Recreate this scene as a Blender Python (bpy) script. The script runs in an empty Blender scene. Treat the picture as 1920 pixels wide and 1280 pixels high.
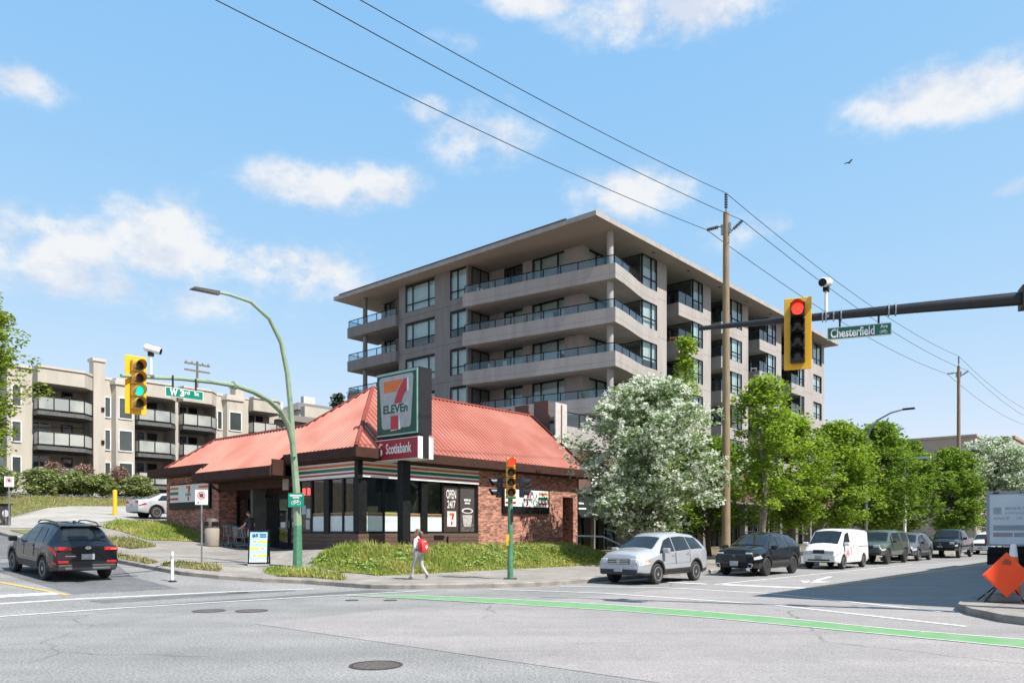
import bpy, bmesh, math, random
from mathutils import Vector, Matrix, Euler
random.seed(7)
R = math.radians
scene = bpy.context.scene
C = scene.collection
# ---------------------------------------------------------------- camera
EYE = 1.7
cd = bpy.data.cameras.new('camera'); cam = bpy.data.objects.new('camera', cd); C.objects.link(cam)
cam.location = (0, 0, EYE); cam.rotation_euler = (R(90), 0, 0)
cd.sensor_width = 36.0; cd.lens = 36.0 * 1450 / 1920; cd.shift_y = (998 - 640) / 1920
cd.clip_start = 0.1; cd.clip_end = 6000
scene.camera = cam
# ---------------------------------------------------------------- light
SUN_AZ = math.atan2(0.80, -0.60); SUN_EL = R(55)          # azimuth from +Y towards +X
sd = bpy.data.lights.new('sun', 'SUN'); sun = bpy.data.objects.new('sun', sd); C.objects.link(sun)
sd.energy = 5.0; sd.angle = R(0.53); sd.color = (1.0, 0.955, 0.89)
sun_dir = Vector((math.sin(SUN_AZ) * math.cos(SUN_EL), math.cos(SUN_AZ) * math.cos(SUN_EL), math.sin(SUN_EL)))
sun.rotation_euler = sun_dir.to_track_quat('Z', 'Y').to_euler(); sun.location = (30, -30, 60)
vs = scene.view_settings
vs.view_transform = 'Standard'; vs.look = 'None'; vs.gamma = 1.0; vs.use_curve_mapping = False
vs.exposure = 0.72
# ---------------------------------------------------------------- world: sky and cumulus
SKY_STRENGTH = 0.15
world = bpy.data.worlds.new('World'); scene.world = world; world.use_nodes = True
def build_world():
    nt = world.node_tree; nt.nodes.clear(); N = nt.nodes.new; L = nt.links.new
    def val(x): return x
    def mth(op, a, b=None, c=None, clamp=False):
        n = N('ShaderNodeMath'); n.operation = op; n.use_clamp = clamp
        for i, x in enumerate((a, b, c)):
            if x is None: continue
            if isinstance(x, (int, float)): n.inputs[i].default_value = x
            else: L(x, n.inputs[i])
        return n.outputs[0]
    sky = N('ShaderNodeTexSky'); sky.sky_type = 'NISHITA'; sky.sun_disc = False
    sky.sun_elevation = SUN_EL; sky.sun_rotation = SUN_AZ
    sky.altitude = 50; sky.air_density = 1.0; sky.dust_density = 0.3; sky.ozone_density = 1.5
    tc = N('ShaderNodeTexCoord'); sep = N('ShaderNodeSeparateXYZ'); L(tc.outputs['Generated'], sep.inputs[0])
    x, y, z = sep.outputs
    az = mth('ARCTAN2', x, y); el = mth('ARCSINE', z)
    n1 = N('ShaderNodeTexNoise'); n1.inputs['Scale'].default_value = 9; n1.inputs['Detail'].default_value = 9; n1.inputs['Roughness'].default_value = 0.6
    mp = N('ShaderNodeMapping'); L(tc.outputs['Generated'], mp.inputs[0]); mp.inputs['Scale'].default_value = (1, 1, 1.5)
    L(mp.outputs[0], n1.inputs['Vector'])
    n2 = N('ShaderNodeTexNoise'); n2.inputs['Scale'].default_value = 34; n2.inputs['Detail'].default_value = 7; n2.inputs['Roughness'].default_value = 0.62
    L(mp.outputs[0], n2.inputs['Vector'])
    n3 = N('ShaderNodeTexNoise'); n3.inputs['Scale'].default_value = 9; n3.inputs['Detail'].default_value = 9; n3.inputs['Roughness'].default_value = 0.6
    mp3 = N('ShaderNodeMapping'); L(tc.outputs['Generated'], mp3.inputs[0]); mp3.inputs['Scale'].default_value = (1, 1, 1.5); mp3.inputs['Location'].default_value = (.022, -.016, .035); L(mp3.outputs[0], n3.inputs['Vector'])
    nz = mth('ADD', mth('MULTIPLY', mth('SUBTRACT', n1.outputs['Fac'], 0.5), 3.0), mth('MULTIPLY', mth('SUBTRACT', n2.outputs['Fac'], 0.5), 2.0))
    # cloud banks as (azimuth, elevation, half width, half height, weight), degrees; the frame's own and their kin round the sky
    banks = []
    def pxy(u, v, w, h, k):
        X = (u - 960) / 1450; Z = (998 - v) / 1450
        a = math.degrees(math.atan2(X, 1)); e = math.degrees(math.atan2(Z, math.hypot(X, 1)))
        s = math.cos(math.radians(a)) * 57.3 / 1450
        banks.append((a, e, w * s / math.cos(math.radians(e)), h * s * math.cos(math.radians(e)), k))
    pxy(90, 460, 170, 85, 1.0); pxy(300, 450, 130, 95, 1.0); pxy(520, 500, 190, 70, 0.9); pxy(100, 520, 260, 60, .85)
    pxy(30, 150, 85, 42, .95); pxy(600, 350, 150, 52, 1.0); pxy(700, 345, 100, 48, .9)
    pxy(900, 255, 130, 75, .72); pxy(800, 205, 60, 32, .8); pxy(1190, 360, 150, 62, .8); pxy(1400, 440, 130, 60, .45)
    pxy(1260, 25, 200, 65, 1.0); pxy(1000, 5, 100, 34, .85); pxy(1780, 175, 190, 62, 1.05); pxy(1900, 350, 60, 30, .5)
    pxy(330, 560, 330, 60, .55); pxy(860, 85, 80, 30, .4)
    rr = random.Random(3)
    for i in range(16):
        a = 55 + i * 16 + rr.uniform(-5, 5)
        banks.append((a if a < 180 else a - 360, rr.uniform(8, 42), rr.uniform(6, 14), rr.uniform(3, 5), rr.uniform(.7, 1)))
    tot = None
    for (a, e, w, h, k) in banks:
        d = mth('SUBTRACT', az, R(a))
        if abs(a) > 120: d = mth('WRAP', d, math.pi, -math.pi)
        dx = mth('DIVIDE', d, R(w)); dy = mth('DIVIDE', mth('SUBTRACT', el, R(e)), R(h))
        r2 = mth('ADD', mth('MULTIPLY', dx, dx), mth('MULTIPLY', dy, dy))
        g = mth('MULTIPLY', mth('EXPONENT', mth('MULTIPLY', r2, -1.1)), k * 1.25)
        tot = g if tot is None else mth('MAXIMUM', tot, g)
    dens = mth('ADD', tot, mth('MULTIPLY', nz, mth('ADD', mth('MULTIPLY', tot, .60), .14)))
    ss = N('ShaderNodeMapRange'); ss.interpolation_type = 'SMOOTHSTEP'
    ss.inputs['From Min'].default_value = 0.31; ss.inputs['From Max'].default_value = 1.18; L(dens, ss.inputs['Value'])
    ss.inputs['To Max'].default_value = 0.93
    # clouds' shaded sides painted in: greyer where noise thickens towards the sun
    cr = N('ShaderNodeMix'); cr.data_type = 'RGBA'
    cr.inputs['A'].default_value = (2.85, 3.1, 3.6, 1); cr.inputs['B'].default_value = (3.75, 3.78, 3.82, 1)
    sh = N('ShaderNodeMapRange'); sh.inputs['From Min'].default_value = -.10; sh.inputs['From Max'].default_value = .08; L(mth('SUBTRACT', n1.outputs['Fac'], n3.outputs['Fac']), sh.inputs['Value']); L(sh.outputs[0], cr.inputs['Factor'])
    # the photograph's even, light cyan sky: one tone curve per channel over the whole sky
    sc = N('ShaderNodeSeparateColor'); L(sky.outputs[0], sc.inputs[0]); hs = N('ShaderNodeCombineColor')
    for i, (k, g) in enumerate(((1.142, .72), (1.93, .34), (3.35, .10))): L(mth('MULTIPLY', mth('POWER', sc.outputs[i], g), k), hs.inputs[i])
    mx = N('ShaderNodeMix'); mx.data_type = 'RGBA'
    L(ss.outputs[0], mx.inputs['Factor']); L(hs.outputs[0], mx.inputs['A']); L(cr.outputs['Result'], mx.inputs['B'])
    bg = N('ShaderNodeBackground'); bg.inputs['Strength'].default_value = SKY_STRENGTH; L(mx.outputs['Result'], bg.inputs['Color'])
    out = N('ShaderNodeOutputWorld'); L(bg.outputs[0], out.inputs[0])
build_world()
# ---------------------------------------------------------------- block grid: a runs along the street to the right, b along the street to the left
TH = math.atan2(1450, 1266)
CA, SA = math.cos(TH), math.sin(TH)
def W(a, b, z=0.0): return Vector((a * CA - b * SA, a * SA + b * CA, z))
def street(b):
    if b < 19: return 0.0
    if b < 21: return 0.015 * (b - 19) ** 2
    if b < 32: return 0.06 * (b - 20)
    return 0.72 + 0.085 * (min(b, 75) - 32)
def smooth(x, lo, hi):
    t = max(0.0, min(1.0, (x - lo) / (hi - lo))); return t * t * (3 - 2 * t)
def lot(a, b):
    z = street(b) + 0.15
    bank = smooth(b, 20.6, 23.6) * smooth(a, 15.6, 18.2) * (1 - smooth(a, 31.5, 34.5)) * (1 - smooth(b, 26, 34))
    z += bank * max(0.0, 1.02 - z)
    z += 0.5 * smooth(b, 36.5, 41.5) * smooth(a, 14.0, 17.5)
    z += 0.45 * smooth(b, 52, 60) * smooth(a, 10, 14)
    z -= smooth(a, 34, 40) * smooth(b, 20, 24) * max(0, street(b) - .0) 
    return z
# ---------------------------------------------------------------- materials
MATS = {}
def M(name, c1, c2=None, scale=4.0, rough=0.6, metal=0.0, bump=0.0, bscale=60.0, spec=0.5, detail=6.0, lo=0.35, hi=0.65, coat=0.0, emit=None, estr=0.0, island=0.0, stretch=None, trans=0.0):
    if name in MATS: return MATS[name]
    m = bpy.data.materials.new(name); m.use_nodes = True; nt = m.node_tree; N = nt.nodes.new; L = nt.links.new
    p = nt.nodes['Principled BSDF']
    p.inputs['Roughness'].default_value = rough; p.inputs['Metallic'].default_value = metal
    p.inputs['Specular IOR Level'].default_value = spec; p.inputs['Coat Weight'].default_value = coat
    p.inputs['Coat Roughness'].default_value = 0.04
    tc = N('ShaderNodeTexCoord'); vec = tc.outputs['Object']
    if stretch:
        mp = N('ShaderNodeMapping'); mp.inputs['Scale'].default_value = stretch; L(vec, mp.inputs[0]); vec = mp.outputs[0]
    if c2 is None: c2 = tuple(x * 0.86 for x in c1)
    nz = N('ShaderNodeTexNoise'); nz.inputs['Scale'].default_value = scale; nz.inputs['Detail'].default_value = detail; L(vec, nz.inputs['Vector'])
    mr = N('ShaderNodeMapRange'); mr.inputs['From Min'].default_value = lo; mr.inputs['From Max'].default_value = hi; L(nz.outputs['Fac'], mr.inputs['Value'])
    mx = N('ShaderNodeMix'); mx.data_type = 'RGBA'; mx.inputs['A'].default_value = (*c1, 1); mx.inputs['B'].default_value = (*c2, 1)
    L(mr.outputs[0], mx.inputs['Factor']); col = mx.outputs['Result']
    if island:
        g = N('ShaderNodeNewGeometry'); h = N('ShaderNodeHueSaturation')
        a = N('ShaderNodeMapRange'); a.inputs['To Min'].default_value = 1 - island; a.inputs['To Max'].default_value = 1 + island
        L(g.outputs['Random Per Island'], a.inputs['Value']); L(a.outputs[0], h.inputs['Value']); L(col, h.inputs['Color']); col = h.outputs[0]
    L(col, p.inputs['Base Color'])
    if bump:
        b = N('ShaderNodeBump'); b.inputs['Strength'].default_value = bump; b.inputs['Distance'].default_value = 0.02
        n2 = N('ShaderNodeTexNoise'); n2.inputs['Scale'].default_value = bscale; n2.inputs['Detail'].default_value = 4; L(tc.outputs['Object'], n2.inputs['Vector'])
        L(n2.outputs['Fac'], b.inputs['Height']); L(b.outputs[0], p.inputs['Normal'])
    if emit:
        p.inputs['Emission Color'].default_value = (*emit, 1); p.inputs['Emission Strength'].default_value = estr
    if trans:
        out = nt.nodes['Material Output']; t = N('ShaderNodeBsdfTranslucent'); L(col, t.inputs[0]); ms = N('ShaderNodeMixShader'); ms.inputs[0].default_value = trans
        L(p.outputs[0], ms.inputs[1]); L(t.outputs[0], ms.inputs[2]); L(ms.outputs[0], out.inputs[0])
    MATS[name] = m; return m
def glass(name, tint, clear=0.6, rough=0.02, refl=1.0):
    """thin pane: tinted see-through plus a Fresnel reflection"""
    if name in MATS: return MATS[name]
    m = bpy.data.materials.new(name); m.use_nodes = True; nt = m.node_tree; nt.nodes.clear(); N = nt.nodes.new; L = nt.links.new
    out = N('ShaderNodeOutputMaterial'); tr = N('ShaderNodeBsdfTransparent'); tr.inputs[0].default_value = (tint[0] * clear, tint[1] * clear, tint[2] * clear, 1)
    gl = N('ShaderNodeBsdfGlossy'); gl.inputs['Roughness'].default_value = rough; gl.inputs['Color'].default_value = (refl, refl, refl, 1)
    fr = N('ShaderNodeFresnel'); ge = N('ShaderNodeNewGeometry'); mi = N('ShaderNodeMapRange'); mi.inputs['To Min'].default_value = 1.5; mi.inputs['To Max'].default_value = 1 / 1.5; L(ge.outputs['Backfacing'], mi.inputs['Value']); L(mi.outputs[0], fr.inputs['IOR'])
    ms = N('ShaderNodeMixShader'); L(fr.outputs[0], ms.inputs[0]); L(tr.outputs[0], ms.inputs[1]); L(gl.outputs[0], ms.inputs[2]); L(ms.outputs[0], out.inputs[0])
    MATS[name] = m; return m
def brick_mat(name, c1, c2, mortar, bw=0.21, bh=0.072, flip=False):
    if name in MATS: return MATS[name]
    m = bpy.data.materials.new(name); m.use_nodes = True; nt = m.node_tree; N = nt.nodes.new; L = nt.links.new
    p = nt.nodes['Principled BSDF']; p.inputs['Roughness'].default_value = 0.85
    tc = N('ShaderNodeTexCoord'); sp = N('ShaderNodeSeparateXYZ'); L(tc.outputs['Object'], sp.inputs[0])
    ad = N('ShaderNodeMath'); ad.operation = 'ADD'; L(sp.outputs[0], ad.inputs[0]); L(sp.outputs[1], ad.inputs[1])
    cb = N('ShaderNodeCombineXYZ'); L(ad.outputs[0], cb.inputs[0]); L(sp.outputs[2], cb.inputs[1])
    bt = N('ShaderNodeTexBrick'); L(cb.outputs[0], bt.inputs['Vector']); bt.inputs['Scale'].default_value = 1.0
    bt.inputs['Brick Width'].default_value = bw; bt.inputs['Row Height'].default_value = bh; bt.inputs['Mortar Size'].default_value = 0.006
    bt.inputs['Color1'].default_value = (*c1, 1); bt.inputs['Color2'].default_value = (*c2, 1); bt.inputs['Mortar'].default_value = (*mortar, 1); bt.inputs['Bias'].default_value = -0.1
    # cells a brick in size give odd dark and pale bricks
    vo = N('ShaderNodeTexVoronoi'); vo.inputs['Scale'].default_value = 1.0; mp = N('ShaderNodeMapping'); mp.inputs['Scale'].default_value = (1 / bw, 1 / bh, 1); L(cb.outputs[0], mp.inputs[0]); L(mp.outputs[0], vo.inputs['Vector'])
    hs = N('ShaderNodeHueSaturation'); mr = N('ShaderNodeMapRange'); mr.inputs['To Min'].default_value = .45; mr.inputs['To Max'].default_value = 1.5
    sx = N('ShaderNodeSeparateColor'); L(vo.outputs['Color'], sx.inputs[0]); L(sx.outputs[0], mr.inputs['Value']); L(mr.outputs[0], hs.inputs['Value']); L(bt.outputs['Color'], hs.inputs['Color'])
    L(hs.outputs[0], p.inputs['Base Color'])
    b = N('ShaderNodeBump'); b.inputs['Strength'].default_value = 0.6; b.inputs['Distance'].default_value = 0.01; b.invert = True; L(bt.outputs['Fac'], b.inputs['Height']); L(b.outputs[0], p.inputs['Normal'])
    MATS[name] = m; return m
# ---------------------------------------------------------------- mesh helpers
class MB:
    def __init__(s): s.v = []; s.f = []; s.mi = []
    def add(s, vs, fs, mi=0):
        o = len(s.v); s.v += [tuple(v) for v in vs]; s.f += [tuple(i + o for i in f) for f in fs]; s.mi += [mi] * len(fs); return s
    def box(s, x0, x1, y0, y1, z0, z1, mi=0):
        return s.add([(x0, y0, z0), (x1, y0, z0), (x1, y1, z0), (x0, y1, z0), (x0, y0, z1), (x1, y0, z1), (x1, y1, z1), (x0, y1, z1)],
                     [(0, 3, 2, 1), (4, 5, 6, 7), (0, 1, 5, 4), (1, 2, 6, 5), (2, 3, 7, 6), (3, 0, 4, 7)], mi)
    def prism(s, poly, z0, z1, mi=0):
        n = len(poly); zz0 = z0 if callable(z0) else (lambda p: z0); zz1 = z1 if callable(z1) else (lambda p: z1)
        ar = sum(poly[i][0] * poly[(i + 1) % n][1] - poly[(i + 1) % n][0] * poly[i][1] for i in range(n))
        if ar < 0: poly = poly[::-1]
        return s.add([(p[0], p[1], zz0(p)) for p in poly] + [(p[0], p[1], zz1(p)) for p in poly],
                     [tuple(range(n - 1, -1, -1)), tuple(range(n, 2 * n))] + [(i, (i + 1) % n, n + (i + 1) % n, n + i) for i in range(n)], mi)
    def sideprism(s, poly, y0, y1, mi=0):
        """poly in (x, z), extruded along y"""
        n = len(poly)
        ar = sum(poly[i][0] * poly[(i + 1) % n][1] - poly[(i + 1) % n][0] * poly[i][1] for i in range(n))
        if ar < 0: poly = poly[::-1]
        return s.add([(p[0], y0, p[1]) for p in poly] + [(p[0], y1, p[1]) for p in poly],
                     [tuple(range(n)), tuple(range(2 * n - 1, n - 1, -1))] + [(i, n + i, n + (i + 1) % n, (i + 1) % n) for i in range(n)], mi)
    def tube(s, pts, r, n=10, mi=0, caps=True):
        pts = [Vector(p) for p in pts]; k = len(pts); rs = r if isinstance(r, (list, tuple)) else [r] * k
        o = len(s.v); t0 = (pts[1] - pts[0]).normalized(); up = Vector((0, 0, 1)) if abs(t0.z) < .9 else Vector((1, 0, 0))
        nx = t0.cross(up).normalized()
        for i, p in enumerate(pts):
            t = (pts[min(i + 1, k - 1)] - pts[max(i - 1, 0)]).normalized(); nx = (nx - t * nx.dot(t)).normalized(); ny = t.cross(nx)
            for j in range(n):
                a = 2 * math.pi * j / n; q = p + (nx * math.cos(a) + ny * math.sin(a)) * rs[i]; s.v.append(tuple(q))
        for i in range(k - 1):
            for j in range(n):
                s.f.append((o + i * n + j, o + i * n + (j + 1) % n, o + (i + 1) * n + (j + 1) % n, o + (i + 1) * n + j)); s.mi.append(mi)
        if caps:
            s.f.append(tuple(o + j for j in range(n - 1, -1, -1))); s.mi.append(mi); s.f.append(tuple(o + (k - 1) * n + j for j in range(n))); s.mi.append(mi)
        return s
    def lathe(s, prof, n=16, axis='z', c=(0, 0, 0), mi=0):
        """profile of (radius, height) turned about an axis through c"""
        o = len(s.v); k = len(prof)
        for (r, h) in prof:
            for j in range(n):
                a = 2 * math.pi * j / n; ca, sa = r * math.cos(a), r * math.sin(a)
                q = (ca, sa, h) if axis == 'z' else ((h, ca, sa) if axis == 'x' else (sa, h, ca))
                s.v.append((q[0] + c[0], q[1] + c[1], q[2] + c[2]))
        for i in range(k - 1):
            for j in range(n):
                s.f.append((o + i * n + j, o + i * n + (j + 1) % n, o + (i + 1) * n + (j + 1) % n, o + (i + 1) * n + j)); s.mi.append(mi)
        s.f.append(tuple(o + j for j in range(n - 1, -1, -1))); s.mi.append(mi); s.f.append(tuple(o + (k - 1) * n + j for j in range(n))); s.mi.append(mi)
        return s
    def quad(s, a, b, c, d, mi=0): return s.add([a, b, c, d], [(0, 1, 2, 3)], mi)
    def xf(s, mat):
        s.v = [tuple(mat @ Vector(v)) for v in s.v]; return s
    def build(s, name, mat, parent=None, smooth=False, bevel=0.0):
        me = bpy.data.meshes.new(name); me.from_pydata(s.v, [], s.f)
        mats = mat if isinstance(mat, (list, tuple)) else [mat]
        for m in mats: me.materials.append(m)
        if len(mats) > 1: me.polygons.foreach_set('material_index', s.mi)
        bm = bmesh.new(); bm.from_mesh(me); bmesh.ops.recalc_face_normals(bm, faces=bm.faces); bm.to_mesh(me); bm.free()
        o = bpy.data.objects.new(name, me); C.objects.link(o)
        if smooth:
            me.polygons.foreach_set('use_smooth', [True] * len(me.polygons)); me.set_sharp_from_angle(angle=R(smooth if smooth is not True else 40))
        if bevel:
            b = o.modifiers.new('bevel', 'BEVEL'); b.width = bevel; b.segments = 2; b.limit_method = 'ANGLE'; b.angle_limit = R(40)
        if parent is not None: o.parent = parent
        me.update(); return o
def tag(o, label=None, cat=None, group=None, kind=None):
    if label: o['label'] = label
    if cat: o['category'] = cat
    if group: o['group'] = group
    if kind: o['kind'] = kind
    return o
def empty(name, loc, rz=TH, label=None, cat=None, group=None):
    e = bpy.data.objects.new(name, None); C.objects.link(e); e.location = loc; e.rotation_euler = (0, 0, rz); e.empty_display_size = .3
    return tag(e, label, cat, group)
def dup(o, parent=None):
    c = o.copy(); C.objects.link(c); c.parent = parent
    for ch in list(o.children):
        d = dup(ch, c); d.matrix_parent_inverse = ch.matrix_parent_inverse.copy()
    return c
def lettering(text, size_w, size_h, depth=0.004, squeeze=None, bold=0.0, shear=0.0):
    """text as an MB lying in the local x-z plane, facing -y, its box from (0,0) to (w,h)"""
    cu = bpy.data.curves.new('lettering', 'FONT'); cu.body = text; cu.extrude = 0.0; cu.offset = bold; cu.resolution_u = 3; cu.shear = shear
    ob = bpy.data.objects.new('lettering', cu); C.objects.link(ob)
    dg = bpy.context.evaluated_depsgraph_get(); me = bpy.data.meshes.new_from_object(ob.evaluated_get(dg))
    vs = [v.co.copy() for v in me.vertices]; fs = [tuple(p.vertices) for p in me.polygons]
    bpy.data.objects.remove(ob); bpy.data.curves.remove(cu); bpy.data.meshes.remove(me)
    x0 = min(v.x for v in vs); x1 = max(v.x for v in vs); y0 = min(v.y for v in vs); y1 = max(v.y for v in vs)
    sx = size_w / (x1 - x0) if size_w else size_h / (y1 - y0); sy = size_h / (y1 - y0) if size_h else sx
    mb = MB(); n = len(vs)
    mb.add([((v.x - x0) * sx, -depth, (v.y - y0) * sy) for v in vs], fs)
    return mb
def shift(mb, dx, dy, dz):
    mb.v = [(x + dx, y + dy, z + dz) for x, y, z in mb.v]; return mb
def sheet(name, poly, hf, mat, step=1.0, parent=None, kind='structure', off=0.0, thick=0.0):
    """a ground sheet: a polygon in street coordinates cut on a grid and laid on a height function"""
    bm = bmesh.new(); f = bm.faces.new([bm.verts.new((a, b, 0)) for a, b in poly])
    for ax in (0, 1):
        lo = min(p[ax] for p in poly); hi = max(p[ax] for p in poly); k = math.ceil((lo + 1e-3) / step) * step
        while k < hi - 1e-3:
            no = (1, 0, 0) if ax == 0 else (0, 1, 0); co = (k, 0, 0) if ax == 0 else (0, k, 0)
            bmesh.ops.bisect_plane(bm, geom=bm.verts[:] + bm.edges[:] + bm.faces[:], plane_co=co, plane_no=no); k += step
    for v in bm.verts:
        a, b = v.co.x, v.co.y; v.co = W(a, b, hf(a, b) + off)
    bmesh.ops.recalc_face_normals(bm, faces=bm.faces)
    if sum(f.normal.z for f in bm.faces) < 0: bmesh.ops.reverse_faces(bm, faces=bm.faces)
    me = bpy.data.meshes.new(name); bm.to_mesh(me); bm.free(); me.materials.append(mat)
    me.polygons.foreach_set('use_smooth', [True] * len(me.polygons))
    o = bpy.data.objects.new(name, me); C.objects.link(o)
    if parent: o.parent = parent
    elif kind: o['kind'] = kind
    return o
def strip(name, pts, w, hf, mat, parent, off=0.008, step=0.7):
    """a painted line of width w along points in street coordinates"""
    P = [Vector((a, b)) for a, b in pts]; Q = [P[0]]
    for i in range(len(P) - 1):
        n = max(1, int((P[i + 1] - P[i]).length / step))
        for k in range(1, n + 1): Q.append(P[i].lerp(P[i + 1], k / n))
    vs = []; fs = []
    for i, p in enumerate(Q):
        t = (Q[min(i + 1, len(Q) - 1)] - Q[max(i - 1, 0)]).normalized(); n = Vector((-t.y, t.x)) * w / 2
        for q in (p + n, p - n): vs.append(W(q.x, q.y, hf(q.x, q.y) + off))
    fs = [(2 * i, 2 * i + 1, 2 * i + 3, 2 * i + 2) for i in range(len(Q) - 1)]
    return MB().add(vs, fs).build(name, mat, parent)
# ================================================================ ground, roads, kerbs, markings
def ground_material(name, c1, c2, grain, cracks=0.0, seams=0.0, stain=0.25):
    m = bpy.data.materials.new(name); m.use_nodes = True; nt = m.node_tree; N = nt.nodes.new; L = nt.links.new
    p = nt.nodes['Principled BSDF']; p.inputs['Roughness'].default_value = 0.9; p.inputs['Specular IOR Level'].default_value = 0.25
    tc = N('ShaderNodeTexCoord'); v = tc.outputs['Object']
    def noise(s, d, r=.6):
        n = N('ShaderNodeTexNoise'); n.inputs['Scale'].default_value = s; n.inputs['Detail'].default_value = d; n.inputs['Roughness'].default_value = r; L(v, n.inputs['Vector']); return n.outputs['Fac']
    def rng(x, a, b, lo, hi):
        n = N('ShaderNodeMapRange'); n.inputs[1].default_value = a; n.inputs[2].default_value = b; n.inputs[3].default_value = lo; n.inputs[4].default_value = hi; L(x, n.inputs[0]); return n.outputs[0]
    def mul(c, f):
        n = N('ShaderNodeMix'); n.data_type = 'RGBA'; n.blend_type = 'MULTIPLY'; n.inputs['Factor'].default_value = 1; L(c, n.inputs['A']); L(f, n.inputs['B']); return n.outputs['Result']
    mx = N('ShaderNodeMix'); mx.data_type = 'RGBA'; mx.inputs['A'].default_value = (*c1, 1); mx.inputs['B'].default_value = (*c2, 1); L(rng(noise(.35, 5), .35, .65, 0, 1), mx.inputs['Factor'])
    col = mul(mx.outputs['Result'], rng(noise(1.6, 8, .7), .3, .7, 1 - stain, 1 + stain * .5))
    sp = noise(28, 3, .8); col = mul(col, rng(sp, .35, .65, 1 - grain, 1 + grain))
    col = mul(col, rng(noise(110, 2, .8), .32, .68, 1 - grain * .9, 1 + grain * .9))
    # tyre-worn streaks along both streets
    mp = N('ShaderNodeMapping'); mp.inputs['Rotation'].default_value = (0, 0, -TH); mp.inputs['Scale'].default_value = (.06, .9, 1); L(v, mp.inputs[0])
    ns = N('ShaderNodeTexNoise'); ns.inputs['Scale'].default_value = 1; ns.inputs['Detail'].default_value = 5; L(mp.outputs[0], ns.inputs['Vector']); col = mul(col, rng(ns.outputs['Fac'], .35, .7, 1.05, .88))
    h = sp
    if cracks:
        dn = N('ShaderNodeTexNoise'); dn.inputs['Scale'].default_value = 1.2; dn.inputs['Detail'].default_value = 5; L(v, dn.inputs['Vector'])
        ad = N('ShaderNodeMix'); ad.data_type = 'VECTOR'; ad.inputs['Factor'].default_value = .35; L(v, ad.inputs[4]); L(dn.outputs['Color'], ad.inputs[5])
        vo = N('ShaderNodeTexVoronoi'); vo.feature = 'DISTANCE_TO_EDGE'; vo.inputs['Scale'].default_value = cracks; L(ad.outputs[1], vo.inputs['Vector'])
        c = rng(vo.outputs['Distance'], 0.0, .006, .0, 1); gate = rng(noise(.22, 3), .5, .6, 1, .45)
        g2 = N('ShaderNodeMath'); g2.operation = 'MAXIMUM'; L(c, g2.inputs[0]); L(gate, g2.inputs[1]); 
        inv = rng(noise(.22, 3), .5, .58, 1, 0); g3 = N('ShaderNodeMath'); g3.operation = 'MAXIMUM'; L(c, g3.inputs[0]); L(inv, g3.inputs[1]); col = mul(col, rng(g3.outputs[0], 0, 1, .55, 1))
    if seams:
        mp2 = N('ShaderNodeMapping'); mp2.inputs['Rotation'].default_value = (0, 0, -TH); L(v, mp2.inputs[0])
        bt = N('ShaderNodeTexBrick'); bt.offset = 0; bt.inputs['Scale'].default_value = 1; bt.inputs['Brick Width'].default_value = seams; bt.inputs['Row Height'].default_value = seams; bt.inputs['Mortar Size'].default_value = .012
        for k in ('Color1', 'Color2'): bt.inputs[k].default_value = (1, 1, 1, 1)
        bt.inputs['Mortar'].default_value = (.6, .58, .55, 1); L(mp2.outputs[0], bt.inputs['Vector']); col = mul(col, bt.outputs['Color'])
    L(col, p.inputs['Base Color'])
    b = N('ShaderNodeBump'); b.inputs['Strength'].default_value = .35; b.inputs['Distance'].default_value = .012; L(h, b.inputs['Height']); L(b.outputs[0], p.inputs['Normal'])
    return m
m_asph = ground_material('asphalt', (.245, .238, .228), (.20, .196, .19), .50, cracks=.35, stain=.10)
m_asph2 = ground_material('newer_asphalt', (.15, .15, .152), (.13, .13, .134), .42, cracks=0)
m_conc = ground_material('road_concrete', (.285, .262, .252), (.25, .235, .228), .30, cracks=.22, stain=.10)
m_walk = ground_material('sidewalk_concrete', (.29, .265, .235), (.23, .21, .19), .16, seams=1.5, stain=.3)
m_drive = ground_material('driveway_concrete', (.36, .34, .31), (.30, .285, .265), .12, seams=0, stain=.2)
m_soil = M('soil', (.17, .13, .085), (.10, .08, .05), scale=3, rough=.95, bump=.6, bscale=25)
m_lawn = M('lawn', (.10, .125, .025), (.16, .15, .045), scale=1.4, rough=.95, bump=.8, bscale=30)
m_kerb = M('kerb_concrete', (.30, .27, .235), (.17, .155, .135), scale=2.2, rough=.9, bump=.5, bscale=30)
m_white = M('road_paint_white', (.62, .61, .59), (.42, .41, .40), scale=9, rough=.75, lo=.5, hi=.75)
m_yellow = M('road_paint_yellow', (.62, .40, .07), (.45, .32, .12), scale=7, rough=.75)
m_green = M('road_paint_green', (.115, .265, .105), (.20, .30, .18), scale=2.5, rough=.8, lo=.45, hi=.75)
# earth under everything, out to the horizon
def earth_h(a, b):
    z = min(street(max(b, 0)), 4.2) - 0.12
    return z + 14 * smooth(b, 85, 220) * (1 - smooth(a, 60, 160))
_lines = [-3000, -1500, -700, -350, -160, -80, -40, -20, 0, 10, 19, 21, 26, 32, 40, 50, 60, 70, 75, 85, 95, 110, 130, 160, 200, 240, 350, 700, 1500, 3000]
_vs = [W(a, b, earth_h(a, b)) for b in _lines for a in _lines]; _n = len(_lines)
tag(MB().add(_vs, [(j * _n + i, j * _n + i + 1, (j + 1) * _n + i + 1, (j + 1) * _n + i) for j in range(_n - 1) for i in range(_n - 1)]).build('ground', m_soil), kind='structure')
ST = lambda a, b: street(b)
road = sheet('road', [(-60, -60), (240, -60), (240, 17), (20, 19.5), (14.6, 22), (12.6, 26), (12.6, 130), (-6, 130), (-6, 30), (-60, 30)], ST, m_asph, step=2.5)
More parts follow.
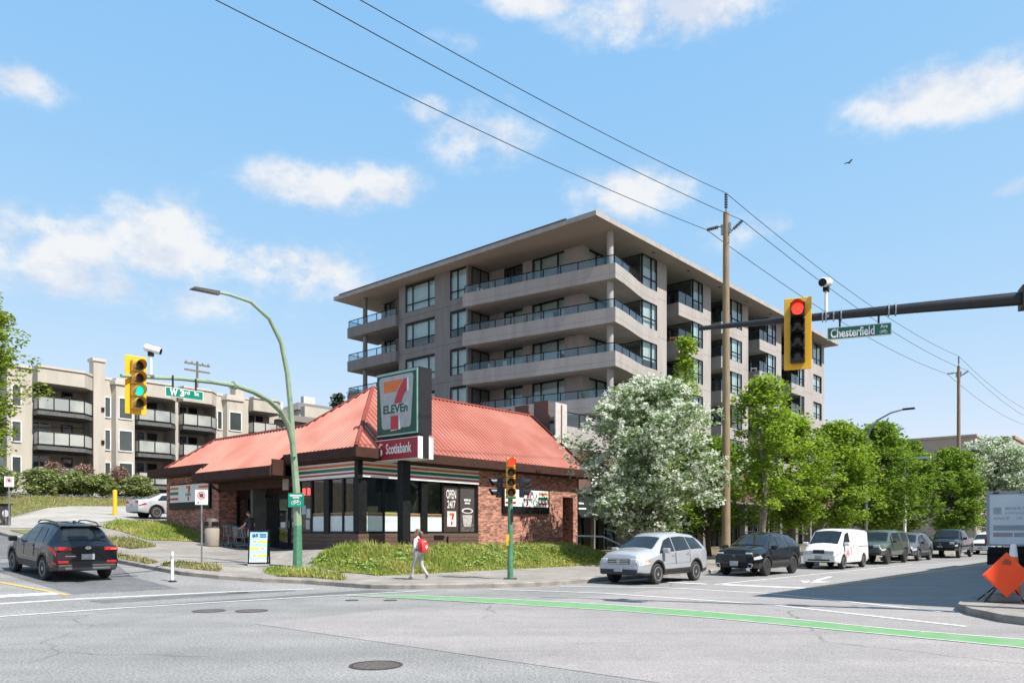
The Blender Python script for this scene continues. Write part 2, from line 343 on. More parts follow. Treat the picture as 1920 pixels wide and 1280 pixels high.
m_pave = sheet('concrete_pavement', [(7.6, -40), (240, -40), (240, 2.0), (60, 10.0), (24, 11.8), (17.3, 11.9), (14.1, 12.3), (11.0, 13.3), (7.7, 13.1)], ST, m_conc, step=6, off=.005, parent=road)
sheet('asphalt_patch', [(7.45, 18.15), (7.45, 20.7), (11.2, 20.3), (14.1, 19.4), (15.0, 16.9), (12.9, 17.3), (10.4, 17.65)], ST, m_asph2, step=1, off=.005, parent=road)
sheet('asphalt_lane', [(7.6, 20.8), (7.6, 60), (11.9, 60), (11.9, 30), (10.5, 25), (10.3, 20.5)], ST, m_asph2, step=1, off=.005, parent=road)
# far kerb polyline from the left street round the corner to the right street, then the near-right corner
KL = [(11.6, 60), (11.6, 42), (11.85, 30), (12.0, 25), (12.5, 23.4), (13.3, 22.1), (14.1, 21.2), (14.6, 20.1), (14.8, 18.6), (15.35, 17.7), (16.2, 17.1), (17.4, 16.2), (18.75, 15.5), (20.2, 15.3), (22.7, 15.35), (40, 14.5), (70, 13.0), (140, 10.0), (235, 6.0)]
KR = [(235, -3.6), (120, .4), (70, 2.2), (40, 3.3), (22, 3.75), (20.2, 3.75), (19.2, 3.62), (18.2, 3.2), (17.2, 2.5), (16.5, 1.4), (16.2, 0), (16.0, -6), (16, -45)]
def kerb(name, line, side, hf):
    P = []
    for i in range(len(line) - 1):
        a = Vector(line[i]); b = Vector(line[i + 1]); n = max(1, int((b - a).length / 1.2)) if (b - a).length < 40 else 12
        P += [a.lerp(b, k / n) for k in range(n)]
    P.append(Vector(line[-1])); mb = MB(); vs = []
    for i, p in enumerate(P):
        t = (P[min(i + 1, len(P) - 1)] - P[max(i - 1, 0)]).normalized(); n = Vector((-t.y, t.x)) * side
        drop = random.uniform(0, .012)
        for d, z in ((0, -.15), (0.0, .125 - drop), (.03, .152 - drop), (.16, .156), (.16, -.15)):
            q = p + n * d; vs.append(W(q.x, q.y, hf(q.x, q.y) + z))
    k = 5; fs = [(i * k + j, i * k + j + 1, (i + 1) * k + j + 1, (i + 1) * k + j) for i in range(len(P) - 1) for j in range(k - 1)]
    o = mb.add(vs, fs).build(name, m_kerb); return tag(o, kind='structure')
kerb('kerb', KL, 1, ST); kerb('kerb', KR, -1, ST)
def inset(line, d, side):
    out = []
    for i, p in enumerate(line):
        a = Vector(line[max(i - 1, 0)]); b = Vector(line[min(i + 1, len(line) - 1)]); t = (b - a).normalized(); n = Vector((-t.y, t.x)) * side * d; out.append((p[0] + n.x, p[1] + n.y))
    return out
KLi = inset(KL, .15, 1)
sheet('sidewalk', KLi[:-2] + [(140, 27), (90, 27), (60, 27), (40, 29), (36, 40), (36, 49), (19, 49), (19, 60)], lot, m_walk, step=.75)
sheet('sidewalk', inset(KR, .15, -1)[1:] + [(120, -45)], lambda a, b: .15, m_walk, step=6)
# lane behind the shop and its concrete apron
sheet('driveway', [(12.3, 44.6), (12.3, 49.6), (15.5, 51.5), (19, 55.4), (30, 57.8), (60, 57.8), (60, 42.6), (37, 42.6), (19.8, 42.7), (18.2, 42.9), (16, 43.6)], lot, m_drive, step=1, off=.02)
# lawns
def lawn(name, poly, hf, off=.03): return sheet(name, poly, hf, m_lawn, step=.4, off=off)
BANK = [(17.0, 20.9), (18.2, 20.75), (24, 20.7), (30, 20.6), (34, 20.6), (34.4, 25.3), (19.65, 25.3), (19.5, 24.9), (17.3, 24.6), (16.3, 23.6), (16.2, 22.0)]
lawn('lawn', BANK, lot)
lawn('lawn', [(12.05, 50.2), (12.05, 75), (21, 75), (23.5, 62.6), (30, 62.8), (30.0, 56.6), (19, 54.6)], lot)
lawn('lawn', [(12.2, 43.0), (12.2, 40.4), (13.4, 40.4), (13.4, 43.4)], lot)
lawn('lawn', [(16.4, 37.2), (19.5, 36.2), (19.5, 42.5), (17.2, 43.0), (15.9, 41.5)], lot)
lawn('lawn', [(14.0, 33.6), (15.4, 34.4), (15.6, 37.2), (14.5, 38.6), (13.8, 37.0)], lot)
lawn('verge', [(13.9, 22.2), (14.7, 21.5), (15.1, 20.3), (15.5, 21.2), (15.8, 23.2), (15.2, 24.4), (14.3, 23.6)], lot)
lawn('verge', [(12.25, 26.8), (12.7, 25.0), (13.0, 24.3), (13.4, 25.2), (13.5, 26.4), (12.9, 27.4)], lot)
lawn('verge', [(12.1, 27.6), (12.5, 27.8), (12.5, 31.5), (12.05, 31.5)], lot)
# painted markings
strip('crosswalk_line', [(-8, 18.1), (4.9, 18.05), (7.4, 18.05), (10.4, 17.65), (12.9, 17.25), (15.3, 16.75)], .14, ST, m_white, road, off=.012)
strip('crosswalk_line', [(-8, 20.75), (5.7, 20.75), (7.4, 20.75), (11.1, 20.35), (13.6, 19.75)], .14, ST, m_white, road, off=.012)
strip('crosswalk_line', [(17.0, 15.6), (17.7, 13.4), (18.0, 12.2), (17.65, 7.2), (15.9, 3.0)], .14, ST, m_white, road, off=.012)
strip('crosswalk_line', [(19.4, 14.9), (20.4, 13.2), (21.05, 12.0), (20.95, 8.9), (19.7, 6.2), (18.5, 3.95)], .14, ST, m_white, road, off=.012)
strip('stop_line', [(-1, 22.0), (7.35, 22.05)], .45, ST, m_white, road, off=.012)
strip('stop_line', [(23.35, 14.6), (23.4, 11.9)], .35, ST, m_white, road, off=.012)
strip('stop_line', [(23.5, 11.4), (23.65, 8.75)], .45, ST, m_white, road, off=.012)
strip('lane_line', [(23.4, 11.65), (45, 11.0)], .12, ST, m_white, road, off=.012)
strip('centre_line', [(7.45, 21.6), (6.9, 25.0), (6.55, 27), (6.2, 32), (6.2, 90)], .13, ST, m_yellow, road, off=.012)
strip('centre_line', [(23.7, 8.6), (27.7, 8.5), (44, 8.2), (75, 7.2), (160, 3.6)], .16, ST, m_yellow, road, off=.012)
gt = [(12.8, 17.1), (14.0, 15.75), (14.75, 13.2), (15.2, 10.2), (15.25, 8), (15.05, 6), (14.6, 3.9), (14.55, 1.9), (14.5, -4)]
gb = [(12.75, 17.05), (13.3, 14.9), (13.75, 12.2), (14.15, 9.2), (14.15, 7), (13.95, 5.4), (13.75, 3.6), (13.5, 1.8), (13.4, -4)]
sheet('bike_lane_paint', gt + gb[::-1], ST, m_green, step=2, off=.012, parent=road)
strip('bike_lane_line', gt, .06, ST, m_white, road, off=.016); strip('bike_lane_line', gb, .06, ST, m_white, road, off=.016)
def arrow():
    mb = MB(); z = .012
    for poly in ([(26.6, 9.62), (26.6, 9.78), (30.5, 10.45), (30.5, 10.25)], [(26.0, 9.7), (27.3, 9.15), (27.3, 9.62)], [(26.0, 9.7), (27.3, 9.78), (27.3, 10.3)]):
        vs = [W(a, b, z) for a, b in poly]; mb.add(vs, [tuple(range(len(poly)))])
    return mb.build('turn_arrow', m_white, road)
arrow()
# manhole covers: a ring, a lid and raised bars, each its own thing
m_iron = M('cast_iron', (.075, .068, .062), (.13, .11, .095), scale=14, rough=.55, metal=.6, bump=.3)
def manhole(a, b, r, label):
    e = empty('manhole_cover', W(a, b, street(b) + .006), TH, label, 'manhole cover', 'manhole covers set in the intersection')
    MB().lathe([(r, -.05), (r, .006), (r * .9, .006), (r * .9, -.004), (.001, -.004)], 28).build('rim', m_iron, e)
    mb = MB(); k = 7 if r > .3 else 4
    for i in range(-k, k + 1):
        x = i * r * .86 / k; h = math.sqrt(max(0, (r * .86) ** 2 - x * x))
        if h > .03:
            mb.box(x - r * .03, x + r * .03, -h, h, -.03, .004); mb.box(-h, h, x - r * .03, x + r * .03, -.03, .0035)
    mb.build('lid', M('worn_iron', (.19, .165, .145), (.12, .10, .09), scale=14, rough=.5, metal=.3), e)
manhole(6.31, 7.82, .34, 'large round iron manhole cover with a grid, nearest the camera')
manhole(8.31, 15.98, .34, 'left of two equal manhole covers below the white crosswalk line')
manhole(8.92, 15.28, .34, 'right of two equal manhole covers below the white crosswalk line')
manhole(11.98, 15.79, .17, 'small valve cover just below the pointed start of the green lane, left one')
manhole(12.61, 15.06, .17, 'small valve cover just below the green lane, right one')
manhole(11.29, 20.1, .30, 'manhole cover on the dark asphalt strip in front of the corner kerb')
# ================================================================ the convenience store
m_brick = brick_mat('red_brick', (.45, .175, .11), (.28, .11, .08), (.36, .29, .24))
m_roof = M('red_metal_roof', (.25, .06, .048), (.20, .05, .04), scale=.7, rough=.65, spec=.12)  # dark pan red, with the shade between ribs put into the colour
m_brown = M('brown_fascia', (.060, .028, .020), (.045, .022, .016), scale=3, rough=.7, spec=.2)
m_wood = M('brown_boards', (.13, .075, .055), (.085, .05, .038), scale=2, rough=.75, stretch=(1, 1, 8))
m_black = M('black_frame', (.007, .007, .008), (.012, .012, .013), scale=5, rough=.5, spec=.25)
m_wsign = M('sign_white', (.80, .80, .78), (.74, .74, .72), scale=2, rough=.4)
m_or = M('sign_orange', (.75, .16, .02), rough=.4); m_rd = M('sign_red', (.50, .025, .03), rough=.4); m_gr = M('sign_green', (.005, .16, .06), rough=.4)
m_dgr = M('sign_dark_green', (.004, .075, .035), rough=.45)
m_lgrey = M('sign_grey', (.42, .43, .44), rough=.5)
m_film = M('window_film', (.62, .70, .68), rough=.35, c2=(.56, .64, .63))
m_glass = glass('shop_glass', (.86, .92, .92), clear=.96)
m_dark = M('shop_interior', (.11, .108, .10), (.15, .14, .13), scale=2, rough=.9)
m_metal = M('galvanised', (.42, .43, .45), (.34, .35, .37), scale=8, rough=.42, metal=.85)
m_dmetal = M('dark_bronze', (.03, .028, .028), rough=.4, metal=.3)
store = empty('convenience_store', W(19.6, 25.4, 0), TH, 'brick corner convenience store with a steep red ribbed metal roof', 'store')
ZF = .92      # floor level
S = lambda: MB()
# walls
mb = S(); mb.box(7.06, 13.65, 0, .3, .2, 4.85); mb.box(14.6, 15, 0, .3, .2, 4.85); mb.box(13.65, 14.6, 0, .3, 3.62, 4.85); mb.box(14.7, 15, .3, 17, .2, 4.85)
mb.box(13.4, 13.65, .3, 1.3, .2, 3.9); mb.box(13.65, 14.7, 1.3, 1.5, .2, 3.9)
mb.build('brick_wall', m_brick, store)
mb = S(); mb.box(0, .3, 11.3, 17, .2, 4.85); mb.box(.3, 1.5, 11.3, 11.6, .2, 4.85); mb.box(.3, 14.7, 16.7, 17, .2, 4.85); mb.build('brick_wall', m_brick, store)
mb = S(); mb.box(13.85, 14.45, 1.22, 1.30, .95, 3.1); d = mb.build('door', M('grey_door', (.10, .07, .06), rough=.6), store)
S().box(13.92, 13.97, 1.17, 1.22, 1.9, 2.05).build('handle', m_metal, d)
# roof surfaces
E0, ZE, PK, ZP, QL, ZL = -.5, 5.1, 3.6, 8.5, 1.39, 6.67
rb = S()
rb.add([(E0, E0, ZE), (15.3, E0, ZE), (15.3, PK, ZP), (PK, PK, ZP)], [(0, 1, 2, 3)])
rb.add([(E0, E0, ZE), (PK, PK, ZP), (QL, 2 * PK - QL, ZL), (QL, 14.2, ZL), (E0, 16.1, ZE)], [(0, 1, 2, 3, 4)])
rb.add([(-1.15, 4.6, ZE - .54), (-1.15, 11.6, ZE - .54), (E0, 11.6, ZE), (E0, 4.6, ZE)], [(0, 1, 2, 3)])
rb.add([(PK, PK, ZP), (15.3, PK, ZP), (15.3, 7.7, ZE), (QL, 7.7, ZE), (QL, 2 * PK - QL, ZL)], [(0, 1, 2, 3, 4)])
rb.add([(E0, 16.1, ZE), (QL, 14.2, ZL), (14.7, 14.2, ZL), (15.3, 16.1, ZE)], [(0, 1, 2, 3)])
rb.add([(QL, 5.81, ZL), (QL, 14.2, ZL), (QL, 14.2, 5.3), (QL, 5.81, 5.3)], [(0, 1, 2, 3)])
rb.add([(QL, 7.7, 5.3), (15.2, 7.7, 5.3), (15.2, 14.2, 5.3), (QL, 14.2, 5.3)], [(0, 1, 2, 3)])
rb.add([(15.3, E0, ZE), (15.3, PK, ZP), (15.3, 7.7, ZE)], [(0, 1, 2)])
roof = rb.build('roof', m_roof, store)
mb = S(); k = .83
def rib(p0, p1, side, n, w=.066, h=.05):
    p0 = Vector(p0); p1 = Vector(p1); side = Vector(side) * w; n = Vector(n) * h
    mb.add([p0 - side, p0 + side, p1 + side, p1 - side, p0 - side * .5 + n, p0 + side * .5 + n, p1 + side * .5 + n, p1 - side * .5 + n], [(0, 1, 5, 4), (1, 2, 6, 5), (2, 3, 7, 6), (3, 0, 4, 7), (4, 5, 6, 7)])
nr = Vector((0, -k, 1)).normalized(); nl = Vector((-k, 0, 1)).normalized()
x = E0 + .1
while x < 15.25:
    yt = min(PK, x) if x > E0 else E0
    if yt - E0 > .1: rib((x, E0, ZE), (x, yt, ZE + k * (yt - E0)), (1, 0, 0), nr)
    x += .27
y = E0 + .1
while y < 16.0:
    if y < PK: xt = y
    elif y < 2 * PK - QL: xt = 2 * PK - y
    elif y < 14.2: xt = QL
    else: xt = QL - (y - 14.2)
    xs = -1.15 if 4.7 < y < 11.5 else E0
    if xt - xs > .1: rib((xs, y, ZE + k * (xs - E0)), (xt, y, ZE + k * (xt - E0)), (0, 1, 0), nl)
    y += .27
o = mb.build('roof_ribs', M('lit_rib_paint', (.48, .215, .165), (.37, .135, .10), scale=.45, rough=.6, spec=.15), roof); o['kind'] = 'stuff'  # paler than the pans: light-and-shade striping painted in, plus weathered mottling
mb = S().tube([(E0, E0, ZE + .05), (PK, PK, ZP + .05)], .09, 6).tube([(PK, PK, ZP + .04), (15.3, PK, ZP + .04)], .09, 6).tube([(PK, PK, ZP + .04), (QL, 2 * PK - QL, ZL + .04), (QL, 14.2, ZL + .04), (E0, 16.1, ZE + .04)], .08, 6)
mb.build('ridge_cap', m_roof, roof)
mb = S(); mb.add([(15.32, E0, ZE - .15), (15.42, E0, ZE - .15), (15.42, PK, ZP - .15), (15.32, PK, ZP - .15), (15.32, E0, ZE + .12), (15.42, E0, ZE + .12), (15.42, PK, ZP + .12), (15.32, PK, ZP + .12)], [(0, 1, 2, 3), (4, 7, 6, 5), (0, 4, 5, 1), (1, 5, 6, 2), (2, 6, 7, 3), (3, 7, 4, 0)])
mb.build('verge_board', m_brown, roof)
mb = S(); mb.add([(15.0, 0, 4.8), (15.0, 7.5, 4.8), (15.0, 3.6, 8.3)], [(0, 1, 2)]); mb.build('gable_wall', m_brick, store)
# fascia boards: each run its own board
for (x0, x1, y0, y1, z0, z1) in ((E0, 15.5, E0 - .08, E0, 4.72, 5.12), (E0 - .08, E0, E0 - .08, 4.6, 4.72, 5.12), (-1.23, -1.15, 4.6, 11.6, 4.2, 4.62), (-1.15, E0, 4.52, 4.6, 4.2, 4.9), (E0 - .3, E0 - .22, 11.3, 17.6, 4.72, 5.12), (E0 - .22, E0 + .1, 11.22, 11.3, 4.4, 5.12), (15.42, 15.5, E0, 9, 4.72, 5.12)):
    S().box(x0, x1, y0, y1, z0, z1).build('fascia_board', m_brown, store)
mb = S(); mb.box(E0, 15.4, E0, .0, 4.66, 4.72); mb.box(E0, 0, 0, 4.6, 4.66, 4.72); mb.box(-1.15, 1.0, 4.6, 11.3, 4.14, 4.2); mb.box(E0 - .22, 0, 11.3, 17.5, 4.66, 4.72); mb.box(0, 15, 0, 17, 4.86, 4.95); mb.build('soffit', m_brown, store)
# shopfront frames, panes, film and boards on the right-hand front (y = 0) and on the left-hand front (x = 0)
def pane_r(x0, x1, z0=1.74, z1=3.95):
    p = S().box(x0, x1, .10, .115, z0, z1).build('window_pane', m_glass, store); return p
def pane_l(y0, y1, z0=1.74, z1=3.95):
    p = S().box(.10, .115, y0, y1, z0, z1).build('window_pane', m_glass, store); return p
stripe_c = (M('film_red', (.55, .12, .09)), M('film_green', (.05, .25, .15)), M('film_orange', (.7, .3, .1)))
def film_r(par, x0, x1):
    S().box(x0 + .01, x1 - .01, .085, .095, 1.76, 2.40).build('window_film', m_film, par)
    for i, mm in enumerate(stripe_c): S().box(x0 + .01, x1 - .01, .084, .094, 2.42 + i * .045, 2.445 + i * .045).build('film_stripe', mm, par)
def film_l(par, y0, y1):
    S().box(.085, .095, y0 + .01, y1 - .01, 1.76, 2.40).build('window_film', m_film, par)
    for i, mm in enumerate(stripe_c): S().box(.084, .094, y0 + .01, y1 - .01, 2.42 + i * .045, 2.445 + i * .045).build('film_stripe', mm, par)
for (x0, x1) in ((.42, 1.32), (1.42, 2.38), (2.46, 3.44), (3.80, 4.74)):
    p = pane_r(x0, x1); film_r(p, x0, x1)
for (y0, y1) in ((.42, 1.06), (1.18, 2.04), (2.40, 3.32)):
    p = pane_l(y0, y1); film_l(p, y0, y1)
poster_pane = pane_l(3.45, 4.25)
for (x0, x1) in ((0.0, .42), (1.32, 1.42), (2.38, 2.46), (3.44, 3.80), (4.74, 4.86), (5.78, 5.90), (6.84, 7.05)):
    S().box(x0, x1, .0 if x1 - x0 > .3 else .05, .2, 1.0, 4.66).build('mullion', m_black, store)
for (y0, y1) in ((.2, .42), (1.06, 1.18), (2.04, 2.40), (3.32, 3.45), (4.25, 4.5)):
    S().box(.0 if y1 - y0 > .3 else .05, .2, y0, y1, 1.0, 4.66).build('mullion', m_black, store)
mb = S(); mb.box(.0, 7.05, .02, .2, 1.66, 1.74); mb.box(.02, .2, .2, 4.5, 1.66, 1.74); mb.box(0, 7.05, .06, .25, 3.95, 4.66); mb.box(.06, .25, .25, 4.5, 3.95, 4.66); mb.build('window_frame', m_black, store)
for i in range(5):
    z0 = .86 + i * .16
    S().box(-.03, 7.05, -.03, .02, z0, z0 + .145).build('cladding_board', m_wood, store)
    S().box(-.03, .02, .02, 4.5, z0, z0 + .145).build('cladding_board', m_wood, store)
mb = S(); mb.box(0, 7.06, .02, .3, .2, 1.66); mb.box(.02, .3, .3, 4.5, .2, 1.66); mb.build('plinth', M('plinth_concrete', (.16, .15, .14), rough=.9), store)
S().box(4.15, 4.75, -.07, -.03, 1.42, 1.58).build('vent_slot', m_black, store); S().tube([(4.95, -.1, 1.55), (4.95, -.1, 1.2)], .03, 8).build('hose_tap', m_black, store)
# striped sign band above the windows, one board per front with its stripes
def band_r(x0, x1):
    b = S().box(x0, x1, -.10, .05, 3.98, 4.62).build('sign_band', m_wsign, store)
    for z0, z1, mm in ((4.43, 4.53, m_or), (4.24, 4.37, m_gr), (4.09, 4.17, m_rd)): S().box(x0 + .0, x1, -.106, -.098, z0, z1).build('band_stripe', mm, b)
def band_l(y0, y1):
    b = S().box(-.10, .05, y0, y1, 3.98, 4.62).build('sign_band', m_wsign, store)
    for z0, z1, mm in ((4.43, 4.53, m_or), (4.24, 4.37, m_gr), (4.09, 4.17, m_rd)): S().box(-.106, -.098, y0, y1, z0, z1).build('band_stripe', mm, b)
band_r(.12, 7.0); band_l(.12, 4.45)
S().box(-.12, .12, -.12, .12, 3.9, 4.66).build('corner_post', m_black, store)
# posters in the two solid bays: OPEN 24/7 and the coffee cup
m_pbrown = M('poster_brown', (.055, .034, .03), rough=.5); m_cream = M('poster_white', (.72, .71, .68), rough=.5)
po = S().box(4.86, 5.78, .06, .12, 1.74, 3.85).build('window_poster', m_pbrown, store)
shift(lettering('OPEN', .62, .42, bold=.015), 5.0, .055, 3.25).build('lettering', m_cream, po); shift(lettering('24/7', .52, .36, bold=.015), 5.06, .055, 2.82).build('lettering', m_cream, po)
S().box(5.05, 5.62, .045, .056, 1.98, 2.68).build('poster_card', m_cream, po)
# little numeral on the card
def seven(w, h, mats=(m_or, m_rd), ox=0, oz=0, d=.006):
    a = S().add([(ox + .0 * w, -d, oz + .62 * h), (ox + .86 * w, -d, oz + 1.0 * h), (ox + 0 * w, -d, oz + 1.0 * h), (ox + .60 * w, -d, oz + .62 * h)], [(0, 3, 1, 2)])
    pr = [(1.0, 1.0), (.88, 1.0), (.72, .82), (.60, .62), (.50, .40), (.42, .0), (.82, .0), (.86, .30), (1.0, .56)]
    pts = [(ox + x * w, -d - .003, oz + z * h) for x, z in pr]
    b = S().add(pts, [tuple(range(len(pts)))])
    return a, b
for mbx, mm in zip(seven(.28, .3, ox=5.2, oz=2.3), (m_or, m_rd)): shift(mbx, 0, .045, 0).build('numeral', mm, po)
shift(S().box(5.28, 5.38, -.01, 0, 2.06, 2.22), 0, .045, 0).build('numeral', m_rd, po)
pc = S().box(5.90, 6.84, .06, .12, 1.74, 3.85).build('window_poster', M('poster_slate', (.07, .06, .058), rough=.5), store)
S().box(6.15, 6.42, .05, .056, 3.18, 3.27).build('print_bar', m_cream, pc); S().box(6.46, 6.58, .05, .056, 3.18, 3.27).build('print_bar', m_cream, pc); S().box(6.19, 6.33, .05, .056, 3.04, 3.12).build('print_bar', m_cream, pc); S().box(6.36, 6.53, .05, .056, 3.04, 3.12).build('print_bar', m_cream, pc)
cup = S(); cup.lathe([(.26, 0), (.36, .03), (.40, .04), (.40, .02)], 20, c=(0, 0, .86)); 
pl = [(-.24, 0), (.24, 0), (.33, .55), (-.33, .55)]
cup2 = S().add([(x + 6.37, .05, z + 1.98) for x, z in pl], [(0, 1, 2, 3)]); cup2.build('cup_print', M('cup_print', (.30, .27, .25), (.50, .47, .44), scale=14, rough=.6), pc)
el = [(6.37 + .38 * math.cos(t * math.pi / 12), .048, 2.72 + .13 * math.sin(t * math.pi / 12)) for t in range(24)]; S().add(el, [tuple(range(24))]).build('cup_print', m_cream, pc)
el = [(6.37 + .29 * math.cos(t * math.pi / 12), .046, 2.72 + .08 * math.sin(t * math.pi / 12)) for t in range(24)]; S().add(el, [tuple(range(24))]).build('cup_print', m_pbrown, pc)
mb = S(); rr = random.Random(4)
for i in range(60):
    x = rr.uniform(5.93, 6.8); z = 1.78 + rr.random() ** 2 * .35; s_ = rr.uniform(.015, .035); mb.add([(x - s_, .05, z), (x, .05, z - s_), (x + s_, .05, z), (x, .05, z + s_)], [(0, 1, 2, 3)])
o = mb.build('bean_print', M('bean_print', (.28, .2, .15)), pc); o['kind'] = 'stuff'
# interior seen through the panes
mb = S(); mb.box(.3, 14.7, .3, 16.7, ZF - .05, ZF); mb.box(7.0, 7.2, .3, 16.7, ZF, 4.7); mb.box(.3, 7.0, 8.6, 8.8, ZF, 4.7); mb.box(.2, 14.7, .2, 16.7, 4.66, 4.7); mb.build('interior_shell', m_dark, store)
m_goods = M('goods', (.35, .12, .08), (.12, .22, .30), scale=9, rough=.6, detail=2, lo=.45, hi=.55, island=.5)
for i, (x0, y0, x1, y1) in enumerate(((1.5, 1.6, 2.0, 7.5), (3.0, 1.6, 3.5, 7.5), (4.5, 1.8, 5.2, 7.0))):
    mb = S(); 
    for s in range(4):
        z = ZF + .3 + s * .38; mb.box(x0, x1, y0, y1, z, z + .03, 0)
        yy = y0
        while yy < y1 - .3:
            w_ = .12 + random.random() * .2; mb.box(x0 + .04, x1 - .04, yy, yy + w_, z + .03, z + .12 + random.random() * .2, 1); yy += w_ + .03
    o = mb.build('shop_shelf', [m_dark, m_goods], store)
S().box(.75, 1.25, .3, .6, 2.5, 2.8).build('carton', M('carton', (.42, .28, .14), rough=.9), store); S().box(1.5, 2.3, .32, .5, 2.44, 2.58).build('shelf_strip', M('lime_strip', (.36, .55, .02), rough=.5), store)
# entrance recess: frames, doors, panes, header
XR = 1.0
mb = S(); mb.box(XR + .02, XR + .25, 4.5, 11.3, 3.55, 4.66); mb.box(-.02, .1, 4.5, 11.3, 3.75, 4.14); mb.box(.1, XR, 4.48, 4.6, ZF - .4, 4.66); mb.build('entrance_header', m_brown, store)
mb = S(); mb.box(-.06, -.02, 5.0, 5.45, 3.62, 4.12)
for i in range(7): mb.box(-.075, -.06, 5.03, 5.42, 3.66 + i * .062, 3.70 + i * .062)
mb.build('vent_grille', M('vent_paint', (.42, .36, .32), rough=.6), store)
mb = S()
for y0 in (4.62, 5.5, 7.55, 7.7, 8.75, 9.7, 10.2, 11.2): mb.box(XR - .03, XR + .1, y0, y0 + .1, ZF, 3.55)
mb.box(XR - .03, XR + .1, 4.6, 11.3, 3.42, 3.55); mb.box(XR - .03, XR + .1, 4.6, 11.3, ZF - .3, ZF + .12); mb.build('entrance_frame', m_black, store)
for (y0, y1) in ((4.72, 5.5), (7.8, 8.75), (8.85, 9.7), (9.8, 10.2), (10.3, 11.2)):
    S().box(XR + .02, XR + .035, y0, y1, ZF + .12, 3.42).build('window_pane', m_glass, store)
for (y0, y1, hy) in ((5.6, 6.55, 6.47), (6.6, 7.55, 6.66)):
    d = S(); 
    for (p, q, r_, s_) in ((y0, y1, ZF + .1, ZF + .3), (y0, y1, 3.3, 3.42), (y0, y0 + .08, ZF + .3, 3.3), (y1 - .08, y1, ZF + .3, 3.3)): d.box(XR - .01, XR + .05, p, q, r_, s_)
    d = d.build('door', m_black, store); S().box(XR + .015, XR + .03, y0 + .08, y1 - .08, ZF + .3, 3.3).build('pane', m_glass, d)
    S().tube([(XR - .02, hy, 1.9), (XR - .07, hy, 1.95), (XR - .07, hy, 2.25), (XR - .02, hy, 2.3)], .015, 6).build('handle', m_metal, d)
    S().box(XR - .004, XR + .012, (y0 + y1) / 2 - .2, (y0 + y1) / 2 + .2, 1.95, 2.2).build('sticker', m_wsign, d)
m_neon = M('neon_red', (.5, .02, .02), emit=(1, .05, .05), estr=2.2)
w = S().box(.12, .14, 3.5, 4.2, 3.2, 3.85).build('neon_panel', m_black, store)
for yy in (3.55, 3.9):
    S().box(.105, .12, yy, yy + .22, 3.35, 3.65).build('neon_sign', m_neon, w)
for i, (yy, z, cc) in enumerate(((3.5, 2.35, (.5, .52, .5)), (3.85, 2.5, (.4, .45, .55)), (3.55, 1.85, (.45, .4, .4)))): S().box(.09, .1, yy, yy + .3, z, z + .4).build('sticker', M('sticker%d' % i, cc, rough=.5), poster_pane)
# gutter, downpipe, brick planter wall at the far end
S().tube([(-.35, 11.5, 4.2), (-.35, 11.2, 3.95), (-.1, 11.1, 3.8), (-.06, 11.1, 3.7)], .05, 8).build('downpipe', m_black, store)
S().box(15.03, 15.18, .05, .2, .3, 4.7).build('downpipe', m_dmetal, store)
# wall signs: a black cabinet, a white face, bars and the numeral with its word
def wall_sign(mat_xf, w, h, bar_side):
    par = S().box(0, w, -.12, 0, 0, h).xf(mat_xf).build('wall_sign', m_black, store)
    def put(mb, nm, mm): mb.xf(mat_xf).build(nm, mm, par)
    z0 = h * .27; z1 = h * .95; hh = z1 - z0
    put(S().box(.12, w - .12, -.13, -.118, z0, z1), 'sign_face', m_wsign)
    for (x0, x1) in ((.16, .16 + w * .21), (w - .16 - w * .21, w - .16)):
        for f0, f1, mm in ((.74, .88, m_or), (.44, .62, m_gr), (.14, .27, m_rd)): put(S().box(x0, x1, -.135, -.129, z0 + hh * f0, z0 + hh * f1), 'sign_bar', mm)
    s = hh * .95; ox = w / 2 - s * .28
    for mbx, mm in zip(seven(s * .52, s * .42, ox=ox, oz=z0 + hh * .53), (m_or, m_rd)): put(shift(mbx, 0, -.13, 0), 'numeral', mm)
    put(S().box(ox + s * .2, ox + s * .36, -.137, -.13, z0 + hh * .08, z0 + hh * .33), 'numeral', m_rd)
    put(shift(lettering('ELEVEn', s * .66, s * .14, bold=.03), ox - s * .06, -.136, z0 + hh * .365), 'lettering', m_dgr)
wall_sign(Matrix.Translation((8.7, 0, 2.68)), 3.66, 1.24, 0)
wall_sign(Matrix.Translation((0, 16.45, 2.95)) @ Matrix.Rotation(-math.pi / 2, 4, 'Z'), 4.45, 1.35, 0)
# ---------------------------------------------------------------- pylon sign
PY = W(20.72, 23.9, 0); zg = 0.95
pyl = empty('pylon_sign', W(20.72, 23.9, zg), TH, 'tall green and white pylon sign with a red bank panel below, on a black post', 'sign')
S().box(-.20, .20, -.17, .17, -.4, 3.65).build('post', M('black_post', (.007, .007, .008), (.015, .015, .015), scale=6, rough=.5, spec=.25), pyl)
LX = Matrix.Translation((-.36, 1.25, 0)) @ Matrix.Rotation(-math.pi / 2, 4, 'Z')       # face towards -x
m_cab = M('cabinet_grey', (.025, .025, .028), rough=.5, spec=.2)
cab = S().box(-.34, .34, -1.28, 1.28, 4.62, 7.25).build('cabinet', m_cab, pyl)
def pyl_put(mb, nm, mm, par=cab): return mb.xf(LX).build(nm, mm, par)
WF, Z0, HF = 2.5, 4.66, 2.55
pyl_put(S().box(0, WF, -.01, .03, Z0, Z0 + HF), 'sign_face', m_dgr)
pyl_put(S().box(0, WF, -.03, .0, Z0 + HF - .09, Z0 + HF).box(0, WF, -.03, .0, Z0, Z0 + .06).box(WF - .07, WF, -.03, 0, Z0 + .06, Z0 + HF - .09), 'sign_trim', M('trim_pale_green', (.30, .48, .40), rough=.4))
def N2(x, z): return (x * WF, -.02, Z0 + z * HF)
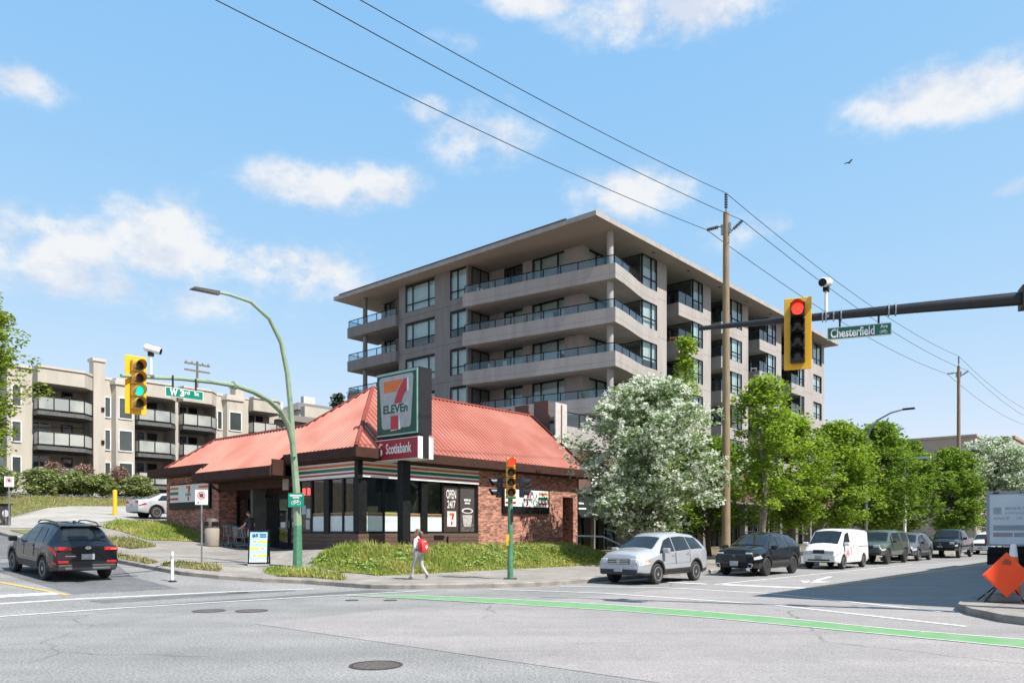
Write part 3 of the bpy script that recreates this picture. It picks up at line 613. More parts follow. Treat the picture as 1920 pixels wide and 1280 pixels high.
tr = [(.10, .94), (.06, .90), (.13, .15), (.17, .11), (.80, .11), (.84, .15), (.90, .90), (.87, .94)]
pyl_put(S().add([N2(*p) for p in tr], [tuple(range(len(tr)))]), 'sign_panel', m_lgrey)
ob = [(.18, .87), (.18, .69), (.49, .69), (.54, .76), (.60, .82), (.665, .87)]
pyl_put(shift(S().add([N2(*p) for p in ob], [tuple(range(len(ob)))]), 0, -.008, 0), 'numeral', m_or)
rd = [(.75, .87), (.685, .87), (.60, .79), (.53, .70), (.475, .60), (.44, .50), (.615, .50), (.64, .57), (.68, .63), (.75, .68)]
pyl_put(shift(S().add([N2(*p) for p in rd], [tuple(range(len(rd)))]), 0, -.008, 0), 'numeral', m_rd)
wh = [(.75, .875), (.79, .875), (.79, .67), (.75, .675)]
pyl_put(shift(S().add([N2(*p) for p in wh], [tuple(range(len(wh)))]), 0, -.006, 0), 'numeral_edge', m_wsign)
pyl_put(shift(S().add([N2(*p) for p in ((.35, .09), (.35, .31), (.545, .31), (.545, .09))], [(0, 1, 2, 3)]), 0, -.008, 0), 'numeral', m_rd)
pyl_put(shift(S().add([N2(*p) for p in ((.545, .31), (.56, .31), (.60, .09), (.36, .075), (.35, .09), (.545, .09))], [(0, 1, 2, 3, 4, 5)]), 0, -.006, 0), 'numeral_edge', m_wsign)
pyl_put(shift(S().add([N2(*p) for p in ((.15, .335), (.15, .49), (.80, .50), (.80, .35))], [(0, 1, 2, 3)]), 0, -.006, 0), 'word_panel', M('word_panel', (.5, .51, .52)))
pyl_put(shift(lettering('ELEVEn', WF * .60, HF * .135, bold=.035), WF * .17, -.03, Z0 + HF * .352), 'lettering', m_dgr)
m_bank = M('bank_red', (.36, .018, .035), rough=.45)
bk = S().box(-.40, .40, -1.30, 1.34, 3.66, 4.52).build('bank_panel', m_wsign, pyl)
LB = Matrix.Translation((-.40, 1.34, 0)) @ Matrix.Rotation(-math.pi / 2, 4, 'Z')
def bk_put(mb, nm, mm): return mb.xf(LB).build(nm, mm, bk)
bk_put(S().box(.03, 2.61, -.02, -.004, 3.69, 4.49), 'panel_face', m_bank)
bk_put(shift(lettering('Scotiabank', 1.55, .42, bold=.02), .72, -.024, 3.92), 'lettering', m_wsign)
bk_put(S().tube([(.50, -.025, 4.32), (.38, -.025, 4.34), (.30, -.025, 4.24), (.36, -.025, 4.14), (.44, -.025, 4.08), (.46, -.025, 3.97), (.38, -.025, 3.88), (.24, -.025, 3.88)], .045, 6), 'emblem', m_wsign)
S().box(-.16, .16, -1.31, -1.30, 3.66, 4.62).build('panel_joint', m_cab, pyl)
# ================================================================ the apartment tower
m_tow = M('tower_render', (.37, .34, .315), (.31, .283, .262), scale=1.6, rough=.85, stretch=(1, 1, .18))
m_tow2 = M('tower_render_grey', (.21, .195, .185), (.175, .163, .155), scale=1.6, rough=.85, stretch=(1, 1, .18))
m_soff = M('tower_soffit', (.34, .29, .245), (.31, .265, .225), scale=.5, rough=.9)
m_win = glass('tower_glass', (.90, .96, .96), clear=.96)
m_rail = glass('balcony_glass', (.80, .89, .94), clear=.95)
m_blind = M('blind', (.62, .65, .62), (.52, .55, .53), scale=3, rough=.8, stretch=(.3, .3, 6))
m_core = M('tower_core', (.13, .13, .125), (.17, .165, .16), scale=1, rough=.9)
m_bbrick = M('brown_cladding', (.17, .085, .065), (.13, .065, .05), scale=3, rough=.8, stretch=(1, 1, 9))
tower = empty('apartment_tower', W(41.65, 29.6, 0), TH, 'grey concrete apartment tower with wide flat roof and glass balconies', 'apartment building')
def T(name, mat, *bs, parent=tower, bevel=0):
    mb = MB()
    for b in bs: mb.box(*b)
    return mb.build(name, mat, parent, bevel=bevel)
LV = [7.85, 10.75, 13.7, 16.6, 19.5]; SOF = 21.85; FH = 1.0
# roof
mb = MB(); mb.prism([(-1.15, -1.3), (44.2, -1.3), (44.2, 26.3), (-1.15, 26.3)], SOF, SOF + .22); troof = mb.build('roof', m_soff, tower)
T('roof_edge', m_tow, (-1.2, 44.25, -1.36, -1.3, SOF - .02, SOF + .3), (-1.21, -1.15, -1.36, 26.3, SOF - .02, SOF + .3), (44.2, 44.26, -1.3, 26.3, SOF - .02, SOF + .3), parent=troof)
T('roof_flashing', M('dark_flashing', (.09, .09, .09)), (-1.26, -.6, 1.0, 25.5, SOF + .3, SOF + .38), parent=troof)
for i in range(7): MB().lathe([(.12, -.02), (.12, .0)], 12, c=(7 + i * 5.2, -.65, SOF)).build('soffit_light', m_black, troof)
# core and solid walls
T('core', m_core, (3.3, 43, 3.2, 25, 0, SOF), (.6, 3.3, 13, 18.6, 0, SOF))
def wall(name, *bs, m=m_tow):
    for b in bs: T(name, m, b)
piers = ((8.6, 10.0), (15.8, 17.2), (23.1, 24.4), (30.6, 31.9), (37.85, 40.4), (42.9, 43.6))
for (x0, x1) in piers: wall('pier', (x0, x1, 0, 2.6 if x1 < 37 else .4, 4.2, SOF))
wall('end_wall', (43.2, 43.6, .4, 25.3, 0, SOF))
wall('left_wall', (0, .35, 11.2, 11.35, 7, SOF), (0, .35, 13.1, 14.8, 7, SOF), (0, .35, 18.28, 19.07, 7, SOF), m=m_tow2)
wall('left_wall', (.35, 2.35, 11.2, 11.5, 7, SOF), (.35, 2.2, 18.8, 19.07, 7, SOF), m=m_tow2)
for z in LV: wall('spandrel', (0, .34, 11.35, 13.1, z - FH + .15, z + .02), (0, .34, 14.8, 18.28, z - FH + .15, z + .02), m=m_tow2)
for z in LV:
    T('joint', m_dmetal, (-.006, .0, 11.2, 19.07, z - .42, z - .40))
    for (x0, x1) in piers: T('joint', M('joint_grey', (.2, .18, .17)), (x0, x1, -.005, .0, z - .42, z - .395))  # thin joint strip, darker than the render
def window(x0, x1, y0, y1, z0, z1, cols, low=.55, face='y', blind=.5, parent=tower):
    """framed window: frame, one pane for each light and perhaps a blind behind; on a face of constant y or constant x"""
    fr = MB(); w = .07; L0, L1 = (x0, x1) if face == 'y' else (y0, y1); p = y0 if face == 'y' else x0
    def bx(mb, l0, l1, d0, d1, a, b): mb.box(l0, l1, p + d0, p + d1, a, b) if face == 'y' else mb.box(p + d0, p + d1, l0, l1, a, b)
    xs = [L0 + (L1 - L0) * c for c in cols]; zs = [z0, z0 + low, z1] if low else [z0, z1]
    for q in xs: bx(fr, q - w / 2, q + w / 2, -.05, .06, z0, z1)
    for q in zs: bx(fr, L0, L1, -.045, .055, q - w / 2, q + w / 2)
    f = fr.build('window', m_black, parent)
    for i in range(len(xs) - 1):
        for j in range(len(zs) - 1):
            mb = MB(); bx(mb, xs[i] + w / 2, xs[i + 1] - w / 2, -.01, .005, zs[j] + w / 2, zs[j + 1] - w / 2); mb.build('pane', m_win, f)
    if blind and random.random() < min(1, blind + .4):
        mb = MB(); h = random.choice((z0 + .05, z0 + .05, z0 + .6)); bx(mb, L0 + .05, L1 - .05, .16, .18, h, z1 - .03); mb.build('blind', m_blind, f)
    return f
def rail(pts, z, h, parent, step=1.35):
    fr = MB(); P = [Vector((x, y, 0)) for x, y in pts]
    for i in range(len(P) - 1):
        d = P[i + 1] - P[i]; n = max(1, round(d.length / step)); t = d.normalized(); s = Vector((-t.y, t.x, 0)) * .008
        for k in range(n + 1):
            q = P[i].lerp(P[i + 1], k / n); fr.box(q.x - .025, q.x + .025, q.y - .025, q.y + .025, z - .05, z + h)
        fr.tube([(*P[i].xy, z + h), (*P[i + 1].xy, z + h)], .035, 6)
    r = fr.build('railing', m_black, parent)
    for i in range(len(P) - 1):
        d = P[i + 1] - P[i]; n = max(1, round(d.length / step)); t = d.normalized(); s = Vector((-t.y, t.x, 0)) * .008
        for k in range(n):
            a = P[i].lerp(P[i + 1], (k + .04) / n); b = P[i].lerp(P[i + 1], (k + .96) / n); zz0, zz1 = z + .04, z + h - .04
            mb = MB().add([(a - s).xy[:] + (zz0,), (b - s).xy[:] + (zz0,), (b + s).xy[:] + (zz0,), (a + s).xy[:] + (zz0,), (a - s).xy[:] + (zz1,), (b - s).xy[:] + (zz1,), (b + s).xy[:] + (zz1,), (a + s).xy[:] + (zz1,)],
                          [(0, 3, 2, 1), (4, 5, 6, 7), (0, 1, 5, 4), (1, 2, 6, 5), (2, 3, 7, 6), (3, 0, 4, 7)]); mb.build('pane', m_rail, r)
    return r
# corner balconies: splayed slab, upstand, column, rail
curve = [(1.25, -1.2), (2.6, -.98), (4.0, -.68), (5.4, -.34), (6.6, -.10), (8.6, -.02)]
for li, z in enumerate(LV):
    top = z; out = [(-.6, 10.45), (-.55, 10.9)] ; poly = [(-.6, 11.15)] + [(1.25, -1.2)] + curve[1:] + [(8.6, 2.6), (2.4, 2.6), (2.4, 11.15)]
    sl = MB().prism(poly, z - FH, z - FH + .5).build('balcony_slab', m_tow if li else m_tow, tower)
    up = MB(); edge = [(-.6, 11.15)] + curve
    for i in range(len(edge) - 1):
        a = Vector(edge[i]); b = Vector(edge[i + 1]); t = (b - a).normalized(); n = Vector((-t.y, t.x)) * .16
        up.prism([tuple(a), tuple(b), tuple(b + n), tuple(a + n)], z - FH + .5, z)
    up.build('upstand', m_tow, sl)
    g = MB()
    for i in range(len(edge) - 1):
        a = Vector(edge[i]); b = Vector(edge[i + 1]); t = (b - a).normalized(); n = Vector((-t.y, t.x)) * -.004; g.quad((*(a + n), z - FH + .34), (*(b + n), z - FH + .34), (*(b + n), z - FH + .36), (*(a + n), z - FH + .36))
    g.build('drip_line', M('joint_grey', (.2, .18, .17)), sl)
    rail([(-.5, 11.0), (1.32, -1.08)], z, .56, tower); rail([(1.34, -1.08), (3.9, -.6), (6.5, -.02)], z, .56, tower)
    MB().lathe([(.22, z - .5), (.22, (LV[li + 1] - FH) if li < 4 else SOF)], 18, c=(1.75, -.45, 0)).build('column', m_tow, tower, smooth=True)
    # recess walls and windows behind
    zf, zc = z - .45, (LV[li + 1] - FH) if li < 4 else SOF
    wall('recess_wall', (2.4, 2.7, 2.6, 3.9, zf, zc), (2.4, 2.7, 6.9, 7.8, zf, zc), (2.4, 2.7, 9.7, 11.5, zf, zc), (2.4, 3.2, 2.3, 2.6, zf, zc), m=m_tow)
    window(2.5, 0, 3.9, 6.9, zf, zc - .05, (0, .22, .74, 1), low=0, face='x', blind=.7)
    window(2.5, 0, 7.8, 9.7, zf, zc - .1, (0, .5, 1), low=0, face='x', blind=.2)
    window(3.2, 6.6, 2.45, 0, zf, zc - .05, (0, .33, .66, 1), low=0, face='y', blind=.6)
    window(.45, 2.3, 11.2, 0, zf, zc - .1, (0, .5, 1), low=0, face='y', blind=.4)
    # left-end balcony
    poly = [(-.35, 19.07), (-.35, 25.5), (3.0, 25.5), (3.0, 19.07)]
    if li > 0:
        sl = MB().prism(poly, z - FH + .1, z - .02).build('balcony_slab', m_tow2, tower)
        rail([(-.25, 19.1), (-.25, 25.4), (2.8, 25.4)], z, .56, tower); MB().lathe([(.2, z - .1), (.2, zc)], 14, c=(.1, 23.6, 0)).build('column', m_tow2, tower, smooth=True)
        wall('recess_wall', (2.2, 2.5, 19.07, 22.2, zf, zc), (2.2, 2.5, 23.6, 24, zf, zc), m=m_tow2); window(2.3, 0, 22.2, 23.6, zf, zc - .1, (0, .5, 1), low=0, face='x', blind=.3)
    # windows of the plain left wall
    window(.08, 0, 11.35, 13.1, z + .03, zc if li < 4 else SOF - .1, (0, .55, 1), low=.6, face='x', blind=.85)
    window(.08, 0, 14.8, 18.28, z + .03, zc if li < 4 else SOF - .25, (0, .22, .76, 1), low=.6, face='x', blind=.85)
    # bays on the right-hand face: recess with slab, glass bay, band
    bays = [(None, None, 6.6, 8.6)] + [(10.0, 11.8, 14.2, 15.8), (17.2, 19.05, 21.1, 23.1), (24.4, 26.8, 28.75, 30.6), (31.9, 34.4, 36.7, 37.85)]
    for bi, (r0, s0, g0, g1) in enumerate(bays):
        window(g0, g1, .05, 0, z - .02, zc, (0, .62, 1), low=.75, face='y', blind=.45)
        window(g0 + .03, 0, .1, 2.4, z - .45, zc, (0, 1), low=0, face='x', blind=0)
        if r0 is None: T('band', m_tow, (g0, g1, .0, .3, z - FH, z - .02)); continue
        sl = T('balcony_slab', m_tow, (s0, g1 - .0, -.02, 2.5, z - FH, z - .02))
        T('drip_line', M('joint_grey', (.2, .18, .17)), (s0 - .004, g1, -.024, -.02, z - .66, z - .64), parent=sl)
        rail([(s0 + .08, 1.9), (s0 + .08, .06), (g0, .06)], z - .02, .95, tower, step=1.1)
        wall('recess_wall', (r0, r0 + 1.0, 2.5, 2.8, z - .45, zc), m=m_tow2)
        window(r0 + 1.0, g0, 2.6, 0, z - .45, zc - .05, (0, .3, .65, 1), low=0, face='y', blind=.3)
    window(40.4, 42.9, .12, 0, z + .0, zc - .2 if li < 4 else SOF - .3, (0, .5, 1), low=.6, face='y', blind=.8)
    T('band', m_tow, (40.4, 42.9, .0, .35, z - FH - .1, z))
    # balcony furniture hints: a chair on some balconies
T('left_infill', m_tow2, (.5, 3.0, 19.07, 25.2, 4, LV[1] - FH + .1))
# podium and shopfronts
pod = T('podium_wall', m_tow, (-5.85, 44, -1.75, -1.45, 6.75, 8.05), (-5.85, -5.55, -1.45, 8, 6.75, 8.05), (-5.85, 44, -1.45, 8, 6.75, 6.95))
T('podium_joint', M('joint_grey', (.2, .18, .17)), (-5.85, 44, -1.76, -1.752, 7.0, 7.03), parent=pod)
T('podium_cladding', m_bbrick, (-5.85, -2.2, -1.70, -1.4, 4.3, 6.75), (-1.0, 44, -1.70, -1.4, 4.3, 6.75), (-5.85, -5.5, -1.4, 9, 4.0, 6.75), (-2.2, -1.0, -1.3, -1.2, 4.3, 6.75))
lv = MB(); 
for i in range(9): lv.box(-2.2, -1.0, -1.66, -1.45, 4.75 + i * .2, 4.86 + i * .2)
lv.build('louvre', m_wsign, tower)
for i, y in enumerate((-1.3, .2, 1.6)): T('cladding_fin', m_bbrick, (-6.0, -5.86, y, y + 1.1, 6.2, 9.5 - i * .12))
T('cladding_fin', M('fin_white', (.55, .5, .47)), (-6.0, -4.9, -1.85, -1.76, 6.0, 9.3)); T('fin_strip', m_bbrick, (-5.5, -5.4, -1.88, -1.85, 6.0, 9.2))
rail([(-4.8, -1.65), (-2.0, -1.65), (6, -1.65)], 8.05, .85, tower)
T('ground_floor', m_core, (-5.5, 43, 1.2, 1.4, 0, 4.3), (-5.8, -5.5, -1.4, 9, 0, 4.3))
T('canopy', m_tow2, (-5.85, 44, -1.7, 1.2, 4.1, 4.3))
for i in range(14):
    x = -5.6 + i * 3.75; T('column', m_tow2, (x, x + .5, -1.4, -.9, .0, 4.1))
for i in range(13):
    x = -5.0 + i * 3.75; window(x, x + 3.1, 1.1, 0, .25, 3.9, (0, .33, .66, 1), low=2.6, face='y', blind=.15)
aw = MB().sideprism([(0, 2.3), (0, 3.5), (.15, 3.5), (1.25, 2.3)], 0, 3.4).xf(Matrix.Translation((-4.9, -2.95, 0.55)) @ Matrix.Rotation(R(0), 4, 'Z'))
mb = MB().add([(-4.9, -1.72, 3.9), (-1.4, -1.72, 3.9), (-1.4, -2.9, 2.6), (-4.9, -2.9, 2.6), (-4.9, -1.72, 2.6), (-1.4, -1.72, 2.6)], [(0, 3, 2, 1), (0, 4, 3), (1, 2, 5), (4, 5, 2, 3)]); awn = mb.build('awning', m_black, tower)
ax = Matrix.Translation((-4.6, -2.78, 2.72)) @ Matrix.Rotation(R(-42.2), 4, 'X')
lettering('604-', .8, .3, bold=.02).xf(ax).build('lettering', m_wsign, awn)
for (x0, x1, k) in ((.9, 1.6, 0), (0, .9, 1), (.1, 1.0, 2), (.2, .6, 3)): MB().box(x0, x1, -.012, -.004, .05, .16).xf(Matrix.Translation((0, .3 * k, .33 * k)) @ ax).build('print_bar', m_wsign, awn)
# furniture and plants standing on the balconies
def balcony_chair(x, y, z, rz, mat, label):
    e = empty('balcony_chair', W(41.65 + x, 29.6 + y, z), TH + rz, label, 'chair', 'chairs on the tower balconies')
    MB().box(-.26, .26, -.26, .26, .40, .45).build('seat', mat, e); MB().box(-.26, .26, .22, .27, .45, .95).build('backrest', mat, e)
    for (a, b) in ((-.24, -.24), (.24, -.24), (-.24, .24), (.24, .24)): MB().box(a - .02, a + .02, b - .02, b + .02, 0, .40).build('leg', mat, e)
def balcony_plant(x, y, z, h, mat, label, seed):
    rg = random.Random(seed); e = empty('potted_plant', W(41.65 + x, 29.6 + y, z), TH, label, 'plant', 'potted plants on the tower balconies')
    MB().lathe([(.14, 0), (.2, .4), (.17, .4), (.1, .36)], 14).build('pot', M('plant_pot', (.25, .12, .08)), e); mb = MB()
    for i in range(70):
        a = rg.uniform(0, 6.28); t = rg.uniform(.2, 1); l = h * t; d = Vector((math.cos(a) * .5 * rg.random(), math.sin(a) * .5 * rg.random(), 1)).normalized(); s = Vector((-math.sin(a), math.cos(a), 0)) * .03; p = Vector((0, 0, .38)); q = p + d * l; mb.add([p - s * .4, p + s * .4, q.lerp(p, .35) + s, q, q.lerp(p, .35) - s], [(0, 1, 2, 3, 4)])
    mb.build('foliage', mat, e)
m_wchair = M('white_plastic', (.7, .7, .68), rough=.5); m_dchair = M('dark_wicker', (.05, .045, .04), rough=.7); m_ochair = M('orange_wood', (.5, .2, .06), rough=.6); m_pgreen = M('potted_green', (.12, .2, .05), rough=.6); m_pred = M('potted_red', (.2, .08, .06), rough=.6)
for (x, y, k, rz, mm, lab) in ((.4, 8.7, 4, .4, m_wchair, 'white chair at the left of the top corner balcony'), (.2, 10.0, 4, -.5, m_wchair, 'second white chair at the far left of the top corner balcony'), (.9, 6.0, 3, .8, m_dchair, 'dark chair on the second corner balcony from the top'), (.3, 9.2, 3, .2, m_dchair, 'dark chair at the left of the second corner balcony'), (.4, 9.0, 2, .3, m_wchair, 'white chair at the left of the third corner balcony'), (.5, 7.6, 2, 1.2, m_wchair, 'white chair beside another on the third corner balcony'), (1.4, 3.0, 2, .2, m_dchair, 'dark chair near the column of the third corner balcony'), (.6, 20.5, 3, .6, m_dchair, 'dark chair on the left-end balcony')):
    balcony_chair(x, y, LV[k] - .5, rz, mm, lab)
for (x, k, mm, lab) in ((12.6, 3, m_ochair, 'orange wooden chair on a side-face balcony'), (27.6, 3, m_wchair, 'pale lounge chair on a side-face balcony behind the mast arm'), (20.0, 4, m_dchair, 'dark chair on a top side-face balcony'), (35.2, 2, M('teal_fabric', (.02, .30, .30), rough=.7), 'teal chair on the far side-face balcony')): balcony_chair(x, .9, LV[k] - .02, .5, mm, lab)
balcony_plant(2.3, -.35, LV[1] - .5, 1.3, m_pred, 'spiky dark red plant by the lowest corner column', 1); balcony_plant(1.5, 1.6, LV[1] - .5, 1.0, m_pgreen, 'green plant left of the lowest corner column', 2); balcony_plant(1.0, 3.6, LV[3] - .5, .9, m_pgreen, 'green plant on the second corner balcony', 3); balcony_plant(19.6, 1.2, LV[4] - .02, .7, m_pgreen, 'green plant on a top side-face balcony', 4)
# ================================================================ left apartment block, far buildings
m_stu = M('stucco', (.46, .42, .36), (.39, .357, .305), scale=1.4, rough=.9, stretch=(1, 1, .2))
m_stu2 = M('stucco_cap', (.50, .46, .41), (.46, .42, .37), scale=1, rough=.9)
m_frost = M('frosted_glass', (.27, .29, .28), (.40, .41, .38), scale=.6, rough=.25, lo=.4, hi=.6)
m_wtrim = M('white_trim', (.72, .71, .70), rough=.5)
m_pane = glass('flat_glass', (.85, .9, .9), clear=.9)
apt = empty('low_apartment_block', W(0, 65, 4.2), TH, 'four-storey beige stucco apartment block with frosted glass balconies', 'apartment building')
def P_(name, mat, *bs, parent=apt):
    mb = MB()
    for b in bs: mb.box(*b)
    return mb.build(name, mat, parent)
FL = [1.35, 3.95, 6.55]        # balcony floors above the base
TOP = 9.7
P_('wall', m_stu, (18.3, 20.0, 0, 12, 0, TOP), (24.2, 27.3, 0, 3, 0, TOP), (34.45, 37.65, 0, 3, 0, TOP), (20.0, 42, 2.0, 12, 0, TOP))
P_('wall', m_stu, (30.7, 31.05, -.2, 2, -.2, TOP - 1.1))
P_('chimney', m_stu, (24.15, 25.0, -.25, .6, 0, TOP + 1.3)); P_('chimney_cap', m_stu2, (24.05, 25.1, -.33, .7, TOP + 1.3, TOP + 1.55))
P_('chimney', m_stu, (36.9, 37.7, 1, 2, TOP, TOP + 1.2)); P_('chimney_cap', m_stu2, (36.8, 37.8, .9, 2.1, TOP + 1.2, TOP + 1.4))
# parapets stand out over the balcony bays
def bay(x0, x1, d):
    poly = [(x0, 2.0), (x0, -d), (x1 - .9, -d), (x1, -d + .9), (x1, 2.0)]
    mb = MB().prism(poly, TOP - 1.05, TOP + .05); w = mb.build('parapet', m_stu, apt)
    MB().prism([(p[0], p[1] - .08) for p in poly], TOP + .05, TOP + .22).build('parapet_cap', m_stu2, w)
    for i, z in enumerate(FL):
        s = MB().prism(poly, z - .28, z).build('balcony_slab', M('slab_dark', (.09, .09, .09), (.12, .12, .12)), apt)
        edge = [(x0 + .04, 1.6), (x0 + .04, -d + .04), (x1 - .93, -d + .04), (x1 - .04, -d + .93), (x1 - .04, 1.6)]
        fr = MB(); P = [Vector(p) for p in edge]; panes = []
        for k in range(len(P) - 1):
            dd = P[k + 1] - P[k]; n = max(1, round(dd.length / 1.05))
            for q in range(n + 1):
                c = P[k].lerp(P[k + 1], q / n); fr.box(c.x - .03, c.x + .03, c.y - .03, c.y + .03, z, z + 1.08)
            fr.tube([(*P[k], z + 1.06), (*P[k + 1], z + 1.06)], .035, 6); fr.tube([(*P[k], z + .12), (*P[k + 1], z + .12)], .03, 6)
            for q in range(n): panes.append((P[k].lerp(P[k + 1], (q + .04) / n), P[k].lerp(P[k + 1], (q + .96) / n)))
        r = fr.build('railing', m_black, apt)
        for a, b in panes:
            t = (b - a).normalized(); nn = Vector((-t.y, t.x)) * .01; v = [a - nn, b - nn, b + nn, a + nn]
            MB().add([(*q, z + .16) for q in v] + [(*q, z + 1.02) for q in v], [(0, 3, 2, 1), (4, 5, 6, 7), (0, 1, 5, 4), (1, 2, 6, 5), (2, 3, 7, 6), (3, 0, 4, 7)]).build('pane', m_frost, r)
        aw_(x0 + .25, x0 + 1.75, 1.95, z + .75, z + 2.1, 2); dr = P_('door', m_dmetal, (x1 - 1.55, x1 - .75, 1.93, 1.99, z, z + 2.05))
        P_('pane', m_pane, (x1 - 1.45, x1 - .85, 1.92, 1.93, z + .2, z + 1.95), parent=dr)
def aw_(x0, x1, y, z0, z1, n, cap=True):
    fr = MB(); w = .08
    for i in range(n + 1): q = x0 + (x1 - x0) * i / n; fr.box(q - w / 2, q + w / 2, y - .06, y + .05, z0, z1)
    for q in (z0, z1): fr.box(x0, x1, y - .06, y + .05, q - w / 2, q + w / 2)
    f = fr.build('window', m_wtrim, apt)
    for i in range(n):
        a = x0 + (x1 - x0) * i / n; b = x0 + (x1 - x0) * (i + 1) / n; P_('pane', m_pane, (a + w / 2, b - w / 2, y - .02, y - .005, z0 + w / 2, z1 - w / 2), parent=f)
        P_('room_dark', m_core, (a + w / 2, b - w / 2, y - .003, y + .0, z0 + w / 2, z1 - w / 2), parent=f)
    return f
bay(20.0, 24.15, 1.0); bay(27.3, 30.85, 1.0); bay(31.0, 34.45, 1.0); bay(37.65, 41.0, .8)
# faceted window bays between the balconies
for (x0, x1) in ((25.0, 27.3), (34.5, 36.9)):
    poly = [(x0 + .55, .1), (x0 + .75, -.5), (x1 - .1, -.5), (x1 + .0, .1)]
    w = MB().prism(poly, .6, TOP - .1).build('window_bay', m_stu, apt); MB().prism([(p[0] + (0.1 if p[0] > x0 + 1 else -.1), p[1] - .1) for p in poly], TOP - .35, TOP - .05).build('cornice', m_stu2, w); MB().prism([(p[0], p[1] - .04) for p in poly], TOP - .05, TOP + .15).build('cornice', m_stu2, w)
    for z in FL:
        aw_(x0 + .95, x1 - .3, -.51, z + .1, z + 1.75, 1)
        aw_(x0 + .06, x0 + .5, -.02, z + .15, z + 1.75, 1)
for z in FL:
    aw_(18.6, 19.2, -.02, z + .25, z + 1.75, 1)
    P_('wall_lamp', m_black, (24.72, 24.95, -.34, -.25, z + .55, z + .85))
P_('parapet_cap', m_stu2, (18.2, 20.0, -.1, 12, TOP, TOP + .2), (24.9, 27.4, -.05, 3, TOP, TOP + .2), (34.3, 37.7, -.05, 3, TOP, TOP + .2), (20, 42.2, 1.9, 12.1, TOP, TOP + .12))
P_('garage_opening', m_core, (26.2, 30.6, -.03, .6, -.1, 1.0)); gb = MB()
for i in range(22): gb.box(26.25 + i * .2, 26.28 + i * .2, -.06, -.035, -.1, .55)
o = gb.build('garage_gate', m_black, apt); o['kind'] = 'stuff'
# cedar fence beside the garage: a thing of boards
fn = empty('cedar_fence', W(30.9, 63.6, 3.7), TH, 'short cedar board fence beside the dark garage opening', 'fence')
for i in range(12): MB().box(i * .16, i * .16 + .145, 0, .03, 0, 1.75 + random.uniform(-.02, .02)).build('board', M('cedar_fence', (.36, .2, .11), (.28, .15, .08), rough=.8), fn)
MB().box(0, 1.92, .03, .07, .3, .4).box(0, 1.92, .03, .07, 1.4, 1.5).build('rail', M('cedar_fence', (.36, .2, .11)), fn)
# hillside houses and a far block
def house(loc, w, d, h, wallm, roofm, label, rz=TH, pitch=.45):
    e = empty('hillside_house', loc, rz, label, 'house')
    MB().box(-w / 2, w / 2, -d / 2, d / 2, -6, h).build('wall', wallm, e); o = .5
    MB().add([(-w / 2 - o, -d / 2 - o, h), (w / 2 + o, -d / 2 - o, h), (w / 2 + o, d / 2 + o, h), (-w / 2 - o, d / 2 + o, h), (-w / 4, 0, h + d * pitch / 2), (w / 4, 0, h + d * pitch / 2)], [(0, 1, 5, 4), (1, 2, 5), (2, 3, 4, 5), (3, 0, 4), (0, 3, 2, 1)]).build('roof', roofm, e)
    MB().box(-w / 8, w / 8 - .6, .5, 1.3, h, h + d * pitch / 2 + 1.2).build('chimney', wallm, e)
    n = int(w // 2.6)
    for i in range(n):
        x = -w / 2 + (i + .5) * w / n
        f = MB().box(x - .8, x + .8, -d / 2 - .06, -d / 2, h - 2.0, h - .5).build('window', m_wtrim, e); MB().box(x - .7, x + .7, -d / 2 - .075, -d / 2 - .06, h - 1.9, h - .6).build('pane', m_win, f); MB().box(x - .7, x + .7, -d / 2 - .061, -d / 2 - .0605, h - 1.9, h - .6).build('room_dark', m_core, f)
    return e
m_sh = M('grey_shingles', (.13, .125, .12), (.10, .095, .09), scale=6, rough=.9); m_sh2 = M('brown_shingles', (.15, .12, .10), (.11, .09, .075), scale=6, rough=.9); m_pale = M('pale_siding', (.55, .53, .50), rough=.8)
house(W(72, 105, 10.5), 11, 9, 9.6, m_pale, m_sh, 'pale hillside house with grey hip roofs behind the red shop roof')
house(W(66, 104, 10.5), 7, 8, 8.2, m_pale, m_sh, 'smaller pale hillside house at the foot of the hip-roofed one')
house(W(50, 71, 5.5), 16, 8, 7.2, m_stu, m_sh2, 'low house with a broad brown shingled roof above the store roof', pitch=.35)
m_tan = M('tan_brick', (.33, .21, .13), (.28, .18, .115), scale=2, rough=.85); m_tan2 = M('pale_brick', (.40, .33, .26), (.35, .29, .23), scale=2, rough=.85)
fb = empty('tan_brick_block', W(168, 24, 0), TH, 'tan brick apartment block with bay windows at the end of the street', 'apartment building')
MB().box(0, 26, 0, 22, 0, 19.0).box(26, 40, -1, 20, 0, 18.0).box(-.2, 26.2, -.2, 22.2, 19, 19.5).box(25.8, 40.3, -1.2, 20.2, 18, 18.5).build('wall', m_tan, fb)
MB().box(-12, 0, 4, 40, 0, 18.6).box(-12.2, 0, 3.8, 40, 18.6, 19.0).build('wall', m_tan2, fb)
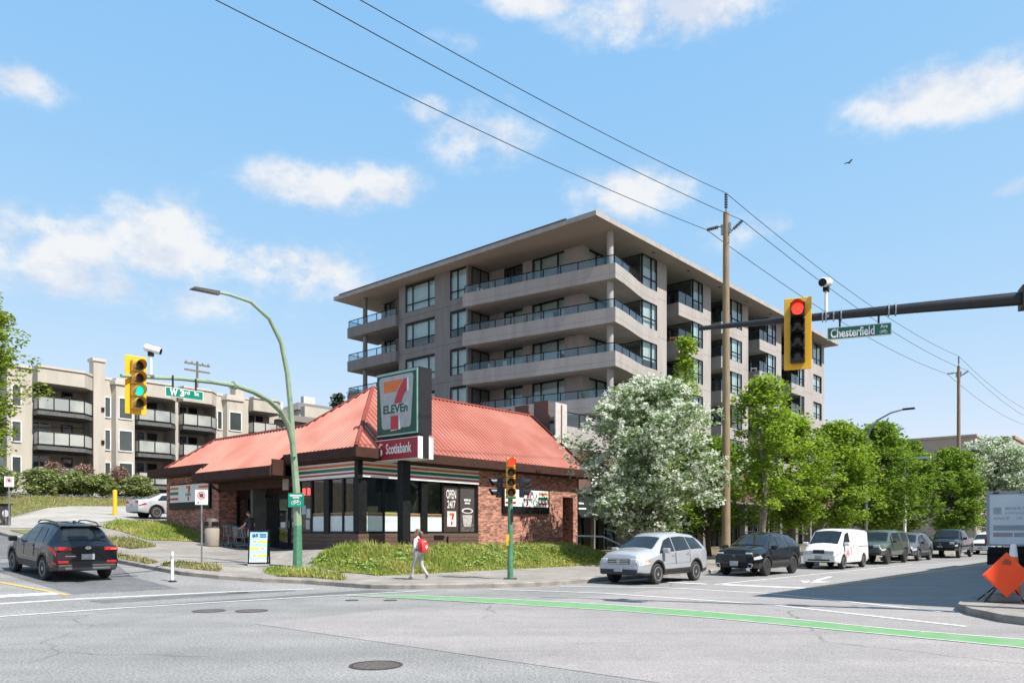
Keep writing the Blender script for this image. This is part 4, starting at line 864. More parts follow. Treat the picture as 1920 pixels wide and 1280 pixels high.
for fl in range(6):
    for (x, y) in ((3, -.0), (10, 0), (18, 0), (29, -1), (35, -1)):
        z = 2.5 + fl * 2.75
        b = MB().prism([(x, y), (x + .8, y - 1.0), (x + 3.2, y - 1.0), (x + 4, y)], z, z + 2.0).build('bay_window', m_black, fb)
        for (p, q) in ((.95, 1.9), (2.1, 3.05)): MB().box(x + p, x + q, y - 1.03, y - 1.01, z + .15, z + 1.85).build('pane', m_pane, b)
        MB().add([(x + .08, y - .15, z + .15), (x + .72, y - .95, z + .15), (x + .72, y - .95, z + 1.85), (x + .08, y - .15, z + 1.85)], [(0, 1, 2, 3)]).build('pane', M('blue_pane', (.12, .17, .22), rough=.08), b)
    for y in (3, 8, 13, 18):
        z = 2.5 + fl * 2.75; f = MB().box(-.06, 0, y, y + 2.2, z, z + 1.8).build('window', m_black, fb); MB().box(-.08, -.06, y + .1, y + 2.1, z + .1, z + 1.7).build('pane', m_pane, f)
# the low building across the right-hand street, outside the frame, whose shadow lies on the roadway
cb = empty('corner_commercial_building', W(20.6, -.2, .15), TH, 'low flat-roofed corner building that shades the right-hand lanes', 'building')
MB().box(0, 95, -18, 0, 0, 12.2).build('wall', m_stu, cb); MB().box(-.15, 95.15, -18.1, .15, 12.2, 12.55).build('parapet', m_stu2, cb)
for fl in range(3):
    for i in range(24):
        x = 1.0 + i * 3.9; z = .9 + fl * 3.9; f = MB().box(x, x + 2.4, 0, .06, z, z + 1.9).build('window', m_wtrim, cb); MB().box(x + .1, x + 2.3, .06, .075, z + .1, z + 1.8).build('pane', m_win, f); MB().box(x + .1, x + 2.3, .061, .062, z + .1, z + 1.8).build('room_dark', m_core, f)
# ================================================================ street furniture
m_gpole = M('green_pole_paint', (.20, .29, .18), (.26, .33, .22), scale=5, rough=.55, bump=.1)
m_gpole2 = M('dark_green_paint', (.05, .17, .09), (.10, .24, .15), scale=7, rough=.55)
m_sigy = M('signal_yellow', (.80, .42, .01), (.74, .38, .01), scale=3, rough=.45)
m_blackm = M('black_metal', (.014, .015, .018), (.02, .02, .024), scale=4, rough=.38, metal=.2)
m_lens = M('dark_lens', (.03, .025, .022), rough=.15)
m_red = M('lit_red_lens', (.8, .03, .02), emit=(1.0, .035, .02), estr=1.6); m_grn = M('lit_green_lens', (.02, .7, .5), emit=(.0, .55, .36), estr=1.1)
m_sgreen = M('street_sign_green', (.0, .20, .13), rough=.4); m_sdg = M('street_sign_dark_green', (.01, .13, .075), rough=.4); m_teal = M('bike_sign_teal', (.0, .26, .16), rough=.4)
m_pwood = M('weathered_pole_wood', (.30, .22, .13), (.21, .15, .09), scale=3, rough=.9, bump=.4, stretch=(6, 6, .5))
def signal_head(name, loc, rz, n, lit, board, label, yellow=True, group=None):
    e = empty(name, loc, rz, label, 'traffic light', group); h = .33; H = n * h
    hm = m_sigy if yellow else m_blackm
    if board: MB().box(-.28, .28, .0, .02, -.12, H + .12).build('backboard', m_sigy, e, bevel=.01)
    hm2 = M('signal_amber_housing', (.62, .35, .06), (.55, .30, .05), rough=.5) if yellow else m_blackm
    for i in range(n):
        z = H - (i + .5) * h
        MB().box(-.15, .15, -.16, 0, z - h / 2 + .006, z + h / 2 - .006).build('housing', hm2, e, bevel=.02)
        k = lit.get(i, m_lens); MB().lathe([(.02, -.03), (.09, -.022), (.125, 0)], 20, axis='y', c=(0, -.175, z)).build('lens', k, e, smooth=True)
        # tunnel visor: open at the bottom, longer at the top
        mb = MB(); seg = 20; r = .14
        for a in range(seg):
            t0 = R(-125 + 250 * a / seg); t1 = R(-125 + 250 * (a + 1) / seg); l0 = .10 + .17 * (math.cos(t0) * .5 + .5); l1 = .10 + .17 * (math.cos(t1) * .5 + .5)
            for rr_, fl in ((r, 1), (r - .012, -1)):
                q = [(rr_ * math.sin(t0), -.16, z + rr_ * math.cos(t0)), (rr_ * math.sin(t1), -.16, z + rr_ * math.cos(t1)), (rr_ * math.sin(t1), -.16 - l1, z + rr_ * math.cos(t1)), (rr_ * math.sin(t0), -.16 - l0, z + rr_ * math.cos(t0))]
                mb.quad(*q)
        mb.build('visor', hm2 if yellow == 'amber' else m_blackm if yellow is not True else hm2, e)
    return e
def traffic_camera(name, loc, rz, hgt, label):
    e = empty(name, loc, rz, label, 'camera')
    MB().tube([(0, 0, 0), (0, 0, hgt)], .035, 8).build('stem', m_wsign, e); MB().box(-.08, .08, -.08, .08, -.03, .03).build('clamp', m_metal, e); MB().box(-.05, .05, -.07, .07, hgt, hgt + .12).build('bracket', m_black, e)
    c = MB().lathe([(.09, .0), (.10, .02), (.10, .40), (.06, .44)], 14, axis='y', c=(0, -.26, 0)).xf(Matrix.Translation((0, 0, hgt + .2)) @ Matrix.Rotation(R(14), 4, 'X')).build('camera_body', m_wsign, e, smooth=True)
    MB().lathe([(.085, 0), (.085, .02)], 14, axis='y', c=(0, -.275, 0)).xf(Matrix.Translation((0, 0, hgt + .2)) @ Matrix.Rotation(R(14), 4, 'X')).build('lens', m_black, c)
    return e
# green pole with lamp arm and mast arm
lp0 = W(15.88, 24.1, .36)
lp = empty('street_lamp', lp0, TH, 'green curved street lamp and signal mast pole on the shop corner', 'street lamp')
g = lambda L, z: (-L, 0, z - .36)
MB().tube([(0, 0, -.3), (0, 0, 1.6)], [.175, .15], 8).build('pole_base', m_gpole2, lp)
MB().tube([(0, 0, 1.6), (-.05, 0, 2.9), g(.2, 4.9), g(.29, 6.2), g(.42, 7.35), g(.67, 8.4), g(1.14, 9.15), g(1.85, 9.57), g(2.63, 9.64), g(3.1, 9.62)], [.15, .13, .108, .095, .088, .08, .07, .058, .05, .045], 8).build('lamp_arm', m_gpole, lp, smooth=35)
MB().add([g(3.0, 9.66)[:1] + (-.10, 9.30), g(3.0, 9.6)[:1] + (.10, 9.30), (-3.9, .16, 9.22), (-3.9, -.16, 9.22), (-3.0, -.08, 9.18), (-3.0, .08, 9.18), (-3.95, .15, 9.16), (-3.95, -.15, 9.16)], [(0, 1, 2, 3), (4, 7, 6, 5), (0, 3, 7, 4), (1, 5, 6, 2), (3, 2, 6, 7), (0, 4, 5, 1)]).build('lamp_head', M('lamp_head_grey', (.12, .12, .12), rough=.5), lp)
md = Vector((-.9216, -.388, 0))
mp_ = lambda L, z: (md.x * L, md.y * L, z - .36)
mpts = [(.25, 4.4), (.32, 4.9), (.6, 5.52), (1.06, 5.92), (1.72, 6.18), (2.52, 6.32), (3.46, 6.36), (4.46, 6.28), (5.81, 6.13), (6.64, 6.0), (7.3, 5.9), (8.0, 5.80)]
MB().tube([mp_(*p) for p in mpts], [.10, .10, .095, .09, .085, .08, .072, .064, .056, .052, .048, .045], 8).build('mast_arm', m_gpole, lp, smooth=35)
MB().tube([mp_(3.4, 6.36), mp_(3.55, 6.36)], .12, 10).build('arm_collar', m_gpole, lp)
bs = MB().box(-.28, .28, -.215, -.20, 2.25, 2.75).xf(Matrix.Rotation(R(-48), 4, 'Z')).build('bike_sign', m_teal, lp)
def bs_put(mb, nm): mb.xf(Matrix.Rotation(R(-48), 4, 'Z')).build(nm, m_wsign, bs)
for (x0, x1, z0, z1) in ((-.22, .22, 2.64, 2.69), (-.12, .12, 2.57, 2.61)): bs_put(MB().box(x0, x1, -.219, -.215, z0, z1), 'print_bar')
def bicycle_print(cx, cz, s, y):
    mb = MB()
    for dx in (-.62, .62):
        n = 18
        for i in range(n):
            t0, t1 = 2 * math.pi * i / n, 2 * math.pi * (i + 1) / n; q = [(cx + s * (dx + r * math.cos(t)), y, cz + s * r * math.sin(t)) for r, t in ((.44, t0), (.44, t1), (.34, t1), (.34, t0))]; mb.quad(*q)
    def seg(x0, z0, x1, z1, w=.05):
        d = Vector((x1 - x0, z1 - z0)).normalized() * w; mb.quad((cx + s * (x0 - d.y), y, cz + s * (z0 + d.x)), (cx + s * (x1 - d.y), y, cz + s * (z1 + d.x)), (cx + s * (x1 + d.y), y, cz + s * (z1 - d.x)), (cx + s * (x0 + d.y), y, cz + s * (z0 - d.x)))
    for q in ((-.62, 0, -.3, .55), (-.62, 0, -.05, 0), (-.05, 0, .4, .55), (-.3, .55, .4, .55), (-.3, .55, -.05, 0), (.62, 0, .36, .75), (.36, .75, .55, .8), (-.4, .68, -.18, .68), (-.3, .55, -.3, .68)): seg(*q)
    return mb
bs_put(bicycle_print(0, 2.40, .16, -.219), 'bicycle_print')
lh = lp0 + Matrix.Rotation(TH, 3, 'Z') @ Vector(mp_(7.5, 5.86)); 
signal_head('traffic_signal', Vector((lh.x, lh.y, 4.98)), TH, 4, {2: m_grn}, True, 'yellow four-lamp signal on the green mast arm, green lamp lit')
q = lp0 + Matrix.Rotation(TH, 3, 'Z') @ Vector(mp_(6.97, 5.97)); traffic_camera('traffic_camera', Vector((q.x, q.y, 5.98)), TH + R(50), .55, 'small white camera on a stem on the green mast arm')
def street_name(name, loc, rz, w, h, m, parts, label, hang):
    e = empty(name, loc, rz, label, 'street sign')
    MB().box(0, w, -.012, .012, 0, h).build('plate', m_wsign, e, bevel=.006); MB().box(.02, w - .02, -.017, -.012, .02, h - .02).build('sign_face', m, e)
    for (t, x, z, tw, th, b) in parts: shift(lettering(t, tw, th, bold=b), x, -.019, z).build('lettering', m_wsign, e)
    for x in (w * .2, w * .8): MB().box(x - .02, x + .02, -.02, .02, h, h + hang).build('hanger', m_blackm, e)
    return e
q = lp0 + Matrix.Rotation(TH, 3, 'Z') @ Vector(mp_(6.45, 6.0)); 
street_name('street_name_sign', Vector((q.x, q.y, 5.53)), TH, 1.12, .27, m_sgreen, (('W', .13, .04, .22, .19, .04), ('3', .42, .04, .13, .19, .04), ('rd', .57, .12, .13, .11, .02), ('St', .84, .12, .14, .11, .02)), 'green street name sign reading W 3rd St under the mast arm', .34)
# black mast arm at the right with red signal and Chesterfield sign
AR = Vector((-.926, .377, 0)); AO = Vector((6.15, 17.0, 0))
ma = empty('signal_mast', AO + AR * -6.6 + Vector((0, 0, .15)), math.atan2(AR.y, AR.x), 'black signal mast arm reaching in from the right edge', 'signal mast')
MB().tube([(0, 0, 0), (0, 0, 7.1)], [.2, .16], 14).build('pole', m_blackm, ma, smooth=True); MB().box(-.3, .3, -.3, .3, -.15, .04).build('base_plate', m_blackm, ma)
MB().tube([(0, 0, 6.15), (2.2, 0, 6.2), (4.0, 0, 6.22), (6.4, 0, 6.23), (8.6, 0, 6.23)], [.155, .135, .11, .08, .05], 14).build('arm', m_blackm, ma, smooth=True); MB().box(2.1, 2.32, -.22, .22, 6.0, 6.42).build('flange', m_blackm, ma)
for x in (4.55, 4.68, 5.6, 5.75, 5.9, 5.97): MB().tube([(x - .012, 0, 6.225), (x + .012, 0, 6.225)], .14 - .008 * (x - 4), 14).build('clamp_band', m_metal, ma)
FZ = math.atan2(AR.y, AR.x) - math.pi
signal_head('traffic_signal', AO + AR * .02 + Vector((.08, -.2, 5.36)), FZ, 4, {0: m_red}, True, 'yellow-backed signal with black housings on the black mast arm, red lamp lit', yellow=False)
street_name('street_name_sign', AO + AR * -.72 + Vector((0, 0, 5.85)), FZ, 1.26, .27, m_sdg, (('Chesterfield', .07, .04, .86, .19, .02), ('Ave', 1.04, .16, .14, .075, .02)), 'dark green street name sign reading Chesterfield Ave under the black arm', .25)
bp = bicycle_print(1.1, .075, .07, -.019); bp.build('bicycle_print', m_wsign, [o for o in bpy.data.objects if o.get('label', '').startswith('dark green street name')][0])
traffic_camera('traffic_camera', AO + AR * -.70 + Vector((0, 0, 6.36)), R(-38), .55, 'small white camera on a stem above the Chesterfield sign')
# corner signal post with head facing the camera and side heads
cs0 = W(19.42, 17.03, .15); cs = empty('signal_post', cs0, 0, 'green signal post with yellow push button on the corner sidewalk', 'signal post')
MB().tube([(0, 0, 0), (0, 0, 2.7)], [.105, .085], 10).build('pole', m_gpole2, cs, smooth=True); MB().box(-.22, .22, -.2, .2, -.02, .035).build('base_plate', m_iron, cs); MB().box(-.14, -.06, -.16, -.04, 1.12, 1.28).box(-.14, -.04, -.14, -.04, 1.28, 1.5).build('push_button', m_sigy, cs)
MB().box(.03, .10, -.12, -.09, 1.9, 2.35).build('bracket', m_blackm, cs)
signal_head('traffic_signal', cs0 + Vector((0, -.05, 2.72)), R(8), 4, {0: m_red}, False, 'yellow four-lamp signal on the corner post, red lamp lit', yellow='amber')
for s, lab in ((-1, 'black two-lamp side signal left of the corner post head'), (1, 'black two-lamp side signal right of the corner post head')):
    signal_head('side_signal', cs0 + Vector((s * .30, .05, 2.72)), R(8) + s * R(78), 2, {}, False, lab, yellow=False, group='side signals on the corner post')
# no-parking signs
def no_parking(loc, rz, zs, label):
    e = empty('no_parking_sign', loc, rz, label, 'sign', 'no-parking signs on posts')
    MB().tube([(0, 0, -.2), (0, 0, zs + .4)], .03, 8).build('post', m_metal, e)
    MB().box(-.21, .21, -.05, -.035, zs - .02, zs + .5).build('plate', m_wsign, e, bevel=.03)
    def disc(r0, r1, mm, d):
        mb = MB(); n = 24
        for i in range(n):
            t0, t1 = 2 * math.pi * i / n, 2 * math.pi * (i + 1) / n; mb.quad(*[(r * math.cos(t), -d, zs + .31 + r * math.sin(t)) for r, t in ((r0, t0), (r0, t1), (r1, t1), (r1, t0))])
        mb.build('symbol', mm, e)
    disc(.135, .105, m_rd, .054); disc(.075, .0, M('print_black', (.03, .03, .03)), .053); MB().add([(-.09, -.056, zs + .385), (-.07, -.056, zs + .40), (.09, -.056, zs + .235), (.07, -.056, zs + .22)], [(0, 1, 2, 3)]).build('symbol', m_rd, e)
    MB().add([(-.15, -.054, zs + .06), (-.08, -.054, zs + .03), (-.08, -.054, zs + .09)], [(0, 1, 2)]).build('symbol', M('print_black', (.03, .03, .03)), e)
no_parking(W(13.23, 25.95, .51), R(10), 2.18, 'white no-parking sign on a grey post by the shop sidewalk')
no_parking(W(12.88, 45.4, street(45.4) + .15), R(35), 2.05, 'white no-parking sign at the far left edge by the lawn')
# flexible delineator
dl = empty('delineator_post', W(10.97, 23.35, street(23.35)), TH, 'slim white flexible delineator post standing in the road by the kerb', 'delineator')
MB().tube([(0, 0, .02), (0, 0, .92)], [.05, .045], 10).build('post', m_wsign, dl); MB().lathe([(.13, -.03), (.13, .02), (.06, .05)], 12).build('base', m_black, dl); MB().tube([(0, 0, .7), (0, 0, .8)], .052, 10).build('band', m_lgrey, dl)
# A-frame sign
af = empty('sandwich_board', W(15.26, 25.63, lot(15.26, 25.63)), R(6), 'black-framed sandwich board with a pale blue $5 menu poster', 'sign board')
for s in (-1, 1):
    fr = MB(); 
    for b in ((-.36, .36, .06, .12), (-.36, .36, 1.24, 1.30), (-.36, -.31, .12, 1.24), (.31, .36, .12, 1.24)): fr.box(b[0], b[1], -.02, .02, b[2], b[3])
    fr.xf(Matrix.Translation((0, -s * .0, 0)) @ Matrix.Translation((0, 0, 1.3)) @ Matrix.Rotation(R(s * -9), 4, 'X') @ Matrix.Translation((0, 0, -1.3))).build('frame', m_black, af)
XA = Matrix.Translation((0, 0, 1.3)) @ Matrix.Rotation(R(-9), 4, 'X') @ Matrix.Translation((0, 0, -1.3))
pf = MB().box(-.31, .31, -.008, .008, .12, 1.24).xf(XA).build('poster', M('poster_blue', (.36, .62, .78), (.42, .68, .80), scale=2, rough=.4), af)
for (z, s) in ((.88, 1), (.62, -1), (.36, 1)):
    MB().box(-.10 if s > 0 else -.31, .31 if s > 0 else .10, -.012, -.008, z - .05, z + .05).xf(XA).build('yellow_bar', M('poster_yellow', (.85, .62, .08)), pf)
    cx = -.14 * s; el = [(cx + .12 * math.cos(t * math.pi / 10), -.014, z + .075 * math.sin(t * math.pi / 10)) for t in range(20)]; MB().add(el, [tuple(range(20))]).xf(XA).build('food_print', m_wsign, pf)
    el = [(cx + .08 * math.cos(t * math.pi / 5 + .3), -.016, z + .04 * math.sin(t * math.pi / 5)) for t in range(10)]; MB().add(el, [tuple(range(10))]).xf(XA).build('food_print', M('food_orange', (.62, .25, .08), (.7, .45, .2), scale=20), pf)
m_blue = M('print_blue', (.01, .05, .30)); shift(lettering('$5', .22, .14, bold=.04), -.24, -.012, 1.03).xf(XA).build('lettering', m_blue, pf)
for i in range(3): MB().box(.03, .27, -.012, -.009, 1.03 + i * .052, 1.065 + i * .052).xf(XA).build('print_bar', m_blue, pf)
MB().box(-.31, .31, -.012, -.008, .12, .20).xf(XA).build('print_bar', m_wsign, pf)
MB().box(-.34, .34, -.32, .32, 0, .07).build('base_weight', m_lgrey, af)
# litter bin
tb = empty('litter_bin', W(18.0, 34.3, lot(18.0, 34.3)), TH, 'pebbled concrete litter bin with a brown hood by the shop entrance', 'litter bin')
MB().lathe([(.31, 0), (.33, .05), (.34, .80), (.31, .84)], 20).build('drum', M('pebble_concrete', (.36, .31, .26), (.24, .20, .17), scale=40, rough=.95, bump=.5), tb, smooth=True)
hd_ = MB().lathe([(.30, .84), (.30, .92), (.29, 1.22), (.24, 1.28), (.05, 1.31)], 20).build('hood', M('hood_brown', (.12, .09, .08), rough=.6), tb, smooth=True); MB().box(-.16, .16, -.32, -.27, .96, 1.14).build('opening', m_black, hd_); MB().box(-.32, -.27, -.16, .16, .96, 1.14).build('opening', m_black, hd_)
# shopping carts
def cart(loc, rz, label):
    e = empty('shopping_cart', loc, rz, label, 'shopping cart', 'shopping carts by the entrance'); mb = MB(); b0 = [(-.38, -.2, .5), (.38, -.22, .5), (.38, .22, .5), (-.38, .2, .5)]; b1 = [(-.46, -.26, .92), (.44, -.28, .98), (.44, .28, .98), (-.46, .26, .92)]
    for i in range(4): mb.tube([b0[i], b0[(i + 1) % 4]], .012, 5); mb.tube([b1[i], b1[(i + 1) % 4]], .014, 5)
    for i in range(4):
        n = 7
        for k in range(n + 1):
            p = Vector(b0[i]).lerp(Vector(b0[(i + 1) % 4]), k / n); r_ = Vector(b1[i]).lerp(Vector(b1[(i + 1) % 4]), k / n); mb.tube([p, r_], .006, 4)
    for k in range(6): x = -.38 + .76 * k / 5; mb.tube([(x, -.2, .5), (x, .2, .5)], .006, 4)
    mb.build('basket', m_metal, e); f = MB()
    for s in (-.22, .22): f.tube([(.44, s, .95), (.36, s, .45), (.46, s, .14), (-.4, s * .8, .14), (-.3, s * .8, .5)], .016, 6)
    f.build('frame', m_metal, e); MB().tube([(.5, -.27, 1.0), (.5, .27, 1.0)], .022, 8).build('handle', M('handle_teal', (.05, .35, .38)), e)
    for (x, y) in ((-.38, -.17), (-.38, .17), (.44, -.22), (.44, .22)): MB().lathe([(.07, -.015), (.07, .015)], 12, axis='y', c=(x, y, .07)).build('wheel', m_black, e)
cart(W(18.75, 34.0, lot(18.75, 34.0)), TH + R(75), 'chrome shopping cart beside the litter bin'); cart(W(18.9, 33.1, lot(18.9, 33.1)), TH + R(95), 'shopping cart nearer the door, behind the man')
# door mat weight / flat box by the doors
# bollards
for (a, b, h, lab) in ((19.1, 48.0, 1.45, 'tall yellow bollard at the lane beside the shop'), (29.0, 60.0, 1.7, 'yellow bollard beside the dark garage opening')):
    e = empty('bollard', W(a, b, lot(a, b)), 0, lab, 'bollard', 'yellow steel bollards'); MB().lathe([(.12, -.1), (.12, h), (.10, h + .05), (.03, h + .07)], 16).build('post', m_sigy, e, smooth=True); MB().lathe([(.16, -.1), (.16, .02)], 16).build('footing', m_kerb, e)
# street boxes at the far left
nb = empty('street_box', W(12.75, 46.3, lot(12.75, 46.3)), TH + R(20), 'dark graffiti-marked utility box at the left edge beside the sign post', 'utility box')
MB().box(-.9, .35, -.3, .3, 0, 1.05).build('cabinet', M('box_dark', (.03, .03, .03), (.18, .17, .16), scale=5, rough=.6, lo=.55, hi=.62), nb, bevel=.03); MB().box(-.95, .4, -.35, .35, 1.05, 1.11).build('lid', m_black, nb)
MB().lathe([(.17, 0), (.19, .01), (.12, .012)], 16, axis='y', c=(.05, -.315, .6)).build('round_mark', m_lgrey, nb)
# utility poles with insulators, and the wires between them
m_gwood = M('grey_pole_wood', (.17, .145, .115), (.12, .10, .08), scale=3, rough=.9, stretch=(6, 6, .5))
def utility_pole(name, loc, h, r0, label, arms='post'):
    e = empty(name, loc, TH, label, 'utility pole', 'wooden utility poles')
    MB().tube([(0, 0, -.2), (0, 0, h * .5), (0, 0, h)], [r0, r0 * .86, r0 * .68], 14).build('pole', m_pwood if arms == 'post' else m_gwood, e, smooth=True)
    m_ins = M('insulator', (.10, .10, .12), rough=.3)
    def insul(p, q):
        p = Vector(p); q = Vector(q); mb = MB().tube([p, q], .03, 6)
        for k in range(6): c = p.lerp(q, .25 + k * .13); mb.tube([c, c + (q - p).normalized() * .05], .085, 10)
        mb.build('insulator', m_ins, e)
    if arms == 'post':
        insul((0, 0, h), (0, 0, h + .95)); insul((-.1, .2, h - .65), (-.15, .95, h - .65)); insul((.1, -.2, h - .95), (.1, -.8, h - .57)); MB().box(-.06, .06, -.25, .25, h - 1.05, h - .55).build('bracket', m_metal, e); MB().tube([(.2, .05, h - 2.5), (.2, .05, h + .1)], .05, 8).build('conduit', m_metal, e)
    else:
        for z in (h - .35, h - .95, h - 2.9): MB().box(-1.2, 1.2, -.06, .06, z, z + .14).build('crossarm', m_gwood, e)
        for x in (-1.05, -.5, .5, 1.05): MB().lathe([(.05, 0), (.07, .06), (.04, .16)], 8, c=(x, 0, h - .21)).build('insulator', m_ins, e)
        MB().lathe([(.28, 0), (.28, .9), (.1, 1.0)], 14, c=(.5, -.1, h - 4.6)).build('transformer', m_lgrey, e, smooth=True)
    return e
PA = (35.4, 17.0, 17.2); PB = (84.5, 16.6, 17.6)
utility_pole('utility_pole', W(PA[0], PA[1], .15), PA[2], .21, 'tall pale wooden utility pole behind the parked black SUV')
utility_pole('utility_pole', W(PB[0], PB[1], .15), PB[2], .21, 'distant wooden utility pole above the far street trees')
p_ = W(34.5, 68.5, 4.4); utility_pole('utility_pole', p_, 13.0, .15, 'wooden pole with crossarms and transformer in front of the beige block', arms='cross')
def wire(name, p, q, sag, r, label, n=28):
    p = Vector(p); q = Vector(q); pts = []
    for i in range(n + 1):
        t = i / n; v = p.lerp(q, t); v.z -= sag * 4 * t * (1 - t); pts.append(v)
    o = MB().tube(pts, r, 5).build(name, m_black); return tag(o, label, 'wire', 'overhead power lines')
offs = ((0, 0, 1.1), (-.15, .95, -.5), (.1, -.8, -.42)); ends = (15.8, 14.8, 14.7); nm = ('topmost', 'left-hand', 'right-hand')
for i, (da, db, dz) in enumerate(offs):
    A1 = W(PA[0] + da, PA[1] + db, PA[2] + dz); B1 = W(PB[0] + da, PB[1] + db, PB[2] + dz); Z1 = W(-13, 17.1 + db, ends[i])
    wire('power_line', A1, Z1, .9, .014, '%s of three power lines running from the pole to the upper left' % nm[i]); wire('power_line', A1, B1, .8, .016, '%s of three power lines between the two street poles' % nm[i])
    wire('power_line', B1, W(134 + da, 16 + db, 17.5 + dz), .8, .016, '%s of three lines falling away beyond the far pole' % nm[i])
wire('power_line', W(34.5, 68.4, 13.5), W(-30, 60, 9.5), .8, .02, 'upper thin cable crossing the front of the beige block'); wire('power_line', W(34.5, 68.4, 11.0), W(-30, 59, 7.6), .7, .02, 'lower thin cable crossing the front of the beige block')
# dark street lamp among the trees
sl = empty('street_lamp', W(57.0, 16.9, .15), TH, 'slim dark curved street lamp rising out of the street trees', 'street lamp')
MB().tube([(0, 0, 0), (0, 0, 7.6), (0, -.15, 8.5), (0, -.7, 9.3), (0, -1.6, 9.75), (0, -2.4, 9.9)], [.12, .09, .08, .07, .06, .05], 8).build('pole', m_metal, sl, smooth=35); MB().box(-.12, .12, -3.1, -2.35, 9.85, 9.97).build('lamp_head', m_black, sl, bevel=.03)
ws = empty('white_post', W(64, 16.2, .15), TH, 'white post between the far street trees', 'post'); MB().tube([(0, 0, 0), (0, 0, 7.2)], [.12, .1], 10).build('post', m_wsign, ws); MB().box(-.1, .1, -1.8, 0, 7.1, 7.25).build('arm', m_wsign, ws)
# work-zone sign and cone on the near right corner
wz = empty('work_zone_sign', W(20.0, 3.0, .15), R(-8), 'orange diamond work-zone sign on a sandbagged stand', 'road sign')
m_orange = M('fluorescent_orange', (.95, .075, .008), (.90, .07, .007), scale=2, rough=.45); s2 = .50
MB().sideprism([(0, .12), (s2, .12 + s2), (0, .12 + 2 * s2), (-s2, .12 + s2)], -.012, .0).build('diamond_panel', m_orange, wz)
MB().sideprism([(0, .145), (s2 - .025, .12 + s2), (0, .095 + 2 * s2), (-s2 + .025, .12 + s2)], -.016, -.0125).build('panel_border', M('orange_edge', (.80, .16, .08)), wz); MB().sideprism([(0, .165), (s2 - .045, .12 + s2), (0, .075 + 2 * s2), (-s2 + .045, .12 + s2)], -.020, -.0165).build('panel_face', m_orange, wz)
sm = MB(); 
for (x0, x1, z0, z1) in ((-.09, .09, .84, .93), (-.05, .05, .93, .97)): sm.box(x0, x1, -.0225, -.0205, z0, z1)
sm.build('symbol_smudge', M('faded_symbol', (.22, .05, .02), (.5, .08, .02), scale=12), wz)
MB().box(-.30, .36, .05, .4, 0, .2).build('sandbag', M('sandbag', (.15, .15, .14), (.2, .2, .19), rough=.9), wz, bevel=.06); lg = MB()
for s in (-1, 1): lg.tube([(s * .05, .03, .5), (s * .42, .1, .0)], .015, 6); lg.tube([(s * .05, .03, .5), (s * .3, .7, .0)], .015, 6)
lg.build('stand', m_black, wz)
cn = empty('traffic_cone', W(20.9, 3.0, .15), TH, 'orange and white traffic cone behind the orange diamond sign', 'cone'); m_co = M('cone_orange', (.85, .16, .04), rough=.5)
MB().box(-.2, .2, -.2, .2, 0, .04).build('base', m_co, cn); MB().lathe([(.17, .04), (.135, .45)], 18).build('cone_body', m_co, cn, smooth=True); MB().lathe([(.136, .45), (.105, .85)], 18).build('reflective_band', m_wsign, cn, smooth=True); MB().lathe([(.105, .85), (.09, 1.0)], 18).build('cone_body', m_co, cn, smooth=True); MB().lathe([(.091, 1.0), (.06, 1.28), (.02, 1.29)], 18).build('reflective_band', m_wsign, cn, smooth=True)
# black picket fence and white handrail by the tower shopfronts
pf_ = empty('picket_fence', W(33.2, 21.2, .15), TH, 'low black metal picket fence behind the silver SUV', 'fence')
MB().tube([(0, 0, 1.05), (5.0, 0, 1.05)], .03, 6).tube([(0, 0, .15), (5, 0, .15)], .025, 6).build('rail', m_black, pf_)
for i in range(36): MB().box(.05 + i * .138, .08 + i * .138, -.012, .012, .05, 1.05).build('picket', M('picket_grey', (.12, .12, .12)), pf_)
hr = empty('handrail', W(33.0, 21.8, lot(33.0, 21.8)), TH, 'sloping white pipe handrail beside the grass bank', 'handrail')
MB().tube([(-1.6, 1.4, 1.15), (0, .8, 1.1), (1.6, 0, .35)], .04, 8).tube([(-1.5, 1.38, .1), (-1.5, 1.38, 1.15)], .03, 6).tube([(1.5, .05, -.5), (1.5, .05, .4)], .03, 6).build('pipe', m_wsign, hr)
# bird in flight
bd = empty('bird', ((1591 - 960) / 1450 * 60, 60, 1.7 + 692 / 1450 * 60), R(20), 'small dark bird gliding in the open sky', 'bird')
MB().add([(-.34, 0, 0), (-.1, -.05, .03), (.12, -.03, .02), (.3, 0, .03), (.12, .03, .02), (-.1, .05, .03), (0, 0, .07), (0, 0, -.04)], [(0, 1, 6), (1, 2, 6), (2, 3, 6), (3, 4, 6), (4, 5, 6), (5, 0, 6), (1, 0, 7), (2, 1, 7), (3, 2, 7), (4, 3, 7), (5, 4, 7), (0, 5, 7)]).build('body', M('bird_dark', (.04, .035, .03)), bd)
MB().add([(-.05, 0, .03), (.1, 0, .03), (.05, -.42, .10), (-.1, -.38, .1)], [(0, 1, 2, 3)]).build('wing', M('bird_dark', (.04, .035, .03)), bd); MB().add([(-.05, 0, .03), (.1, 0, .03), (.0, .42, .12), (-.15, .38, .12)], [(0, 1, 2, 3)]).build('wing', M('bird_dark', (.04, .035, .03)), bd)
